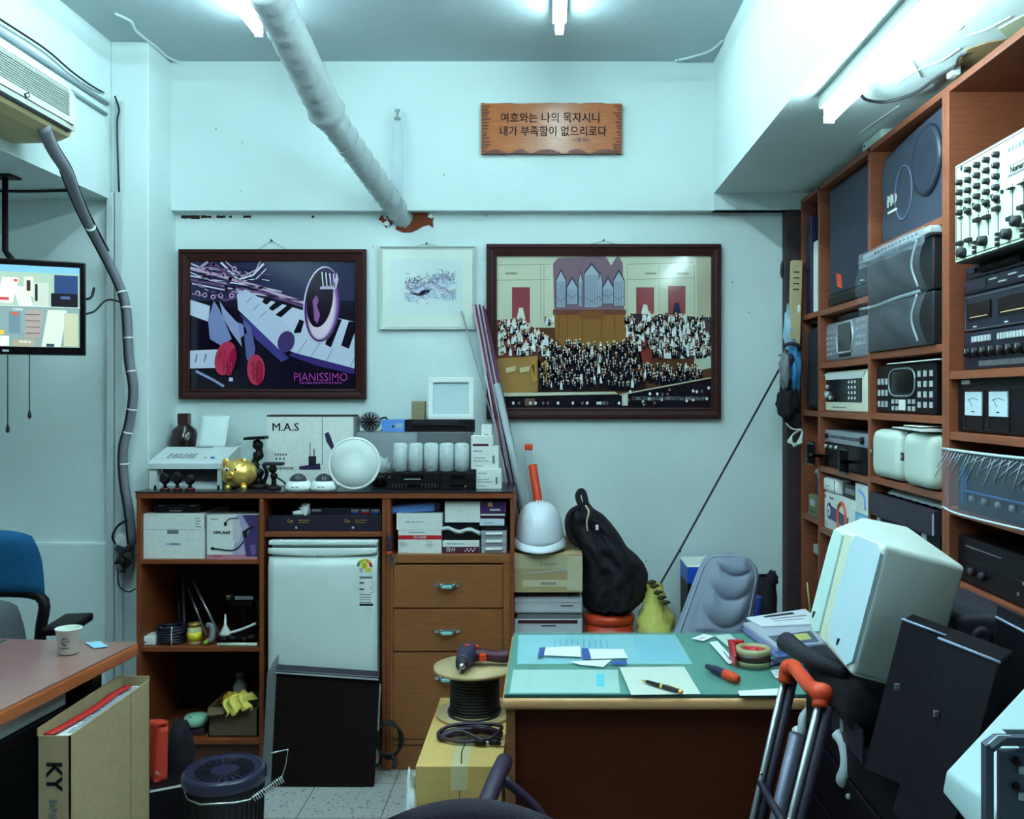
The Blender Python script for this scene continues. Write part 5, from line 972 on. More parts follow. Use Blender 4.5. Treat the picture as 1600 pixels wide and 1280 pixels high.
t = thing('black_goods_box', 'black box with white edged print on the floor beside the tall file box', 'box', (-1.32, 3.30, 0), 0.5)
lp(t, 'carton', BLACK, lambda b: b.box(-.12, .12, -.08, .08, 0, .15, bev=.003)); lp(t, 'print', WHITE, lambda b: (b.box(.1205, .1215, -.078, -.070, .0, .15), b.box(.1205, .1215, -.078, .078, .0, .008), b.box(.1205, .1215, -.05, .05, .02, .09), b.box(-.12, .12, -.0815, -.0805, .142, .15))); lp(t, 'dark_print', INK, lambda b: b.box(.1215, .1222, -.01, .04, .03, .08))
t = thing('red_pouch', 'orange red tool pouch with white lettering on the black box', 'pouch', (pX(246, 3.30), 3.30, .152))
lp(t, 'pouch', mat((200, 52, 26), .7, kind='fabric', name='red_fabric'), lambda b: b.grid(lambda u, v: ((u-.5)*.10*(1-.15*v), -.045+.012*math.sin(u*7)+.03*v, .185*v+.01*math.sin(u*5)*v), 12, 12, thick=.05)); lp(t, 'lettering', WHITE, lambda b: b.text('EL.', .025, .03, .016, WHITE, -.052))
b = MB(NAVYF); b.ball((pX(276, 3.42), 3.44, .155), (.052, .06, .150), jit=.15, seg=24, rings=18); solo(b, 'black_bag', 'soft black bag standing on the floor between the file box and the bin', 'bag')
# panel leaning on fridge
t = thing('display_board', 'large black panel with silver side rails leaning against the fridge', 'panel', (pX(505, 3.58), 3.58, 0))
PB = lambda x, y, Y: pp(x, y, Y)
TL, TR, BL, BR_ = PB(432, 1052, 3.655), PB(592, 1063, 3.655), PB(423, 1228, 3.565), PB(584, 1230, 3.562); nb = Vector((0, .022, .010))
for q_ in (BL, BR_): q_.z = 0.003
b = MB(mat((18, 6, 6), .6, spec=.15, name='panel_face')); b.hull([BL, BR_, TR, TL], [v+nb for v in (BL, BR_, TR, TL)]); b.build('board', t)
b = MB(ALU); e = Vector((-.036, 0, 0)); b.hull([BL+e, BL, TL, TL+e], [v+nb for v in (BL+e, BL, TL, TL+e)]); b.build('side_rail', t)
b = MB(CHAR); u_ = (TL-BL).normalized()*.018; f_ = Vector((0, -.008, 0)); b.hull([TL+f_, TR+f_, TR+u_+f_, TL+u_+f_], [v+nb for v in (TL, TR, TR+u_, TL+u_)]); b.tube([TL+u_*.3+f_*1.6, TR+u_*.3+f_*1.6], .004, 6, LGREY); b.tube([TL+u_*.8+f_*1.6, TR+u_*.8+f_*1.6], .003, 6, GREY); b.build('top_channel', t)
b = MB(ALU); b.hull([TL+e*.7+u_, TL+u_, TL+u_*1.4], [v+nb for v in (TL+e*.7+u_, TL+u_, TL+u_*3.2)]); b.build('corner_piece', t)
b = MB(LGREY); q0 = PB(590, 1070, 3.68); q1 = PB(586, 1142, 3.645); b.hull([q1, q1+Vector((.014, 0, 0)), q0+Vector((.012, 0, 0)), q0], [v+Vector((0, .01, 0)) for v in (q1, q1+Vector((.014, 0, 0)), q0+Vector((.012, 0, 0)), q0)]); b.build('rear_rail', t)
t = thing('hanging_cable_coil', 'black cable coiled and hung at the foot of the drawer cabinet', 'cable', pp(608, 1195, 3.66))
b = MB(RUB)
for k in range(4): b.tube([pp(608+(17+k*1.5)*math.cos(a), 1156+(30-k*2)*math.sin(a), 3.675-.006*k) for a in [i*PI/6 for i in range(12)]], .005, 7, closed=True, res=3)
b.tube([pp(588, 1085, 3.68), pp(590, 1105, 3.67), pp(586, 1125, 3.66), pp(600, 1130, 3.66)], .004, 6); b.build('coil', t)
b = MB(RUB); b.tube([pp(612, 1180, 3.65), pp(617, 1190, 3.62), pp(615, 1200, 3.60)], .009, 8); b.build('plug', t); b = MB(RED); b.tube([pp(582, 1184, 3.60), pp(588, 1186, 3.60)], .007, 8); b.build('red_tag', t)
# cardboard box, spool, drill
t = thing('taped_carton', 'long brown cardboard box sealed with tape, beside the desk', 'box', (-.262, 3.03, 0)); HB = .42
lp(t, 'carton', mat((214, 176, 104), .8, kind='card', name='tan_card'), lambda b: (b.box(-.128, -.0008, -.32, .30, 0, HB, bev=.002), b.box(.0008, .124, -.32, .30, 0, HB, bev=.002)))
lp(t, 'packing_tape', mat((220, 204, 160), .2, name='clear_tape'), lambda b: (b.box(-.025, .025, -.3205, .30, HB-.0002, HB+.0008), b.box(-.025, .025, -.3208, -.3198, HB-.07, HB))); lp(t, 'torn_seam', mat((70, 50, 30), .9, name='dark_seam'), lambda b: b.tube([(.004, -.30, HB+.001), (-.003, -.2, HB+.001), (.006, -.1, HB+.001), (.0, -.02, HB+.001)], .0022, 5))
b = MB(mat((206, 214, 214), .5, name='white_bag')); b.ball((pX(641, 2.72), 2.74, .19), (.03, .10, .20), jit=.25, seg=20, rings=16); solo(b, 'white_bag', 'white plastic bag squeezed beside the long cardboard box', 'bag')
t = thing('cable_spool', 'pale wooden spool wound with black cable on the cardboard box', 'spool', (pX(742, 3.15), 3.15, HB+.001)); SP = mat((206, 176, 132), .7, kind='card', name='spool_wood'); R_ = .139
lp(t, 'lower_flange', SP, lambda b: b.lathe([(R_*.93, 0), (R_*.93, .012), (0, .012)], seg=44)); lp(t, 'upper_flange', SP, lambda b: b.lathe([(0, .155), (R_, .155), (R_, .167), (0, .167)], seg=44))
lp(t, 'wound_cable', mat((26, 18, 24), .5, name='wound_cable'), lambda b: (b.lathe([(.078, .012), (.08, .155)], seg=32), [b.tube([(.080*math.cos(a), .080*math.sin(a), .018+k_*.0105) for a in [i*PI/8 for i in range(16)]], .0052, 6, closed=True, res=2) for k_ in range(13)], b.tube([(.085*math.cos(a)+.0, .085*math.sin(a)-.02, .022+.012*math.sin(a)) for a in [i*PI/6 for i in range(12)]], .006, 7, closed=True)))
t = thing('cable_tangle', 'tangle of black and plum cables on the front of the cardboard box', 'cables', (pX(735, 2.93), 2.93, HB+.002))
R = random.Random(12)
b = MB(mat((46, 22, 44), .4, name='plum_cable'))
for k in range(9):
    y0 = -.03+k*.006; b.tube([(-.10+R.uniform(-.005, .01), y0, .010), (-.03, y0+R.uniform(-.03, .02), .018+R.uniform(0, .02)), (.04, y0+R.uniform(-.03, .03), .014+R.uniform(0, .028)), (.095+R.uniform(-.01, .005), y0, .012)], .006, 7)
b.tube([(.05, -.05, .01), (.08, -.03, .02), (.09, .03, .03), (-.05, .02, .035), (-.1, -.02, .02), (-.04, -.055, .01), (.03, -.06, .012)], .006, 7); b.build('cables', t, local=True)
for k, x in enumerate((.05, .095)): lp(t, 'plug', BLACK, lambda b: (b.tube([(x-.03, -.065, .012), (x+.004, -.07, .013)], .010, 8), b.cyl((x+.004, -.07, .013), (x+.012, -.071, .013), .004, m=CHROME)))
ZS = HB+.001+.167
t = thing('cordless_drill', 'dark and orange cordless drill lying on the cable spool', 'drill', (pX(735, 3.10), 3.10, ZS+.001))
DG = mat((52, 50, 78), .4, name='drill_body'); DH = mat((74, 28, 48), .5, name='drill_grip')
lp(t, 'motor_housing', DG, lambda b: b.tube([(-.012, .11, .034), (-.014, .08, .036), (-.016, .04, .036), (-.02, -.005, .034), (-.022, -.03, .032)], .034, 16, rf=lambda u: .75+.35*math.sin(PI*min(1, u*1.2))*.8)); lp(t, 'chuck', CHAR, lambda b: b.lathe([(.020, -.0), (.023, .008), (.021, .03), (.010, .042)], (-.022, -.03, .032), 16, axis='y')); lp(t, 'chuck_tip', CHROME, lambda b: b.lathe([(.013, .034), (.010, .05), (.004, .056)], (-.022, -.03, .032), 14, axis='y')); lp(t, 'bit', CHROME, lambda b: b.cyl((-.023, -.08, .031), (-.024, -.125, .026), .004, .002, seg=8))
lp(t, 'grip', DH, lambda b: b.tube([(.0, .05, .034), (.04, .055, .033), (.09, .045, .03), (.125, .05, .032)], .024, 12, rf=lambda u: 1-.2*math.sin(u*PI))); lp(t, 'trigger', ORANGE, lambda b: b.box(.028, .052, .012, .036, .022, .046, bev=.004)); lp(t, 'orange_switch', ORANGE, lambda b: (b.box(-.02, -.006, .03, .05, .066, .073, bev=.002), b.ball((.018, .06, .06), .007)))
# foreground chair
t = thing('foreground_chair', 'dark swivel chair whose curved back and armrest rise at the bottom edge', 'chair', (-.155, 1.98, 0), 0.10)
CP = mat((44, 32, 52), .6, kind='fabric', name='plum_fabric')
b = MB(CP)
def cb(s_): return lambda u, v: ((u-.5)*.42*(1-.10*v*v), .0-.05*(2*u-1)**2+s_*.022*(1-abs(2*u-1)**6)*(1-abs(2*v-1)**8), .42+.238*v-.030*v*(abs(2*u-1)**2.0)-.03*v*u)
b.grid(cb(-1), 20, 12); b.grid(cb(1), 20, 12); b.build('backrest', t, local=True)
lp(t, 'seat', CP, lambda b: b.box(-.21, .21, .04, .36, .36, .42, bev=.025, seg=4))
for s_ in (1,): lp(t, 'armrest', mat((52, 34, 60), .5, name='arm_plum'), lambda b: (b.tube([(s_*.175 if s_ < 0 else .02, .12, .565), (s_*.18 if s_ < 0 else .05, .2, .598), (s_*.185 if s_ < 0 else .075, .28, .61)], .021, 10), b.tube([(.06, .22, .60), (.16, .22, .5), (.18, .2, .39)], .012, 8)))
lp(t, 'base', BLACKM, lambda b: (b.cyl((0, .14, .08), (0, .14, .37), .025), [b.tube([(0, .14, .10), (.18*math.cos(k_*1.2566), .14+.18*math.sin(k_*1.2566), .05)], .017, 8) for k_ in range(5)], [b.ball((.18*math.cos(k_*1.2566), .14+.18*math.sin(k_*1.2566), .027), .027, RUB, 10, 8) for k_ in range(5)]))
# ================================================================ BETWEEN CABINET AND BACKPACK
ZC = pZ(866, 3.75)
z0 = 0.02
SB = mat((206, 206, 214), .4, name='office_white')
t = thing('office_machine', 'white office machine with a dark slot behind the desk', 'machine', (pX(857, 3.78), 3.78, 0)); wq = (pX(910, 3.78)-pX(804, 3.78))/2
zt = pZ(932, 3.78)
lp(t, 'body', SB, lambda b: (b.box(-wq, wq, 0, .3, 0, pZ(966, 3.78)-.004, bev=.006), b.box(-wq, wq, -.004, .3, pZ(958, 3.78), zt, bev=.008), b.box(-wq+.01, wq-.01, .004, .3, pZ(966, 3.78)-.006, pZ(958, 3.78)+.003, GREY)))
lp(t, 'slot', mat((70, 20, 24), .6, name='dark_slot'), lambda b: b.box(-wq+.014, wq-.02, -.002, .01, pZ(974, 3.78), pZ(969, 3.78))); lp(t, 'handle_label', CHAR, lambda b: (b.box(-.03, .03, -.001, .002, pZ(979, 3.78), pZ(977, 3.78)), b.box(.05, .1, -.0055, -.003, pZ(947, 3.78), pZ(945.5, 3.78)))); lp(t, 'lid_line', LGREY, lambda b: b.box(-wq, wq, -.0055, -.003, pZ(941.5, 3.78), pZ(940.5, 3.78)))
b = MB(BLACK)
b.ball((pX(892, 3.80), 3.84, zt+.018), (.04, .05, .016), jit=.2); b.ball((pX(855, 3.80), 3.86, zt+.014), (.07, .05, .014), mat((70, 50, 90), .6, name='plum_cloth'), jit=.4)
solo(b, 'dark_cloth', 'dark crumpled cloth pinched between the taped carton and the white machine', 'cloth')
zc0 = pZ(926, 3.75); Yk = 3.75
zt = carton('shipping_carton', 'brown carton criss-crossed with clear tape under the white helmet', 'box', 803.5, 910, 866, zc0, Yk, .36, CARD, lambda b, w_, h: (rect(b, -w_/2, w_*.28, h*.62, h*.97, mat((190, 176, 140), .3, name='tape_strip')), rect(b, w_*.28, w_*.5, h*.05, h*.95, mat((200, 190, 160), .3, name='tape_light')), rect(b, -w_*.38, w_*.42, h*.15, h*.33, mat((206, 196, 164), .3, name='tape_pale'), y=-.0010, th=.0008), b.prism([(-w_*.4, h*.47), (-w_*.38, h*.5), (w_*.3, h*.63), (w_*.3, h*.59)], -.001, 0, LGREY), b.text('Copper', 0.0, h*.75, .022, INKG, -.0012), [rect(b, -.03+k*.008, -.025+k*.008, h*.2, h*.27, INKG, y=-.0016) for k in range(8)]))
t = thing('small_flat_carton', 'small flat brown box behind the white helmet', 'box', (pX(893, 4.0), 3.98, zt)); lp(t, 'carton', CARD, lambda b: b.box(-.05, .045, 0, .1, 0, .035, bev=.002)); lp(t, 'flap', CARDG, lambda b: b.box(-.05, .045, -.002, .05, .033, .037))
# helmet
t = thing('safety_helmet', 'white safety helmet resting on the taped carton', 'helmet', (pX(843, 3.85), 3.86, zt)); HM = mat((226, 230, 240), .2, name='helmet_shell'); k = 3.8/F
def dome(u, v):
    a = 2*PI*u; ph = PI/2*v; rx, ry, rz_ = 37.5*k, .125, 64*k
    z = rz_*math.sin(ph)**.9; q_ = math.cos(ph)**.62
    return (rx*q_*math.cos(a), ry*q_*math.sin(a), .030+z)
lp(t, 'shell', HM, lambda b: b.grid(lambda u, v: dome(1-u, v), 40, 16, thick=.002))
lp(t, 'brim', HM, lambda b: b.grid(lambda u, v: ((37*k+v*4.5*k)*math.cos(-2*PI*u), (.122+v*(.022 if math.sin(-2*PI*u) < 0 else .006))*math.sin(-2*PI*u), .034-.028*v*(1 if math.sin(-2*PI*u) < 0 else .4)+.018*(abs(math.cos(2*PI*u))**2)*(1-v*.3)), 48, 3, thick=-.003))
lp(t, 'crown_ridge', HM, lambda b: [b.tube([(x_, .12*math.cos(a)*-1, .030+66*k*math.sin(a)**.9) for a in [PI*(.16+.05*i) for i in range(10)]], .004, 8) for x_ in (-.012, 0, .012)])
# rods
RP = [mat((196, 170, 190), .35, name='rod_pale'), mat((120, 40, 60), .4, name='rod_red'), mat((70, 44, 74), .4, name='rod_plum'), mat((150, 150, 160), .4, name='rod_grey')]
RL = ['leftmost of the thin rods leaning in a bundle beside the orchestra print', 'second rod of the leaning bundle, dark red', 'third rod of the leaning bundle, pale', 'fourth rod of the leaning bundle, plum', 'fifth rod of the leaning bundle, pale', 'sixth rod of the leaning bundle, dark red', 'rightmost rod of the leaning bundle, plum']
for i, (xt, yt, xb) in enumerate(((739, 475, 806), (743, 476, 811), (746, 479, 816), (749, 476, 820), (752, 482, 824), (755, 478, 828), (758, 483, 833))):
    b = MB(RP[(0, 1, 0, 2, 0, 1, 2)[i]]); b.tube([pp(xt, yt, 4.145-.004*(i % 2)), Vector((pX(xb, 4.04), 4.06+.012*(i % 3), zt+.003))], .0042, 8); solo(b, 'thin_rod', RL[i], 'rod', group='thin rods leaning beside the orchestra print')
b = MB(RP[3]); b.tube([pp(721, 486, 4.17), pp(803, 772, 4.10)], .0035, 8); solo(b, 'long_rod', 'single grey rod standing apart, left of the leaning bundle', 'rod')
b = MB(FILMW); b.tube([pp(776, 600, 4.12), Vector((pX(832, 4.02), 4.03, zt+.003))], .016, 12); solo(b, 'clear_plastic_tube', 'wide clear plastic tube leaning to the right of the rods', 'tube')
t = thing('red_capped_tube', 'clear tube with a square red cap leaning beside the rods', 'tube', Vector((pX(838, 4.06), 4.06, zt)))
b = MB(FILM); b.tube([pp(826, 703, 4.12), pp(842, 850, 4.07)], .017, 14); b.build('sleeve', t); b = MB(ORANGE); p = pp(826, 700, 4.12); b.box(p.x-.018, p.x+.018, p.y-.018, p.y+.018, p.z-.01, p.z+.018, bev=.005); b.build('cap', t)
b = MB(ORANGE); b.tube([pp(832, 727, 4.06), pp(843, 800, 4.0), Vector((pX(846, 3.99), 4.0, zt+.01))], .019, 14); solo(b, 'red_roll', 'orange red roll standing behind the white helmet', 'roll')
# bucket, backpack, sack, stick
t = thing('red_bin', 'orange red plastic bin under the black backpack', 'bin', (pX(952, 3.85), 3.87, 0)); k = 3.85/F
lp(t, 'bin', mat((200, 60, 30), .35, name='red_plastic'), lambda b: b.lathe([(.085, 0), (38*k, pZ(972, 3.85))], seg=32)); lp(t, 'rim', mat((200, 60, 30), .35, name='red_plastic'), lambda b: b.lathe([(38*k, pZ(972, 3.85)), (40*k, pZ(971, 3.85)), (40*k, pZ(962, 3.85)), (37*k, pZ(959, 3.85)), (0, pZ(960, 3.85))], seg=32))
t = thing('black_backpack', 'black backpack slumped against the wall behind the desk', 'backpack', (pX(950, 3.85), 3.86, pZ(958, 3.85)+.005))
left = [(889, 800), (886, 812), (888, 828), (896, 842), (904, 856), (909, 872), (911, 890), (909, 908), (907, 924), (909, 940), (914, 952), (922, 958)]
right = [(921, 787), (928, 796), (944, 806), (958, 822), (970, 838), (980, 856), (995, 868), (1007, 882), (1014, 898), (1013, 918), (1008, 940), (990, 957)]
def bp(s_):
    def f(u, v):
        q_ = v*(len(left)-1); i = min(int(q_), len(left)-2); fr = q_-i
        lx, ly = [left[i][j]+(left[i+1][j]-left[i][j])*fr for j in (0, 1)]; rx, ry = [right[i][j]+(right[i+1][j]-right[i][j])*fr for j in (0, 1)]
        x = lx+(rx-lx)*u; y = ly+(ry-ly)*u; dpt = (1-abs(2*u-1)**2.5)**.8*(.045+.075*math.sin(min(1, v*1.15+.08)*PI*.62))*(1 if v < .97 else .6)
        w_ = .05*crum((u*2.2, v*2.6, s_), 1.6, 3)+.010*noise.noise(Vector((u*5, v*5, s_*3)))+.014*noise.noise(Vector((u*13, v*9, s_*5)))+.010*math.sin(u*11+v*5)
        Y = 3.88+s_*dpt+w_*(1-abs(2*u-1)**4)
        return tuple(pp(x, y, 3.85)+Vector((0, Y-3.85, 0)))
    return f
b = MB(NAVYF); b.grid(bp(-1), 26, 34); b.grid(bp(1), 26, 34); b.build('bag', t)
b = MB(NAVYF); b.tube([pp(912, 800, 3.85), pp(903, 778, 3.86), pp(906, 768, 3.87), pp(912, 770, 3.87), pp(917, 792, 3.85)], .012, 8); b.build('top_handle', t)
b = MB(NAVYF); b.tube([pp(905, 792, 3.84), pp(892, 800, 3.82), pp(886, 815, 3.81), pp(890, 838, 3.82), pp(902, 852, 3.84)], .011, 8); b.build('shoulder_strap', t)
b = MB(mat((206, 180, 150), .6, name='zip_tape')); b.tube([pp(915, 790, 3.80), pp(920, 800, 3.785), pp(917, 815, 3.78), pp(918, 830, 3.78)], .004, 6); b.build('zip', t)
b = MB(BLACK); b.tube([pp(926, 796, 3.79), pp(950, 822, 3.77), pp(975, 862, 3.745), pp(990, 900, 3.74), pp(985, 940, 3.74)], .003, 6); b.build('seam', t)
b = MB(WHITE); p = pp(933, 825, 3.765); b.box(p.x-.006, p.x+.006, p.y, p.y+.02, p.z-.010, p.z+.010, bev=.003); b.build('badge', t)
t = thing('yellow_sack', 'crumpled yellow plastic sack between the backpack and the grey chair', 'bag', (pX(1022, 3.82), 3.84, 0))
b = MB(mat((232, 222, 120), .3, name='yellow_film', bump=.8, scale=24)); hS = pZ(912, 3.82)
b.grid(lambda u, v: (pX(1024, 3.82)+(.082*(1-.55*max(0, v-.75)/.25-.12*math.sin(v*12)**2))*math.cos(2*PI*u)*(1+.55*crum((math.cos(6.2832*u), math.sin(6.2832*u), v*7), 1.3, 5)), 3.84+.09*math.sin(2*PI*u)*(1-.4*max(0, v-.7)/.3), .002+(hS-.01)*v), 44, 70); b.poly([(pX(1024, 3.82)+.02*math.cos(k_), 3.84+.02*math.sin(k_), hS-.01) for k_ in range(6)]); b.build('sack', t)
b = MB(mat((70, 60, 30), .6, name='dark_print')); 
for x, y in ((1022, 916), (1028, 926), (1034, 934), (1018, 910), (1040, 942)): b.ball(pp(x, y, 3.755), (.018, .008, .009), jit=.8, seg=10, rings=8)
b.build('dark_marking', t)
b = MB(CHAR); b.tube([pp(1226, 562, 4.06), pp(1062, 860, 3.98), pp(1031, 914, 3.96), Vector((pX(1012, 3.93), 3.93, pZ(948, 3.93)))], .0045, 8, sm=False); b.ball(pp(1062, 861, 3.98), .007, seg=8, rings=6); b.tube([pp(1216, 556, 4.06), pp(1240, 548, 4.07)], .003, 6); solo(b, 'leaning_stick', 'long thin dark stick slanting from the yellow sack up to the pillar', 'stick')
# grey chair behind desk
t = thing('grey_vinyl_chair', 'grey padded chair with ribbed cushions, tipped behind the desk', 'chair', (pX(1125, 3.35), 3.38, 0)); GV = mat((128, 136, 156), .55, name='grey_vinyl', bump=.2, scale=400)
Lp = [(1118, 873), (1106, 879), (1096, 895), (1088, 912), (1080, 930), (1072, 948), (1064, 966), (1056, 984), (1046, 1004)]
Rp = [(1150, 871), (1180, 880), (1190, 893), (1192, 905), (1188, 922), (1183, 942), (1178, 962), (1173, 984), (1168, 1004)]
def gv(s_):
    def f(u, v):
        q_ = v*8; i = min(int(q_), 7); fr = q_-i
        lx, ly = [Lp[i][j]+(Lp[i+1][j]-Lp[i][j])*fr for j in (0, 1)]; rx, ry = [Rp[i][j]+(Rp[i+1][j]-Rp[i][j])*fr for j in (0, 1)]
        x = lx+(rx-lx)*u; y = ly+(ry-ly)*u; ed = (1-abs(2*u-1)**6)*(1-(1-min(1, v*9))**3)
        cen = max(0, 1-((u-.56)/.36)**2); vv = v-.18*u+.08*cen   # three swelling ribs
        f9 = ((v-.20*u-.16*cen+.2)*3.9) % 1; rib = min(1, cen*1.6)*math.sin(PI*f9)**.5*.022*min(1, max(0, v-.06)*12)*min(1, max(0, .93-v)*12)
        return tuple(pp(x, y, 3.35)+Vector((0, -s_*0+ (s_*.028*ed) - (rib if s_ < 0 else 0) + .10*(1-v)*1.0, 0)))
    return f
b = MB(GV); b.grid(gv(-1), 40, 60); b.grid(gv(1), 12, 12); b.build('backrest', t)
b = MB(mat((150, 158, 176), .5, name='piping')); f_ = gv(-1); b.tube([Vector(f_(u_, v_))+Vector((0, -.004, 0)) for u_, v_ in [(.06, 1-.1*i) for i in range(9)]+[(.12, .06), (.5, .045), (.88, .06)]+[(.94, .1*i) for i in range(2, 11)]], .003, 6); b.build('piping', t)
lp(t, 'seat', GV, lambda b: b.box(-.17, .17, -.28, .0, .40, .46, bev=.03, seg=4)); lp(t, 'bracket', BLACKM, lambda b: b.tube([(0, .06, .60), (0, .05, .42), (0, -.1, .38)], .02, 8)); lp(t, 'base', BLACKM, lambda b: (b.cyl((0, -.14, .06), (0, -.14, .40), .024), [b.tube([(0, -.14, .09), (.2*math.cos(k_*1.2566), -.14+.2*math.sin(k_*1.2566), .024)], .02, 8) for k_ in range(5)]))
t = thing('blue_white_carton', 'box with a white top and blue band behind the grey chair', 'box', (pX(1110, 3.9), 3.9, 0)); hb_ = pZ(886, 3.9)
lp(t, 'carton', BLACK, lambda b: b.box(-.095, .09, 0, .22, 0, pZ(912, 3.9), bev=.002)); lp(t, 'blue_band', mat((24, 80, 200), .4, name='deep_blue'), lambda b: b.box(-.096, .091, -.001, .221, pZ(912, 3.9), hb_)); lp(t, 'white_lid', WCARD, lambda b: b.hull([(-.098, -.002, hb_), (.093, -.002, hb_), (.093, .222, hb_), (-.098, .222, hb_)], [(-.092, .004, hb_+.006), (.087, .004, hb_+.012), (.087, .21, hb_+.012), (-.092, .21, hb_+.006)]))
t = thing('dark_bag', 'black crumpled bag with a blue side, to the right of the grey chair', 'bag', (pX(1203, 3.8), 3.84, 0))
b = MB(NAVYF); b.grid(lambda u, v: (pX(1202, 3.8)+.045*(1+.45*noise.noise(Vector((3*math.cos(6.28*u), 2*math.sin(6.28*u), v*10))))*math.cos(2*PI*u)*(1-.3*v**6), 3.86+.08*math.sin(2*PI*u)*(1-.5*v**8), .002+pZ(905, 3.8)*v), 24, 40); b.ball(pp(1209, 908, 3.8)+Vector((0, .03, 0)), (.024, .03, .035), jit=.5); b.build('bag', t)
b = MB(mat((30, 50, 120), .6, name='blue_cloth')); b.tube([pp(1187, 930, 3.82), pp(1183, 960, 3.82), pp(1180, 1000, 3.82)], .018, 10); b.build('blue_side', t)
# ================================================================ DESK
DX0, DX1, DY0, DY1, DZ = -.116, .90, 2.355, 2.98, .745
def dk(x, y, z=DZ): Y = (H-z)*F/(y-CY); return Vector(((x-CX)/F*Y, Y, z))
t = thing('desk', 'brown office desk with a green topped glass covered surface', 'desk', ((DX0+DX1)/2, (DY0+DY1)/2, 0)); DB = mat((84, 34, 14), .6, spec=.2, kind='wood', name='desk_brown')
b = MB(mat((226, 168, 116), .25, name='desk_rim')); b.box(DX0-.004, DX1+.004, DY0-.006, DY1+.004, DZ-.040, DZ-.010, bev=.012, seg=4); b.build('desk_top', t)
b = MB(mat((64, 128, 112), .4, name='green_mat')); b.box(DX0+.002, DX1, DY0+.002, DY1, DZ-.011, DZ-.006); b.build('green_mat', t)
b = MB(mat((160, 220, 214), .03, kind='film', alpha=.13, name='desk_glass')); b.box(DX0+.002, DX1, DY0, DY1, DZ-.0055, DZ); b.build('glass_sheet', t)
b = MB(mat((60, 110, 112), .15, name='glass_edge')); b.box(DX0+.002, DX1, DY0-.0008, DY0+.001, DZ-.0055, DZ-.0005); b.build('glass_edge', t)
b = MB(DB); b.box(DX0+.02, DX1-.02, DY0+.018, DY0+.036, .02, DZ-.04); b.build('front_panel', t)
for x in (DX0+.006, DX1-.03): b = MB(mat((150, 96, 60), .4, kind='wood', name='desk_edge_wood')); b.box(x, x+.024, DY0+.004, DY1-.02, 0, DZ-.038, bev=.002); b.build('side_panel', t)
PS = DZ-.0058
def sheet(pts, m, z=DZ, th=.0006, deco=None, name='paper_sheet', label='', cat='paper', group=None):
    b = MB(m); P = [dk(x, y, z) for x, y in pts]
    b.hull([p+Vector((0, 0, .0001)) for p in P], [p+Vector((0, 0, th)) for p in P])
    if deco:
        for m2, ps in deco: Q = [dk(x, y, z) for x, y in ps]; b.hull([p+Vector((0, 0, th-.0001)) for p in Q], [p+Vector((0, 0, th+.0002)) for p in Q], m2)
    return solo(b, name, label, cat, group)
PL = mat((150, 200, 214), .5, name='blue_sheet'); PW2 = mat((190, 212, 206), .5, name='pale_sheet'); PK2 = mat((206, 212, 200), .5, name='cream_sheet'); PI_ = mat((110, 150, 190), .5, name='sheet_print'); WP = mat((232, 232, 240), .5, name='white_paper'); NB = mat((50, 84, 150), .5, name='navy_print')
zg2 = DZ-.0062
sheet([(810, 992.5), (1055, 992), (1083, 1039), (808, 1039)], PL, zg2, deco=[(PI_, [(866+k_*9, 998+k_*.4), (868+k_*9, 998+k_*.4), (866+k_*9.5, 1028), (864+k_*9.5, 1028)]) for k_ in range(10)]+[(mat((130, 186, 206), .5, name='sheet_panel'), [(990, 996), (1048, 996), (1072, 1034), (998, 1034)]), (mat((90, 140, 110), .5, name='sheet_edge'), [(810, 1038), (1083, 1038), (1083, 1039.5), (810, 1039.5)])], name='price_chart', label='wide pale blue printed chart under the desk glass, at the back', cat='chart')
sheet([(802, 1047), (965, 1047), (969, 1083), (796, 1083)], PW2, zg2, deco=[(mat((90, 196, 220), .5, name='cyan_print'), [(932, 1053), (944, 1053), (945, 1073), (932, 1073)])]+[(mat((168, 196, 196), .5, name='row_print'), [(812, 1052+k_*4.4), (926, 1052+k_*4.4), (926, 1053+k_*4.4), (812, 1053+k_*4.4)]) for k_ in range(6)], name='printed_form', label='pale form with a small cyan square under the glass at the front left', cat='form')
sheet([(968, 1043), (1069, 1042), (1095, 1085), (986, 1086)], PK2, DZ, name='note_sheet', label='blank cream sheet on the desk with the pen lying on it', cat='paper')
sheet([(853, 1013), (906, 1010.5), (908, 1027), (850, 1024.5)], WP, DZ+.0008, th=.002, deco=[(NB, [(843, 1013), (852, 1012.6), (848, 1027), (840, 1028)])], name='folded_receipt', label='folded white slip with a blue end, left one on the blue chart', group='paper slips on the desk')
sheet([(920, 1015), (974, 1015.5), (981, 1029), (924, 1030.5)], WP, DZ+.0008, th=.002, deco=[(NB, [(909, 1014), (919, 1014), (923, 1031), (911, 1031)])], name='folded_receipt', label='folded white slip with a blue stripe, right one on the blue chart', group='paper slips on the desk')
sheet([(890, 1034), (956, 1031), (943, 1042.5), (906, 1039)], WP, DZ, th=.0006, deco=[(NB, [(955, 1034), (978, 1032), (981, 1039), (954, 1039)])], name='folded_receipt', label='lowest of three white slips on the blue chart, pointed', group='paper slips on the desk')
sheet([(1080, 998), (1099, 991), (1117, 994), (1099, 1002)], WP, DZ, deco=[(mat((200, 150, 160), .5, name='pink_print'), [(1092, 998), (1100, 996), (1103, 997), (1095, 999)])], name='business_card', label='small white card at the back of the green desk mat', cat='card')
sheet([(1108, 1004), (1121, 1002), (1150, 1034), (1139, 1038)], WP, DZ+.0008, deco=[(GREY, [(1129, 1018), (1131, 1018), (1142, 1031), (1140, 1032)])], name='white_strip', label='narrow white card left of the red tape dispenser', cat='card')
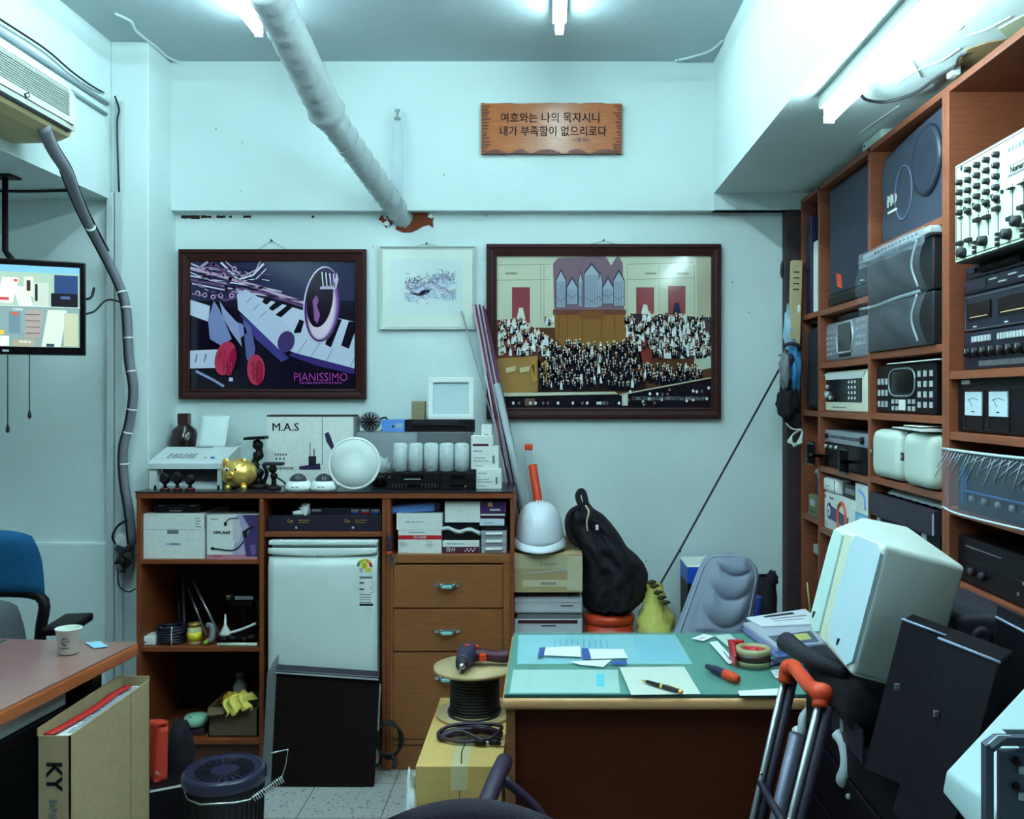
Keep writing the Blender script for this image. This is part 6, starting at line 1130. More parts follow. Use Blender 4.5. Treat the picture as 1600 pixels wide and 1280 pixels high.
sheet([(1116, 993), (1140, 991), (1156, 1004), (1148, 1020)], PW2, DZ, name='pale_slip', label='pale paper lying under the red tape dispenser', cat='paper')
sheet([(1153, 1080), (1218, 1076), (1222, 1087), (1156, 1087.5)], WP, DZ, name='white_leaflet', label='white leaflet at the front right edge of the desk', cat='leaflet')
sheet([(1204, 1048), (1232, 1043), (1238, 1056), (1212, 1060)], WP, DZ, name='torn_slip', label='white slip beside the cart handle on the desk', cat='paper')
# pen
A, B_ = dk(1003, 1063, DZ+.008), dk(1066, 1082, DZ+.008); D = B_-A
t = thing('pen', 'black ballpoint pen with gold trim lying on the cream sheet', 'pen', (A+B_)/2-Vector((0, 0, .0075)))
b = MB(BLACKG); b.tube([A+D*.12, A+D*.5, A+D*.95], .0055, 12, rf=lambda u: .8+.25*math.sin(u*PI)); b.build('barrel', t)
b = MB(GOLD); b.cyl(A, A+D*.12, .0015, .0042); b.cyl(A+D*.48, A+D*.54, .0062); b.cyl(A+D*.93, A+D, .0055, .005); b.tube([A+D*.94+Vector((0, 0, .006)), A+D*.62+Vector((0, 0, .008))], .0012, 5); b.build('gold_trim', t)
A, B_ = dk(1104, 1041, DZ+.010), dk(1152, 1062, DZ+.011); D = B_-A
t = thing('utility_knife', 'dark utility knife with an orange end on the green mat', 'knife', (A+B_)/2-Vector((0, 0, .011)))
b = MB(mat((40, 36, 70), .4, name='knife_body')); b.tube([A, A+D*.3, A+D*.65], .012, 12, rf=lambda u: .5+.5*min(1, u*2)); b.build('body', t); b = MB(ORANGE); b.tube([A+D*.62, A+D*.85, A+D], .014, 12, rf=lambda u: 1 if u < .7 else .8); b.build('orange_end', t)
# tape dispenser
c = dk(1177, 1038, DZ+.001); t = thing('tape_dispenser', 'red hand tape dispenser with a big roll of brown tape', 'tape dispenser', c)
rr = 27*c.y/F; lp(t, 'tape_roll', mat((170, 160, 120), .35, name='parcel_tape'), lambda b: b.lathe([(rr*.74, 0), (rr, 0), (rr, .014), (rr*.995, .0145), (rr*.995, .034), (rr, .0345), (rr, .048), (rr*.74, .048), (rr*.74, 0)], seg=40)); lp(t, 'dark_tape', mat((60, 34, 26), .3, name='dark_tape'), lambda b: b.lathe([(rr*1.003, .0145), (rr*1.003, .033)], seg=40))
RD = mat((206, 40, 50), .4, name='dispenser_red'); lp(t, 'hub', RD, lambda b: (b.lathe([(rr*.3, .0), (rr*.3, .046), (rr*.18, .046), (rr*.18, .0)], seg=24), b.lathe([(rr*.72, .012), (rr*.72, .042), (rr*.66, .042), (rr*.66, .012)], seg=32), b.box(-rr*.7, rr*.7, -.006, .006, .02, .04)))
lp(t, 'guard', RD, lambda b: (b.hull([(-rr*1.05, -rr*.5, .0), (-rr*1.05, rr*1.0, .0), (-rr*1.15, rr*1.2, .052), (-rr*.95, rr*.6, .05), (-rr*1.08, rr*.3, .048), (-rr*1.08, -rr*.55, .03)], [(-rr*1.16, -rr*.5, .0), (-rr*1.16, rr*1.0, .0), (-rr*1.26, rr*1.2, .056), (-rr*1.06, rr*.6, .05), (-rr*1.18, rr*.3, .048), (-rr*1.18, -rr*.55, .03)]), b.box(-rr*1.2, -rr*.3, rr*.95, rr*1.25, .02, .056, bev=.006)))
# magazines
MZ = [('lower_magazine', 'glossy magazine with a violet edge at the bottom of the pile on the desk', [(1159, 985), (1250, 968), (1290, 1020), (1214, 1030)], mat((120, 116, 170), .2, name='violet_gloss'), .006), ('middle_magazine', 'thick white catalogue in the middle of the pile on the desk', [(1161, 982), (1255, 967), (1290, 1014), (1214, 1022)], mat((186, 190, 206), .3, name='cover_grey'), .010), ('top_magazine', 'white brochure with dark print on top of the pile on the desk', [(1166, 976), (1258, 962), (1285, 985), (1190, 990)], WP, .004)]
z = DZ+.0008
for nm, lab, pts, m_, th in MZ:
    t_ = [dk(x, y+ (0), DZ) for x, y in pts]
    b = MB(m_); b.hull([Vector((p.x, p.y, z)) for p in t_], [Vector((p.x, p.y, z+th)) for p in t_]); e0 = t_[0]; e1 = t_[3]
    c_ = sum(t_, Vector())/4
    def pq(u, v): return (t_[0].lerp(t_[1], u)).lerp(t_[3].lerp(t_[2], u), v)
    for (u0, u1, v0, v1, mm) in {'top_magazine': ((.25, .75, .1, .25, CHAR), (.3, .9, .4, .46, GREY), (.3, .8, .6, .64, GREY)), 'middle_magazine': ((.1, .9, .6, .95, mat((90, 96, 120), .4, name='cover_photo')), (.5, .8, .65, .85, mat((206, 200, 120), .4, name='cover_yellow'))), 'lower_magazine': ((.05, .95, .85, .98, NB), (.1, .3, .3, .8, mat((190, 170, 120), .4, name='cover_tan')))}[nm]:
        Q = [pq(u0, v0), pq(u1, v0), pq(u1, v1), pq(u0, v1)]; b.hull([Vector((p.x, p.y, z+th-.0002)) for p in Q], [Vector((p.x, p.y, z+th+.0004+.0003*(u0 > .4))) for p in Q], mm)
    solo(b, 'magazine', lab, 'magazine', group='magazines piled on the desk'); z += th+.0012
b = MB(mat((30, 26, 60), .3, name='indigo_plastic'))
for k in range(4): A = dk(1203, 1034+k*2.2, DZ+.006+.007*k); b.tube([A, A+Vector((.04, .004*k, .002)), A+Vector((.075, -.01, 0))], .006, 8)
solo(b, 'cable_reel', 'small dark blue bundle of cable beside the tape dispenser', 'cable')
# ================================================================ RIGHT: POST AND SHELVES
XS, XBK = 1.108, 1.56
t = thing('dark_post', 'dark brown wooden post standing between the back wall and the shelves', 'post', (1.085, 4.16, 0))
part(t, 'post', mat((60, 42, 46), .6, kind='wood', name='post_wood'), (1.055, 1.30, 4.115, 4.195, 0, 2.33))
b = MB(WOODS); lp(t, 'edge_strip', mat((40, 26, 30), .6, name='post_edge'), lambda b: b.box(-.032, -.028, -.03, .03, 0, 2.33))
SH = [2.345]
def frame_unit(name, label, ys, shelves, back):
    t = thing(name, label, 'shelves', (1.33, (ys[0]+ys[-1])/2, 0))
    for y in ys: part(t, 'upright', WOODS, (XS, XBK, y-.011, y+.011, 0, 2.365), bev=.0015)
    part(t, 'top_board', WOODS, (XS, XBK, ys[-1]+.011, ys[0]-.011, 2.345, 2.365), bev=.0015)
    part(t, 'back_panel', INN, (XBK, XBK+.01, ys[-1], ys[0], 0, 2.365))
    for (a, c, zs) in shelves:
        for z in zs: part(t, 'shelf', WOODS, (XS+.002, XBK, c+.0112, a-.0112, z-.022, z), bev=.0015)
    return t
YA = [4.075, 3.815, 3.215, 2.607]
frame_unit('shelving_unit', 'tall brown shelving unit of three columns along the right wall', YA, [(YA[0], YA[1], (1.855, 1.44, .992, .55, .1)), (YA[1], YA[2], (1.852, 1.637, 1.44, 1.217, .968, .55, .1)), (YA[2], YA[3], (2.01, 1.65, 1.445, 1.227, .82, .45, .1))], 1)
YB2 = [2.583, 1.62]
frame_unit('wide_shelving_unit', 'wide brown shelving unit nearest the camera on the right wall', YB2, [(YB2[0], YB2[1], (1.57, 1.403, 1.197, .994, .6, .1))], 1)
# things that face the room: local x runs towards the camera, local y into the shelf
def rthing(name, label, cat, Ya, Yb, zb, Xf, group=None): return thing(name, label, cat, (Xf, (Ya+Yb)/2, zb), -PI/2, group)
def rdev(name, label, cat, x0, x1, yt, zb, Xf=1.13, d=.3, m=BLACK, bev=.004, group=None, zt=None, Ya=None, Yb=None):
    Ya = rY(x0, Xf) if Ya is None else Ya; Yb = rY(x1, Xf) if Yb is None else Yb
    if x0: Ya = min(Ya, 3.799 if Ya > 3 else 2.566)
    if x1: Yb = max(Yb, 3.23)
    w_ = Ya-Yb; h = (pZ(yt, Ya) if zt is None else zt)-zb
    t = rthing(name, label, cat, Ya, Yb, zb+.001, Xf, group)
    lp(t, 'casing', m, lambda b: b.box(-w_/2, w_/2, 0, d, 0, h-.001, bev=bev, seg=3))
    return t, w_, h-.001
# column 1
t, w_, h = rdev('dark_binder', 'dark blue black binder standing on the far upper shelf', 'binder', 0, 0, 0, 1.855, d=.26, m=mat((36, 34, 66), .4, name='indigo_binder'), zt=2.277, Ya=4.04, Yb=3.972, Xf=1.12)
for z in (.06, .2, .34): lp(t, 'spine_ridge', CHAR, lambda b: b.box(-w_*.4, w_*.4, -.003, .001, z, z+.05))
t, w_, h = rdev('white_binder', 'white binder beside the dark binder on the far upper shelf', 'binder', 0, 0, 0, 1.855, d=.26, m=WHITE, zt=2.155, Ya=3.935, Yb=3.845, Xf=1.12); lp(t, 'spine_edge', LGREY, lambda b: b.box(-w_*.46, -w_*.42, -.001, .001, .01, h-.01))
t, w_, h = rdev('rounded_case', 'black rounded fabric case standing on the far middle shelf', 'case', 0, 0, 0, 1.44, d=.28, m=mat((26, 24, 36), .8, kind='fabric', name='case_fabric'), zt=1.80, Ya=4.05, Yb=3.85, Xf=1.12, bev=.04)
lp(t, 'carry_handle', BLACK, lambda b: b.tube([(-.05, .02, h), (-.03, .01, h+.016), (.03, .01, h+.016), (.05, .02, h)], .008, 8)); lp(t, 'zip', CHAR, lambda b: b.tube([(-w_*.3, -.002, .03), (-w_*.3, -.002, h-.04)], .003, 6))
t, w_, h = rdev('dark_frame_box', 'dark open framed box on the far lower shelf', 'box', 0, 0, 0, .992, d=.2, m=CHAR, zt=1.19, Ya=3.93, Yb=3.84, Xf=1.13); lp(t, 'pale_edge', LGREY, lambda b: b.tube([(-w_*.4, -.002, h*.95), (w_*.1, -.006, h), (w_*.4, -.002, h*.7)], .008, 6))
t, w_, h = rdev('olive_carton', 'small olive green carton on the far lower shelf', 'box', 0, 0, 0, .992, d=.1, m=mat((110, 110, 84), .7, kind='card', name='olive_card'), zt=1.085, Ya=3.98, Yb=3.86, Xf=1.112); lp(t, 'label', CHAR, lambda b: (rect(b, -w_*.3, w_*.3, h*.5, h*.8, LGREY), rect(b, -w_*.3, w_*.3, h*.2, h*.3)))
t = rthing('sealant_tube', 'blue and white sealant tube with a yellow foot on the far lowest shelf', 'tube', 3.93, 3.87, .551, 1.16)
lp(t, 'tube', mat((34, 74, 190), .35, name='sealant_blue'), lambda b: b.lathe([(.025, .0), (.025, .27), (.02, .275)], seg=20)); lp(t, 'yellow_band', YELLOW, lambda b: b.lathe([(.0255, .0), (.0255, .045)], seg=20)); lp(t, 'cap', WHITE, lambda b: b.lathe([(.02, .27), (.022, .275), (.02, .31), (.006, .312)], seg=20)); lp(t, 'lettering', WHITE, lambda b: (b.box(-.003, .009, -.0262, -.0245, .06, .12), b.box(-.006, .01, -.0262, -.0245, .18, .24)))
t = rthing('tape_gun', 'grey dispenser with a pale square head behind the sealant tube', 'tool', 4.03, 3.96, .551, 1.17)
lp(t, 'body', GREY, lambda b: b.box(-.022, .022, 0, .05, 0, .34, bev=.015)); lp(t, 'head', LGREY, lambda b: b.box(-.045, .03, -.02, .03, .27, .31, bev=.003)); lp(t, 'arm', LGREY, lambda b: b.tube([(0, 0, .3), (.01, 0, .35), (.02, 0, .38)], .010, 8))
b = MB(mat((206, 196, 140), .6, name='pale_wood_strip')); b.tube([Vector((1.125, 3.99, .5505)), Vector((1.112, 4.0, .70))], .004, 6); solo(b, 'wooden_stick', 'thin pale stick upright at the foot of the far shelf', 'stick')
# column 2
t, w_, h = rdev('tall_black_speaker', 'tall black meshed loudspeaker with an orange sticker on the top shelf', 'loudspeaker', 0, 0, 0, 1.852, d=.28, m=mat((24, 24, 40), .5, kind='plain', name='speaker_black'), zt=2.335, Ya=3.73, Yb=3.25, Xf=1.125, bev=.02)
GR = mat((40, 40, 66), .5, kind='mesh', scale=110, name='blue_black_grille'); lp(t, 'grille', GR, lambda b: b.box(-w_*.44, w_*.47, -.006, .002, .05, h-.02, bev=.008)); lp(t, 'sticker', ORANGE, lambda b: b.hull([(-.11, -.0075, .075), (-.05, -.0075, .06), (-.065, -.0075, .115), (-.125, -.0075, .128)], [(-.11, -.0062, .075), (-.05, -.0062, .06), (-.065, -.0062, .115), (-.125, -.0062, .128)])); lp(t, 'base_trim', BLACK, lambda b: b.box(-w_*.47, w_*.48, -.008, .002, .006, .04, bev=.004))
t, w_, h = rdev('silver_cd_player', 'silver grey desktop player with a dark oval display, on the second shelf', 'player', 1290, 1356, 507, 1.637, d=.25, m=mat((150, 152, 164), .35, metal=.4, name='silver_plastic'), bev=.018)
lp(t, 'display', BLACKG, lambda b: b.box(-w_*.16, w_*.15, -.003, .002, h*.24, h*.9, bev=.012)); lp(t, 'display_rim', mat((200, 206, 214), .3, metal=.5, name='bright_silver'), lambda b: b.tube([(-w_*.17, -.002, h*.2), (-w_*.2, -.002, h*.55), (-w_*.17, -.002, h*.92), (w_*.16, -.002, h*.92), (w_*.19, -.002, h*.55), (w_*.16, -.002, h*.2)], .004, 6, closed=True, sm=False)); lp(t, 'slot', INK, lambda b: b.box(-w_*.14, w_*.13, -.002, .001, h*.10, h*.16))
buttons(t, LGREY, -w_*.44, -w_*.26, h*.2, h*.75, 3, 5, .018, .008); buttons(t, LGREY, w_*.27, w_*.43, h*.35, h*.88, 3, 4, .020, .011)
t2, w2, h2 = rdev('thin_black_unit', 'thin black unit lying on the silver player', 'device', 0, 0, 0, 1.637+h+.002, d=.2, zt=1.637+h+.029, Ya=3.70, Yb=3.36, Xf=1.15); lp(t2, 'display', CHAR, lambda b: b.box(-w2*.35, w2*.35, -.001, .001, h2*.25, h2*.75))
t, w_, h = rdev('cream_cd_player', 'cream framed player with a black front and round dial, third shelf down', 'player', 1286, 1356, 582, 1.44, d=.25, m=CREAM, bev=.01)
lp(t, 'front', BLACKG, lambda b: b.box(-w_*.47, w_*.38, -.002, .002, h*.24, h*.80, bev=.002)); lp(t, 'label', INKG, lambda b: lines(b, -w_*.3, w_*.2, h*.06, h*.16, 1)); lp(t, 'bevel', WHITE, lambda b: (b.hull([(-w_*.48, -.001, h*.8), (w_*.4, -.001, h*.8), (w_*.46, -.006, h*.95), (-w_*.48, -.006, h*.95)], [(-w_*.48, 0.001, h*.8), (w_*.4, 0.001, h*.8), (w_*.46, 0.001, h*.95), (-w_*.48, 0.001, h*.95)])))
knob(t, LGREY, -w_*.42, h*.42, h*.10, .012); knob(t, LGREY, -w_*.34, h*.34, h*.06, .010); knob(t, LGREY, -w_*.42, h*.62, h*.06, .008); buttons(t, WHITE, w_*.1, w_*.24, h*.34, h*.72, 3, 4, .013, .010)
t, w_, h = rdev('black_rack_amp', 'black amplifier with rack ears below the thin silver unit', 'amplifier', 1285, 1356, 691, 1.217, d=.26)
knobs_ = [knob(t, LGREY, -w_*.45+k_*w_*.13, h*.85, .008, .01) for k_ in range(3)]
for a, c in ((-w_*.62, -w_*.60), (w_*.22, w_*.24)): lp(t, 'rack_ear', BLACKM, lambda b: (b.box(a, c, -.06, -.026, 0.002, h*.98), b.box(a, a+.10, -.06, -.055, h*.90, h*.98), b.box(a, a+.10, -.06, -.055, 0.002, h*.08), b.box(max(a, -w_*.49), max(a, -w_*.49)+.06, -.055, .001, h*.4, h*.5), b.box(a, max(a, -w_*.49)+.06, -.055, -.027, h*.4, h*.5)))
t2, w2, h2 = rdev('silver_tuner', 'thin silver tuner with a row of tiny keys on the black amplifier', 'tuner', 0, 0, 0, 1.217+h+.002, d=.24, m=mat((176, 180, 190), .35, metal=.5, name='tuner_silver'), zt=1.217+h+.054, Ya=3.80, Yb=3.24, Xf=1.128)
lp(t2, 'key_strip', mat((70, 70, 90), .4, name='strip'), lambda b: [b.box(-w2*.38+k_*w2*.034, -w2*.362+k_*w2*.034, -.002, .001, h2*.38, h2*.62) for k_ in range(20)]); knob(t2, BLACK, -w2*.43, h2*.5, h2*.22, .01); knob(t2, BLACK, w2*.33, h2*.5, h2*.28, .01)
def mega(b, w_, h):
    OR2 = mat((220, 96, 60), .5, name='orange_print'); MT = mat((84, 78, 120), .5, name='megaphone_print')
    b.tube([(w_*.1+.05*math.cos(a), -.001, h*.45+.058*math.sin(a)) for a in [i*PI/8-.6 for i in range(14)]], .007, 6, OR2)
    b.hull([(-w_*.36, -.0012, h*.62), (-w_*.30, -.0012, h*.68), (w_*.3, -.0012, h*.5), (w_*.26, -.0012, h*.22), (-w_*.32, -.0012, h*.3)], [(-w_*.36, 0, h*.62), (-w_*.30, 0, h*.68), (w_*.3, 0, h*.5), (w_*.26, 0, h*.22), (-w_*.32, 0, h*.3)], MT)
    b.lathe([(h*.24, 0), (h*.2, .002)], (-w_*.33, 0, h*.5), 20, MT, axis='y'); b.lathe([(h*.15, 0.001), (h*.13, .003)], (-w_*.33, 0, h*.5), 20, WCARD, axis='y'); b.lathe([(h*.05, 0.003), (h*.04, .004)], (-w_*.33, 0, h*.5), 12, MT, axis='y')
    b.text('Megaphone', -w_*.24, h*.88, .013, INKG, -.001); b.lathe([(.008, 0), (.007, .002)], (-w_*.46, 0, h*.88), 12, OR2, axis='y'); lines(b, -w_*.48, -w_*.36, h*.08, h*.2, 2)
t, w_, h = rdev('megaphone_box', 'white box picturing a megaphone with an orange strap', 'box', 0, 0, 0, .968, d=.2, m=WCARD, zt=1.114, Ya=3.79, Yb=3.41, Xf=1.125, bev=.002); lp(t, 'print', INK, lambda b: mega(b, w_, h))
zt_ = 1.114+.001
t, w_, h = rdev('small_white_clock', 'small rounded white device on top of the megaphone box', 'device', 0, 0, 0, zt_, d=.07, m=WHITE, zt=1.175, Ya=3.80, Yb=3.62, Xf=1.12, bev=.018); lp(t, 'label', INKG, lambda b: lines(b, -w_*.25, w_*.2, h*.35, h*.5, 1)); lp(t, 'seam', CHAR, lambda b: b.box(w_*.36, w_*.37, -.001, .001, h*.1, h*.9))
t, w_, h = rdev('black_tin', 'grey black box right of the small white device', 'box', 0, 0, 0, zt_, d=.1, m=CHAR, zt=1.168, Ya=3.59, Yb=3.41, Xf=1.135, bev=.003); lp(t, 'label', GREY, lambda b: b.box(-w_*.3, w_*.3, -.001, .001, h*.3, h*.7))
t, w_, h = rdev('white_blue_box', 'narrow white and blue printed box next to the megaphone box', 'box', 0, 0, 0, .968, d=.12, m=WCARD, zt=1.186, Ya=3.395, Yb=3.235, Xf=1.12, bev=.002)
lp(t, 'print', BLUE, lambda b: (rect(b, -w_/2, w_/2, h*.35, h*.52, mat((120, 190, 226), .5, name='sky_print')), rect(b, -w_*.5, w_*.5, h*.22, h*.225, INKG), b.tube([(-w_*.2, -.001, h*.9), (w_*.15, -.001, h*.8), (w_*.2, -.001, h*.6)], .004, 6, LBLUE), [rect(b, -.03+k*.014, -.021+k*.014, h*.4, h*.46, WHITE, y=-.0012) for k in range(4)]))
# column 3
t = rthing('moulded_speaker', 'black moulded loudspeaker with a round horn and a white badge', 'loudspeaker', 3.17, 2.63, 2.011, 1.135); w_, h = .54, .315
def sp(x): return None
OUT = [(-.25, .0), (-.262, .06), (-.245, .12), (-.262, .20), (-.255, .255), (-.22, .285), (-.12, .30), (.10, .318), (.26, .325), (.265, .0)]
b = MB(mat((34, 38, 58), .5, name='moulded_black')); b.prism(OUT, .012, .30, smooth=False); b.build('cabinet', t, local=True)
GR2 = mat((60, 68, 88), .5, kind='mesh', scale=160, name='grey_grille'); lp(t, 'grille', GR2, lambda b: b.prism([(x*.965, .008+z*.965) for x, z in OUT], -.004, .014)); lp(t, 'horn', mat((44, 52, 72), .45, kind='mesh', scale=160, name='horn_grille'), lambda b: (b.lathe([(.108, -.002), (.102, .010), (.088, .011), (.070, .004), (.03, .003), (0, .006)], (.13, -.004, .195), 32, axis='y'))); lp(t, 'rim', mat((20, 20, 34), .5, name='rim_black'), lambda b: b.tube([(x, .006, z) for x, z in OUT[:9]], .008, 6, sm=False)); lp(t, 'woofer_outline', mat((88, 104, 130), .5, name='woofer_ring'), lambda b: b.tube([(-.06+.07*math.cos(a), -.005, .14+.085*math.sin(a)) for a in [i*PI/8 for i in range(16)]], .003, 6, closed=True)); lp(t, 'badge', WHITE, lambda b: (b.text('MD', -.155, .135, .055, WHITE, -.007, bold=.0015, ext=.0015), b.box(-.19, -.115, -.008, -.002, .095, .103)))
for k in range(2):
    z0 = 1.651+k*.158
    t, w_, h = rdev('bagged_player', ['lower', 'upper'][k]+' of two dark players in glossy clear plastic bags', 'player', 0, 0, 0, z0, d=.3, m=mat((30, 28, 34), .4, name='bag_black'), zt=z0+.154, Ya=3.20, Yb=2.66 if k == 0 else 2.66, Xf=1.10, bev=.006, group='bagged players on the shelf')
    BW = mat((150, 160, 176), .10, kind='film', alpha=.16, name='bag_film'); lp(t, 'plastic_bag', BW, lambda b: b.grid(lambda u, v: (-w_*.53+w_*1.04*u, -.012-.030*math.sin(v*PI)**.5*(1-.3*abs(2*u-1))-.008*abs(math.sin(u*9+v*4)), -.002+h*1.02*v), 36, 14)); lp(t, 'fold_highlight', mat((190, 206, 216), .15, kind='film', alpha=.4, name='bag_highlight'), lambda b: (b.tube([(-w_*.5, -.03, h*.98), (-w_*.2, -.042, h*.93), (w_*.2, -.044, h*.97), (w_*.46, -.03, h*1.0)], .005, 6), b.tube([(w_*.45, -.035, h*.95), (w_*.42, -.045, h*.5), (w_*.46, -.035, h*.06)], .0035, 6), b.tube([(-w_*.46, -.036, h*.5), (-w_*.42, -.042, h*.56), (-w_*.36, -.04, h*.54)], .003, 6)))  # pale film tubes paint the highlights along the bag's folds
t, w_, h = rdev('bag_topped_box', 'flat pale box in plastic lying on the two bagged players', 'box', 0, 0, 0, 1.651+.158*2, d=.28, m=LGREY, zt=1.651+.158*2+.022, Ya=3.21, Yb=2.64, Xf=1.085, bev=.003)
lp(t, 'plastic_flap', mat((150, 160, 170), .15, kind='film', alpha=.5, name='flap_film'), lambda b: b.grid(lambda u, v: (-w_*.5+w_*u, -.014-.004*math.sin(u*20), -.03+.05*v), 24, 4)); lp(t, 'print', CHAR, lambda b: [b.box(-w_*.3+k_*w_*.055, -w_*.27+k_*w_*.055, -.001, .001, .004, .016) for k_ in range(12)])
t, w_, h = rdev('black_karaoke_player', 'black player with an oval screen and white key pads', 'player', 0, 0, 0, 1.446, d=.26, m=BLACK, zt=1.604, Ya=3.19, Yb=2.70, Xf=1.125, bev=.006)
lp(t, 'screen', BLACKG, lambda b: b.box(-w_*.20, w_*.16, -.003, .001, h*.40, h*.86, bev=.02, seg=4)); lp(t, 'screen_rim', ALU, lambda b: b.tube([(-w_*.02+w_*.22*math.copysign(abs(math.cos(a))**.5, math.cos(a)), -.003, h*.63+h*.28*math.copysign(abs(math.sin(a))**.6, math.sin(a))) for a in [i*PI/12+.01 for i in range(24)]], .0035, 6, closed=True, res=2))
buttons(t, LGREY, -w_*.44, -w_*.30, h*.18, h*.66, 3, 3, .018, .020); buttons(t, LGREY, w_*.26, w_*.44, h*.18, h*.78, 3, 4, .020, .018); buttons(t, LGREY, -w_*.18, -w_*.11, h*.1, h*.24, 2, 2, .018, .014); buttons(t, LGREY, w_*.10, w_*.17, h*.1, h*.24, 2, 2, .018, .014); buttons(t, WHITE, -w_*.02, -w_*.02, h*.17, h*.17, 1, 1, .05, .034)
b = MB(WHITE); b.box(1.11, 1.30, 2.64, 3.05, 1.606, 1.609); solo(b, 'white_leaflet', 'white leaflet lying on the black player with the oval screen', 'leaflet')
for k, (a, c, xf) in enumerate(((3.165, 2.905, 1.095), (2.865, 2.635, 1.085))):
    t = rthing('white_box_speaker', ['far one of a pair of rounded white speakers on the shelf', 'near one of a pair of rounded white speakers on the shelf'][k], 'speaker', a, c, 1.229, xf, group='pair of rounded white speakers'); w_ = a-c; h = .165
    lp(t, 'cabinet', GREY, lambda b: b.box(-w_/2+.004, w_/2-.004, .03, .22, 0, h, bev=.035, seg=4)); lp(t, 'front', mat((206, 216, 206), .45, name='ivory_front'), lambda b: b.box(-w_*.49, w_*.45, 0, .08, .002, h-.002, bev=.038, seg=5)); lp(t, 'ribs', GREY, lambda b: [b.tube([(w_*(.44+.02*j), .05+.03*j, .02), (w_*(.46+.01*j), .05+.03*j, h*.5), (w_*(.44+.02*j), .05+.03*j, h-.02)], .002, 5) for j in range(3)]); lp(t, 'badge', GOLD, lambda b: (b.box(-w_*.48, -w_*.40, -.002, .002, h*.45, h*.6, CHAR), b.box(-w_*.47, -w_*.42, -.003, .0, h*.5, h*.56)))
b = MB(WCARD); b.hull([(1.07, 2.66, 1.399), (1.22, 2.64, 1.399), (1.25, 3.0, 1.399), (1.12, 3.03, 1.399)], [(1.07, 2.66, 1.406), (1.22, 2.64, 1.410), (1.25, 3.0, 1.406), (1.12, 3.03, 1.402)]); b.hull([(1.09, 2.72, 1.410), (1.2, 2.70, 1.412), (1.2, 2.86, 1.41), (1.1, 2.88, 1.41)], [(1.09, 2.72, 1.412), (1.2, 2.70, 1.416), (1.2, 2.86, 1.414), (1.1, 2.88, 1.412)]); solo(b, 'white_envelope', 'white envelopes lying across the pair of white speakers', 'envelope')
t, w_, h = rdev('black_flight_case', 'black case with silver side brackets on the lower shelf', 'case', 0, 0, 0, .821, d=.3, m=BLACK, zt=1.172, Ya=3.19, Yb=2.66, Xf=1.12, bev=.004)
lp(t, 'lid', CHAR, lambda b: (b.box(-w_*.52, w_*.51, -.018, .1, h-.075, h, bev=.003), b.box(w_*.49, w_*.505, -.020, .0, h-.07, h-.01, LGREY))); lp(t, 'front_panel', mat((40, 38, 56), .5, name='case_panel'), lambda b: b.box(-w_*.38, w_*.22, -.003, .001, .04, h-.085))
for x in (-w_*.45, w_*.27): lp(t, 'bracket', LGREY, lambda b: (b.box(x, x+.035, -.004, .0, .02, h-.08, bev=.002), b.box(x+.010, x+.020, -.0055, -.003, h-.11, h-.10, CHAR)))
lp(t, 'knob', CHROME, lambda b: (b.lathe([(.03, 0), (.034, .006), (.03, .012), (.018, .014), (.018, .03), (0, .03)], (w_*.20, 0, .115), 20, axis='y')))
b = MB(FILMW); b.grid(lambda u, v: (1.13+.09*v, 2.68+.42*u, 1.174+.018*math.sin(v*PI)+.004*abs(math.sin(u*20))), 20, 6, thick=.002); solo(b, 'foam_sheet', 'rolled white foam sheet on top of the black case', 'foam')
# column 4
t, w_, h = rdev('mixing_console', 'large white mixing console with rows of black knobs and faders', 'mixer', 0, 0, 0, 1.852, d=.10, m=mat((40, 40, 40), .4, name='console_side'), zt=2.118, Ya=2.478, Yb=1.90, Xf=1.085, bev=.004)
lp(t, 'front_plate', mat((206, 220, 200), .4, name='console_plate'), lambda b: b.box(-w_*.492, w_*.492, -.002, .001, .005, h-.005)); lp(t, 'edge_line', INK, lambda b: (b.box(-w_*.485, w_*.485, -.0026, -.001, h-.012, h-.010), b.box(-w_*.485, w_*.485, -.0026, -.001, .010, .012), b.box(-w_*.485, -w_*.48, -.0026, -.001, .010, h-.012)))
cols = [-w_*.43+k*.050 for k in range(5)]
for i, x in enumerate(cols):
    top = h*.80 if i == 0 else h*.88; n = 4 if i == 0 else 5
    for j in range(n): knob(t, INK, x, top-.002-j*.0265-(0 if i else 0), .0085, .016, mark=LGREY)
    lp(t, 'channel_switch', INK, lambda b: (b.box(x-.010, x+.010, -.008, 0, h*.435, h*.45), b.box(x+.018, x+.026, -.006, 0, h*.50, h*.53)))
    lp(t, 'fader', INK, lambda b: (b.box(x-.001, x+.001, -.003, 0, h*.17, h*.40), b.box(x-.014, x+.014, -.014, 0, h*(.17, .17, .33, .32, .36)[i], h*(.17, .17, .33, .32, .36)[i]+.010, bev=.002), [b.box(x-.008, x-.003, -.0026, 0, h*(.18+q_*.03), h*(.18+q_*.03)+.0008, GREY) for q_ in range(8)]))
for i in range(3): lp(t, 'small_knobs', INK, lambda b: [b.box(-w_*.30+i*.12, -w_*.30+i*.12+.012, -.01, 0, h*.04+j*.012, h*.04+j*.012+.008, bev=.002) for j in range(3)])
for x, z in ((-w_*.40, .022), (-w_*.20, .034), (.005, .030), (.05, .052)): knob(t, INK, x, z, .014, .02)
for i in range(3): lp(t, 'fader', INK, lambda b: (b.box(.02+i*.05, .022+i*.05, -.003, 0, h*.2, h*.55), b.box(.008+i*.05, .034+i*.05, -.014, 0, h*(.22+.06*i), h*(.22+.06*i)+.010, bev=.002), b.box(.008+i*.05, .034+i*.05, -.012, 0, h*.5, h*.51)))
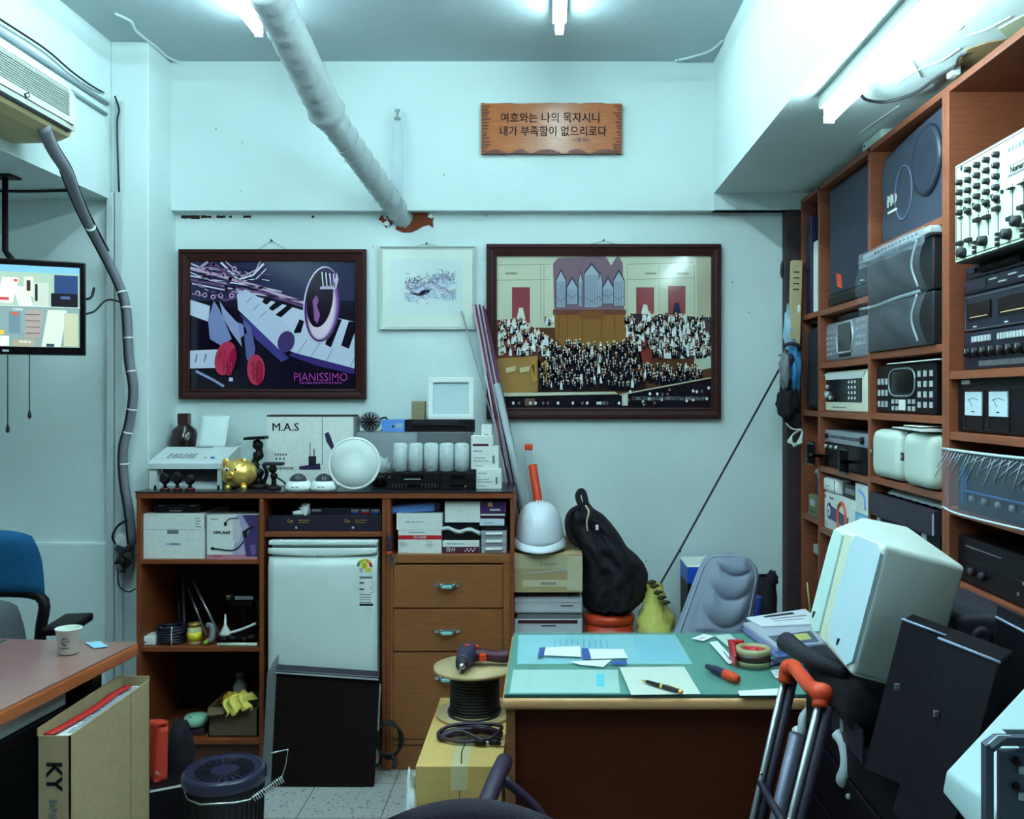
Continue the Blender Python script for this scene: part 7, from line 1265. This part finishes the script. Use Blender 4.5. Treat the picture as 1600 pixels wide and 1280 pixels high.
lp(t, 'name_plate', GREY, lambda b: (b.box(.0, .24, -.0028, 0, h*.62, h*.72), b.box(.004, .236, -.0034, 0, h*.635, h*.705, mat((206, 220, 200), .4, name='console_plate')), b.text('Numark', .05, h*.67, .022, INK, -.004, bold=.0006))); lp(t, 'model_text', GREY, lambda b: ([b.box(.0+k*.016, .011+k*.016, -.0028, -.001, h*.84, h*.88, GREY) for k in range(6)], b.lathe([(.007, 0), (.006, .003)], (-w_*.43, 0, h*.93), 12, INK, axis='y')))
DB2 = mat((24, 24, 44), .4, name='blue_black'); YaD, YbD = 2.53, 2.06
t, w_, h = rdev('pa_amplifier', 'dark amplifier with a row of round knobs at the bottom of the deck stack', 'amplifier', 0, 0, 0, 1.571, zt=1.672, Ya=YaD, Yb=YbD, m=DB2)
lp(t, 'key_row', LGREY, lambda b: [b.box(-w_*.38+k_*.018, -w_*.38+k_*.018+.013, -.005, 0, h*.72, h*.88, bev=.001) for k_ in range(6)]+[b.box(-w_*.08+k_*.016, -w_*.08+k_*.016+.012, -.005, 0, h*.72, h*.88, bev=.001) for k_ in range(9)]); lp(t, 'level_meter', CHAR, lambda b: [b.box(-w_*.3+k_*.008, -w_*.3+k_*.008+.004, -.002, 0, h*.08, h*.22, GREY) for k_ in range(30)])
for k in range(8): knob(t, BLACK, -w_*.40+k*.045, h*.45, .014, .018, mark=LGREY)
t, w_, h = rdev('double_cassette_deck', 'dark double cassette deck in the middle of the deck stack', 'cassette deck', 0, 0, 0, 1.673, zt=1.773, Ya=YaD, Yb=YbD, m=DB2)
for a, c in ((-w_*.44, -w_*.16), (-w_*.08, w_*.24)): lp(t, 'cassette_door', BLACKG, lambda b: (b.box(a, c, -.004, .001, h*.3, h*.78, bev=.003), b.box(a+.02, c-.015, -.0055, -.003, h*.36, h*.385, mat((206, 170, 130), .4, name='copper_line')), b.box(a+.03, a+.05, -.001, .001, h*.1, h*.14, LGREY)))
lp(t, 'outline', GREY, lambda b: b.tube([(-w_*.47, -.001, h*.05), (-w_*.47, -.001, h*.93), (w_*.34, -.001, h*.93), (w_*.34, -.001, h*.05)], .001, 5, closed=True, sm=False))
t, w_, h = rdev('tuner_deck', 'dark tuner with a small display, second from top of the deck stack', 'tuner', 0, 0, 0, 1.774, zt=1.814, Ya=YaD, Yb=YbD, m=DB2)
lp(t, 'display', CHAR, lambda b: b.box(-w_*.44, -w_*.22, -.002, .001, h*.2, h*.8)); lp(t, 'keys', LGREY, lambda b: [b.box(-w_*.18+k_*.05, -w_*.18+k_*.05+.04, -.003, 0, h*(.3 if k_ % 2 else .6), h*(.3 if k_ % 2 else .6)+.004) for k_ in range(7)])
t, w_, h = rdev('jog_deck', 'dark deck with a ribbed roller, directly below the white mixing console', 'deck', 0, 0, 0, 1.815, zt=1.850, Ya=YaD, Yb=YbD, m=DB2, Xf=1.135)
lp(t, 'roller', BLACK, lambda b: ([b.cyl((-w_*.28+k_*.012, -.004, h*.55), (-w_*.28+k_*.012+.008, -.004, h*.55), .011, seg=12) for k_ in range(18)])); lp(t, 'button', CHAR, lambda b: b.box(-w_*.44, -w_*.36, -.005, 0, h*.4, h*.8))
t, w_, h = rdev('meter_amplifier', 'black power amplifier with two square white needle meters', 'amplifier', 1490, 0, 589, 1.404, Yb=2.02, m=BLACK, d=.3)
lp(t, 'name_label', LGREY, lambda b: b.box(-w_*.45, -w_*.36, -.002, 0, h*.86, h*.93)); lp(t, 'top_line', CHAR, lambda b: b.box(-w_*.47, w_*.47, -.001, .001, h*.78, h*.79))
for x in (-w_*.32, -w_*.07):
    q_ = lp(t, 'meter', mat((206, 222, 232), .4, name='meter_face'), lambda b: b.box(x-.048, x+.048, -.003, 0, h*.3, h*.72)); lp(q_, 'needle', INK, lambda b: (b.tube([(x-.004, -.0035, h*.46), (x-.022, -.0035, h*.58)], .0006, 5), b.tube([(x-.032, -.0035, h*.57), (x, -.0035, h*.61), (x+.032, -.0035, h*.57)], .0006, 5), b.box(x-.008, x+.008, -.0035, -.003, h*.36, h*.38))); lp(q_, 'meter_frame', CHAR, lambda b: b.tube([(x-.055, -.002, h*.06), (x-.055, -.002, h*.74), (x+.055, -.002, h*.74), (x+.055, -.002, h*.06)], .0015, 5, closed=True, sm=False))
t, w_, h = rdev('wrapped_amplifier', 'black amplifier wrapped in shiny creased plastic film', 'amplifier', 0, 0, 0, 1.198, zt=1.345, Ya=2.50, Yb=2.0, Xf=1.10, m=BLACK, d=.32)
for k in range(5): knob(t, GREY, -w_*.3+k*.07, h*.25, .010, .012)
lp(t, 'plastic_film', mat((150, 166, 190), .1, kind='film', alpha=.22, name='stretch_film'), lambda b: b.grid(lambda u, v: (-w_*.54+w_*1.06*u, -.026-.010*v, -.004+(h+.018)*v), 20, 10)); lp(t, 'crease_glints', mat((206, 220, 230), .15, name='crease_shine'), lambda b: ([b.tube([(-w_*.50+k_*w_*.036, -.037, h*1.06), (-w_*.50+k_*w_*.036-.035-(k_*7 % 5)*.016, -.034, h*(.92-(k_*3 % 7)*.06))], .0011, 5, sm=False) for k_ in range(1, 29)], b.tube([(-w_*.53, -.034, h*.02), (-w_*.3, -.036, -.004), (w_*.5, -.034, .004)], .003, 6), b.tube([(-w_*.53, -.036, h*1.1), (0, -.038, h*1.1), (w_*.5, -.036, h*1.12)], .004, 6))); lp(t, 'blue_edge', mat((40, 90, 150), .4, name='blue_edge'), lambda b: (b.box(-w_*.40, -w_*.39, -.012, 0, .02, h*.8), b.box(-w_*.40, w_*.5, -.012, 0, h*.36, h*.38)))  # thin pale streaks paint the shine on the film's creases
t, w_, h = rdev('lower_black_amplifier', 'black amplifier with faint ports on the lowest visible wide shelf', 'amplifier', 1490, 0, 835, .995, Yb=1.95, m=BLACK, d=.32)
lp(t, 'panel_lines', CHAR, lambda b: (b.box(-w_*.42, -w_*.1, -.001, .001, h*.8, h*.82, GREY), b.box(-w_*.4, w_*.4, -.001, .001, h*.5, h*.51))); lp(t, 'ports', GREY, lambda b: [b.box(.02+k_*.025, .03+k_*.025, -.002, 0, h*.2+.03*(k_ % 3), h*.2+.03*(k_ % 3)+.008) for k_ in range(6)]); knob(t, CHAR, -w_*.35, h*.3, .012); knob(t, CHAR, -w_*.25, h*.3, .012)
t, w_, h = rdev('storage_case', 'black case on the hidden lower wide shelf', 'case', 0, 0, 0, .601, zt=.93, Ya=2.54, Yb=1.9, m=mat((30, 30, 38), .6, name='case_dark'), d=.3); lp(t, 'latch', GREY, lambda b: b.box(-.02, .02, -.004, 0, h*.7, h*.8)); lp(t, 'edge', GREY, lambda b: b.box(-w_*.5, w_*.5, -.003, 0, h*.97, h))
t['label'] = 'black case with a pale top edge, below the amplifier with faint ports'
# ---------------------------------------------------------------- hung on the post
t = thing('cardboard_tube', 'long pale cardboard box with printed marks wedged beside the dark post', 'box', pp(1243, 540, 4.02), rot=(0.0, 0.03, 0))
lp(t, 'carton', mat((190, 170, 130), .8, kind='card', name='pale_card'), lambda b: b.box(-.024, .020, 0, .04, 0, .37, bev=.002)); lp(t, 'print', CHAR, lambda b: ([b.box(-.018, .008, -.001, .001, .34-k_*.025, .346-k_*.025) for k_ in range(1, 5)], b.ball((.010, 0, .16), (.007, .002, .018), WHITE)))
b = MB(mat((150, 186, 206), .3, name='pale_plastic')); b.ball(pp(1233, 515, 4.05)+Vector((0, 0, 0)), (.025, .03, .09), jit=.5, sd=3); solo(b, 'pale_plastic_bag', 'pale blue plastic bag hanging above the blue cloth bag', 'bag')
t = thing('blue_cloth_bag', 'blue cloth bag with a grey pocket hanging on the dark post', 'bag', pp(1236, 612, 4.0))
b = MB(mat((60, 130, 180), .8, kind='fabric', name='teal_cloth')); b.ball(pp(1240, 575, 4.0), (.032, .05, .11), jit=.4, sd=1, seg=24, rings=18); b.build('cloth', t); b = MB(GREY); b.ball(pp(1226, 578, 3.97), (.022, .035, .075), jit=.6, sd=5); b.ball(pp(1236, 562, 3.96), (.014, .012, .025), CHAR, jit=.3); b.build('pocket', t); b = MB(CHAR); b.tube([pp(1224, 541, 3.97), pp(1236, 537, 3.95), pp(1252, 541, 3.95)], .008, 8); b.build('top_band', t)
b = MB(NAVYF); b.ball(pp(1231, 625, 4.0), (.042, .05, .085), jit=.6, sd=2, seg=24, rings=18); solo(b, 'dark_bundle', 'black cloth bundle hanging just below the blue cloth bag', 'bundle')
t = thing('white_cord_hank', 'white cord coiled and hung on the dark post', 'cord', pp(1243, 700, 4.02))
b = MB(mat((226, 232, 230), .5, name='white_cord'))
for k in range(6): b.tube([pp(1252, 672, 4.0), pp(1238-k*1.5, 680+k*2, 3.99), pp(1240+k*2, 698-k, 3.99), pp(1250+k*.5, 684+k, 4.0)], .0028, 6, closed=True)
b.tube([pp(1224, 640, 4.06), pp(1228, 660, 4.03), pp(1238, 670, 4.0), pp(1252, 671, 4.0)], .003, 6); b.build('coil', t)
b = MB(CHAR); b.ball(pp(1222, 422, 4.10), (.008, .012, .035), jit=.4); solo(b, 'wall_hook', 'small dark hook on the left edge of the dark post', 'hook')
# ---------------------------------------------------------------- on top of the shelves, under the beam
t = thing('white_cover_panel', 'long pale plastic cover lying on top of the shelves under the beam', 'cover', (1.20, 3.72, 2.3655)); lp(t, 'cover', mat((176, 196, 206), .5, name='pale_cover'), lambda b: b.box(-.055, .055, -.30, .26, 0, .030, bev=.010, seg=3)); lp(t, 'edge', CHAR, lambda b: b.box(-.057, -.053, .2, .26, .010, .016))
t = thing('junction_box', 'rounded white plastic box on top of the shelves beside the long cover', 'box', (1.16, 3.22, 2.3655)); lp(t, 'box', mat((196, 214, 206), .5, name='mint_white'), lambda b: b.box(-.045, .08, -.10, .09, 0, .040, bev=.012, seg=3)); lp(t, 'screw', CHAR, lambda b: b.ball((-.046, .06, .02), .004, None, 8, 6))
b = MB(mat((60, 60, 66), .4, name='lamp_lead')); b.tube([under(1342, 140, .03), under(1352, 155, .02), under(1385, 159, .015), under(1430, 145, .015), under(1465, 120, .012), under(1494, 102, .012)], .005, 8); b.tube([under(1494, 102, .012), under(1500, 88, .004), under(1520, 80, .0)], .004, 6); b.box(under(1490, 105)[0]-.012, under(1490, 105)[0]+.012, under(1490, 105)[1]-.02, under(1490, 105)[1]+.02, 2.38, 2.405, WHITE, .004); solo(b, 'lamp_lead', 'dark lead sagging from the beam lamp to the peeled plaster', 'cable')
# ================================================================ RIGHT FOREGROUND
RK = mat((12, 6, 16), .6, spec=.2, name='rack_black'); RX = .635
t = thing('equipment_rack', 'low black equipment rack with white curved handles behind the hand truck', 'rack', (.85, 1.85, 0))
b = MB(RK); b.box(RX+.004, 1.04, 1.30, 2.31, 0, .80, bev=.006); b.build('cabinet', t)
for k, (z0, z1) in enumerate(((.70, .795), (.56, .69), (.38, .55), (.12, .37))): b = MB(RK); b.box(RX-.004, RX+.006, 1.33, 2.28, z0, z1, bev=.003); b.build('front_panel', t)
b = MB(CHAR); b.box(RX-.008, RX-.003, 1.86, 2.06, .765, .83, bev=.001); b.build('pale_edged_plate', t)
b = MB(LGREY); b.box(RX-.010, RX-.007, 1.975, 1.995, .785, .81); b.build('plate_label', t)
HW = mat((206, 214, 222), .35, name='handle_white')
for k, (ps) in enumerate(([(1308, 1146), (1318, 1155), (1323, 1175), (1322, 1195), (1316, 1214), (1325, 1221)], [(1268, 1108), (1256, 1116), (1254, 1130), (1250, 1144), (1244, 1140)])):
    b = MB(HW); pts = []
    for i, (x, y) in enumerate(ps):
        X = RX-.004-.05*math.sin(PI*i/(len(ps)-1)); Y = X*F/(x-CX)
        Yh = (RX*F/((ps[0][0]+ps[-1][0])/2-CX)) ; pts.append(Vector(((x-CX)/F*(Yh-.03*math.sin(PI*i/(len(ps)-1))), Yh-.03*math.sin(PI*i/(len(ps)-1)), pZ(y, Yh))))
    b.tube(pts, .014 if k == 0 else .012, 10); b.build('curved_handle', t)
for y0, z0 in ((1.95, .66), (1.72, .6), (2.05, .5), (1.9, .62)): b = MB(LGREY); b.ball((RX-.006, y0, z0), .006, None, 8, 6); b.build('screw', t)
# black soft bag on the rack
t = thing('padded_strap_bag', 'black padded bag under the white angular speaker', 'bag', (.78, 2.02, .801))
b = MB(mat((24, 20, 38), .6, kind='fabric', name='bag_cloth'))
b.tube([pp(1229, 1004, 2.30), pp(1240, 1012, 2.25), pp(1262, 1026, 2.15), pp(1290, 1038, 2.06), pp(1322, 1048, 1.98)], .026, 12, rf=lambda u: 1-.45*u); b.build('padded_edge', t)
b = MB(NAVYF); b.box(.615, .86, 1.90, 2.27, .802, .90, bev=.04, seg=4); b.build('bag', t)
b = MB(BLUE); b.tube([pp(1250, 1040, 2.17), pp(1262, 1052, 2.12)], .006, 6); b.build('blue_tab', t)
# white angular speaker
t = thing('white_angular_speaker', 'large white angular loudspeaker lying tilted on the black equipment', 'loudspeaker', Vector((.80, 1.95, .90)))
TP = [pp(1303, 822, 2.06), pp(1321, 829, 2.00), pp(1334, 833, 1.98), pp(1383, 850, 1.88), pp(1512, 886, 2.00), pp(1420, 822, 2.22), pp(1345, 806, 2.20)]
BT = [pp(1264, 978, 2.00), pp(1279, 1000, 1.94), pp(1289, 1010, 1.92), pp(1330, 1058, 1.81), pp(1453, 1091, 1.93), pp(1370, 1010, 2.15), pp(1300, 985, 2.14)]
def bevhull(a, c, bev, seg, m, names=None):
    tb = bmesh.new(); va = [tb.verts.new(v) for v in a]; vc = [tb.verts.new(v) for v in c]; n = len(a)
    tb.faces.new(va); tb.faces.new(list(reversed(vc)))
    for k in range(n): tb.faces.new([va[k], vc[k], vc[(k+1) % n], va[(k+1) % n]])
    bmesh.ops.recalc_face_normals(tb, faces=list(tb.faces))
    bmesh.ops.triangulate(tb, faces=[f for f in tb.faces if len(f.verts) > 4])
    es = [e for e in tb.edges if len(e.link_faces) == 2 and e.calc_face_angle(0) > .25]
    bmesh.ops.bevel(tb, geom=es, offset=bev, segments=seg, affect='EDGES', profile=.5)
    return tb
IV = mat((214, 222, 216), .4, name='speaker_white')
b = MB(IV); b._merge(bevhull(TP, BT, .014, 4, IV), IV, smooth=True); b.build('cabinet', t)
def bil(c, u, v): return (c[0].lerp(c[1], u)).lerp(c[3].lerp(c[2], u), v)
def plate(name, c, m, off, cutc=.12, th=.004, ov=None):
    n = (c[1]-c[0]).cross(c[3]-c[0]).normalized()
    if n.y > 0: n = -n
    uv = ov or [(.03+cutc, .02), (.97-cutc, .02), (.97, .02+cutc*.5), (.97, .98-cutc*.5), (.97-cutc, .98), (.03+cutc, .98), (.03, .98-cutc*.5), (.03, .02+cutc*.5)]
    P = [bil(c, u, v) for u, v in uv]
    b = MB(m); b.hull([p+n*(off+th) for p in P], [p+n*(off-.004) for p in P]); return b.build(name, t), n
c1 = [TP[0], TP[1], BT[1], BT[0]]; c2 = [TP[2], TP[3], BT[3], BT[2]]
plate('left_grille', c1, mat((196, 222, 216), .5, name='pale_grille'), .0, ov=[(.2, .03), (.98, .05), (.98, .93), (.6, .98), (.1, .95), (.05, .85), (.1, .2)])
_, n2 = plate('right_grille', c2, mat((186, 208, 218), .5, name='blue_grille'), .0, ov=[(.12, .01), (.75, .02), (.97, .08), (.98, .14), (.96, .90), (.8, .965), (.55, .95), (.12, .86), (.02, .8), (.02, .10)])
c3 = [TP[1], TP[2], BT[2], BT[1]]; plate('centre_groove', c3, mat((206, 210, 188), .6, name='yellowed_groove'), -.001, th=.001, ov=[(0.1, .03), (.9, .03), (.9, .97), (.1, .97)])
for c, u, v in ((c2, .42, .87), (c1, .30, .86)):
    p = bil(c, u, v)+n2*.005; b = MB(CHAR); b.M = Matrix.Translation(p) @ Matrix.Rotation(.25, 4, 'Y'); b.box(-.0025, .0025, -.002, .002, -.007, .007, bev=.001); b.build('badge', t)
# black speaker boxes in front
def skewbox(name, label, cat, TL, TR, BL, BR, back, m, edge=None, extra=None):
    t = thing(name, label, cat, (BL+BR)/2)
    b = MB(m); bk = Vector(back); tb = bevhull([TL, TR, TR+bk, TL+bk], [BL, BR, BR+bk, BL+bk], .004, 2, m); b._merge(tb, m, smooth=False); b.build('cabinet', t)
    if edge: b = MB(edge); b.tube([TL+Vector((0, -.001, .001)), TR+Vector((0, -.001, .001))], .0028, 6); b.build('pale_edge', t)
    if extra: extra(t)
    return t
BS = mat((12, 6, 16), .7, spec=.15, name='cabinet_black'); ED = mat((150, 160, 190), .4, name='pale_edge_strip')  # ED lays a pale strip along the cabinets' top edges
def ext(p, q, z): # continue the line p->q down to height z
    k = (z-p.z)/(q.z-p.z); return p+(q-p)*k
tl, tr = pp(1409, 968, 1.80), pp(1483, 996, 1.72)
bl, br = ext(tl, pp(1375, 1100, 1.76), .803), ext(tr, pp(1452, 1120, 1.68), .803)
def bdg(x, y, Y): return lambda t: (lambda b: (b.M.__class__, b.box(pX(x-4, Y), pX(x+4, Y), Y-.004, Y, pZ(y+5, Y), pZ(y-5, Y), bev=.001), b.build('badge', t)))(MB(GREY))
skewbox('black_cabinet_speaker', 'black loudspeaker cabinet with a pale top edge, touching the white angular speaker', 'loudspeaker', tl, tr, bl, br, (.04, .05, .0), BS, ED, bdg(1401, 1073, 1.735))
tl, tr = pp(1466, 998, 1.62), pp(1562, 1036, 1.50)
bl, br = ext(tl, pp(1436, 1110, 1.59), .803), ext(tr, pp(1530, 1150, 1.47), .803)
skewbox('black_cabinet_speaker', 'nearer black loudspeaker cabinet with a pale top edge sloping to the right', 'loudspeaker', tl, tr, bl, br, (.06, .07, 0), BS, ED, bdg(1462, 1115, 1.55))
tl, tr = pp(1556, 965, 1.86), pp(1680, 1030, 1.60)
bl, br = ext(tl, pp(1530, 1100, 1.86), .805), ext(tr, pp(1650, 1160, 1.60), .805)
bl = Vector((tl.x, tl.y, .803)); br = Vector((tr.x, tr.y, .803))
skewbox('dark_panel_case', 'dark case with a pale upper edge at the right margin', 'case', tl, tr, bl, br, (.06, .12, 0), BS, ED)
t = thing('grey_instrument_case', 'dark grey case with a round dial between the white speaker and the shelves', 'case', (.90, 2.14, .802)); b = MB(mat((44, 40, 54), .6, name='grey_case'))
b.box(.87, 1.03, 1.99, 2.30, .802, 1.03, bev=.02, seg=3); b.build('body', t); b = MB(CHAR); b.lathe([(.024, 0), (.022, .008), (.012, .01), (0, .006)], (.925, 1.985, .985), 20, axis='y'); b.build('dial', t)
# hand truck
t = thing('hand_truck', 'folding hand truck with an orange handle leaning on the black rack', 'hand truck', (.5, 2.0, 0)); OH = mat((226, 70, 30), .5, name='handle_orange')
LT, RT_ = pp(1226, 1058, 2.15), pp(1279, 1102, 1.87); LB = ext(LT, pp(1181, 1258, 2.15), .03); RB = ext(RT_, pp(1241, 1258, 1.87), .03)
b = MB(OH); b.tube([pp(1227, 1066, 2.15), pp(1230, 1044, 2.15), pp(1240, 1042, 2.12), pp(1252, 1056, 2.05), pp(1268, 1075, 1.96), pp(1282, 1082, 1.89), pp(1281, 1106, 1.87)], .0165, 12); b.ball(pp(1233, 1043, 2.14), (.02, .02, .018)); b.ball(pp(1284, 1084, 1.88), (.024, .02, .022)); b.build('grip_handle', t)
for a, c in ((LT, LB), (RT_, RB)):
    b = MB(ALU); b.tube([a, c], .008, 8); b.build('rail', t)
    b = MB(CHAR); b.tube([a+Vector((.02, 0, 0)), c+Vector((.02, 0, 0))], .012, 8); b.build('inner_rail', t)
for k_ in (.45, .8):
    for a, c in ((LT, LB), (RT_, RB)): p = a.lerp(c, k_*.6); b = MB(CHROME); b.ball(p+Vector((-.006, -.006, 0)), .004, None, 8, 6); b.build('rivet', t)
b = MB(mat((110, 110, 130), .4, metal=.4, name='inner_tube')); m0 = LT.lerp(RT_, .45); m1 = LB.lerp(RB, .45); b.tube([m0.lerp(m1, .12)+Vector((.02, 0, 0)), m1+Vector((.02, 0, 0))], .017, 10); b.build('centre_tube', t)
b = MB(CHAR); b.tube([LT.lerp(LB, .3), RT_.lerp(RB, .3)], .009, 8); b.tube([LT.lerp(LB, .75), RT_.lerp(RB, .75)], .009, 8); b.build('cross_bar', t)
b = MB(BLACKM); b.hull([LB, RB, RB+Vector((-.18, 0, 0)), LB+Vector((-.18, 0, 0))], [v+Vector((0, 0, .008)) for v in (LB, RB, RB+Vector((-.18, 0, 0)), LB+Vector((-.18, 0, 0)))]); b.build('toe_plate', t)
for p in (LB, RB): b = MB(RUB); b.cyl((p.x+.05, p.y-.015, .055), (p.x+.05, p.y+.015, .055), .055, seg=24); b.build('wheel', t)
# white appliance and metal bracket at the corner
t = thing('white_appliance', 'white rounded appliance corner jutting in at the lower right', 'appliance', (.62, 1.15, .801))
A_, B1, C1, D1 = pp(1478, 1205, 1.20), pp(1640, 1030, 1.44), pp(1760, 1160, 1.30), pp(1560, 1262, 1.02)
dn = Vector((.010, .03, -.055)); WA = mat((190, 214, 218), .4, name='appliance_white')
a2 = [A_+Vector((-.004, 0, -.008))+dn*.5, B1+dn, C1+dn, D1+Vector((-.01, .0, -.05))]
b = MB(WA); b._merge(bevhull([A_, B1, C1, D1], a2, .006, 4, WA), WA, smooth=True); b.build('shell', t)
b = MB(WA); b.box(.58, .74, 1.06, 1.28, .0, .93, mat((60, 60, 70), .6, name='stand_dark'), bev=.01); b.build('stand', t)
t = thing('metal_bracket', 'grey slotted metal bracket standing by the white appliance', 'bracket', pp(1575, 1262, .98)); BK = mat((96, 102, 124), .35, metal=.5, name='bracket_metal'); Yb_ = .98
b = MB(BK)
for pts in ([(1541, 1166), (1553, 1172), (1553, 1300), (1541, 1300)], [(1541, 1166), (1560, 1153), (1610, 1153), (1610, 1166), (1566, 1166), (1553, 1176)], [(1566, 1176), (1610, 1176), (1610, 1300), (1566, 1300)]): b.ppoly(pts, Yb_, BK, .012)
b.build('plate', t)
b = MB(mat((190, 206, 214), .35, name='bright_face')); b.ppoly([(1545, 1163), (1560, 1150), (1580, 1150), (1566, 1158), (1550, 1170)], Yb_-.002, None, .003); b.ppoly([(1567, 1140), (1600, 1176), (1640, 1176), (1600, 1140)], Yb_+.014, None, .004); b.build('flange', t)
for y in (1189, 1229): b = MB(BLACK); b.ball(pp(1588, y, Yb_-.001), .0045, None, 10, 8); b.build('screw', t)
for y in (1204, 1245): b = MB(HW); p = pp(1596, y, Yb_-.003); b.box(p.x-.003, p.x+.02, p.y-.002, p.y+.002, p.z-.004, p.z+.004, bev=.0015); b.build('tab', t)
b = MB(BLACKM); b.box(pX(1541, Yb_), pX(1610, Yb_), Yb_, Yb_+.012, .0, pZ(1300, Yb_)); b.build('stand', t)
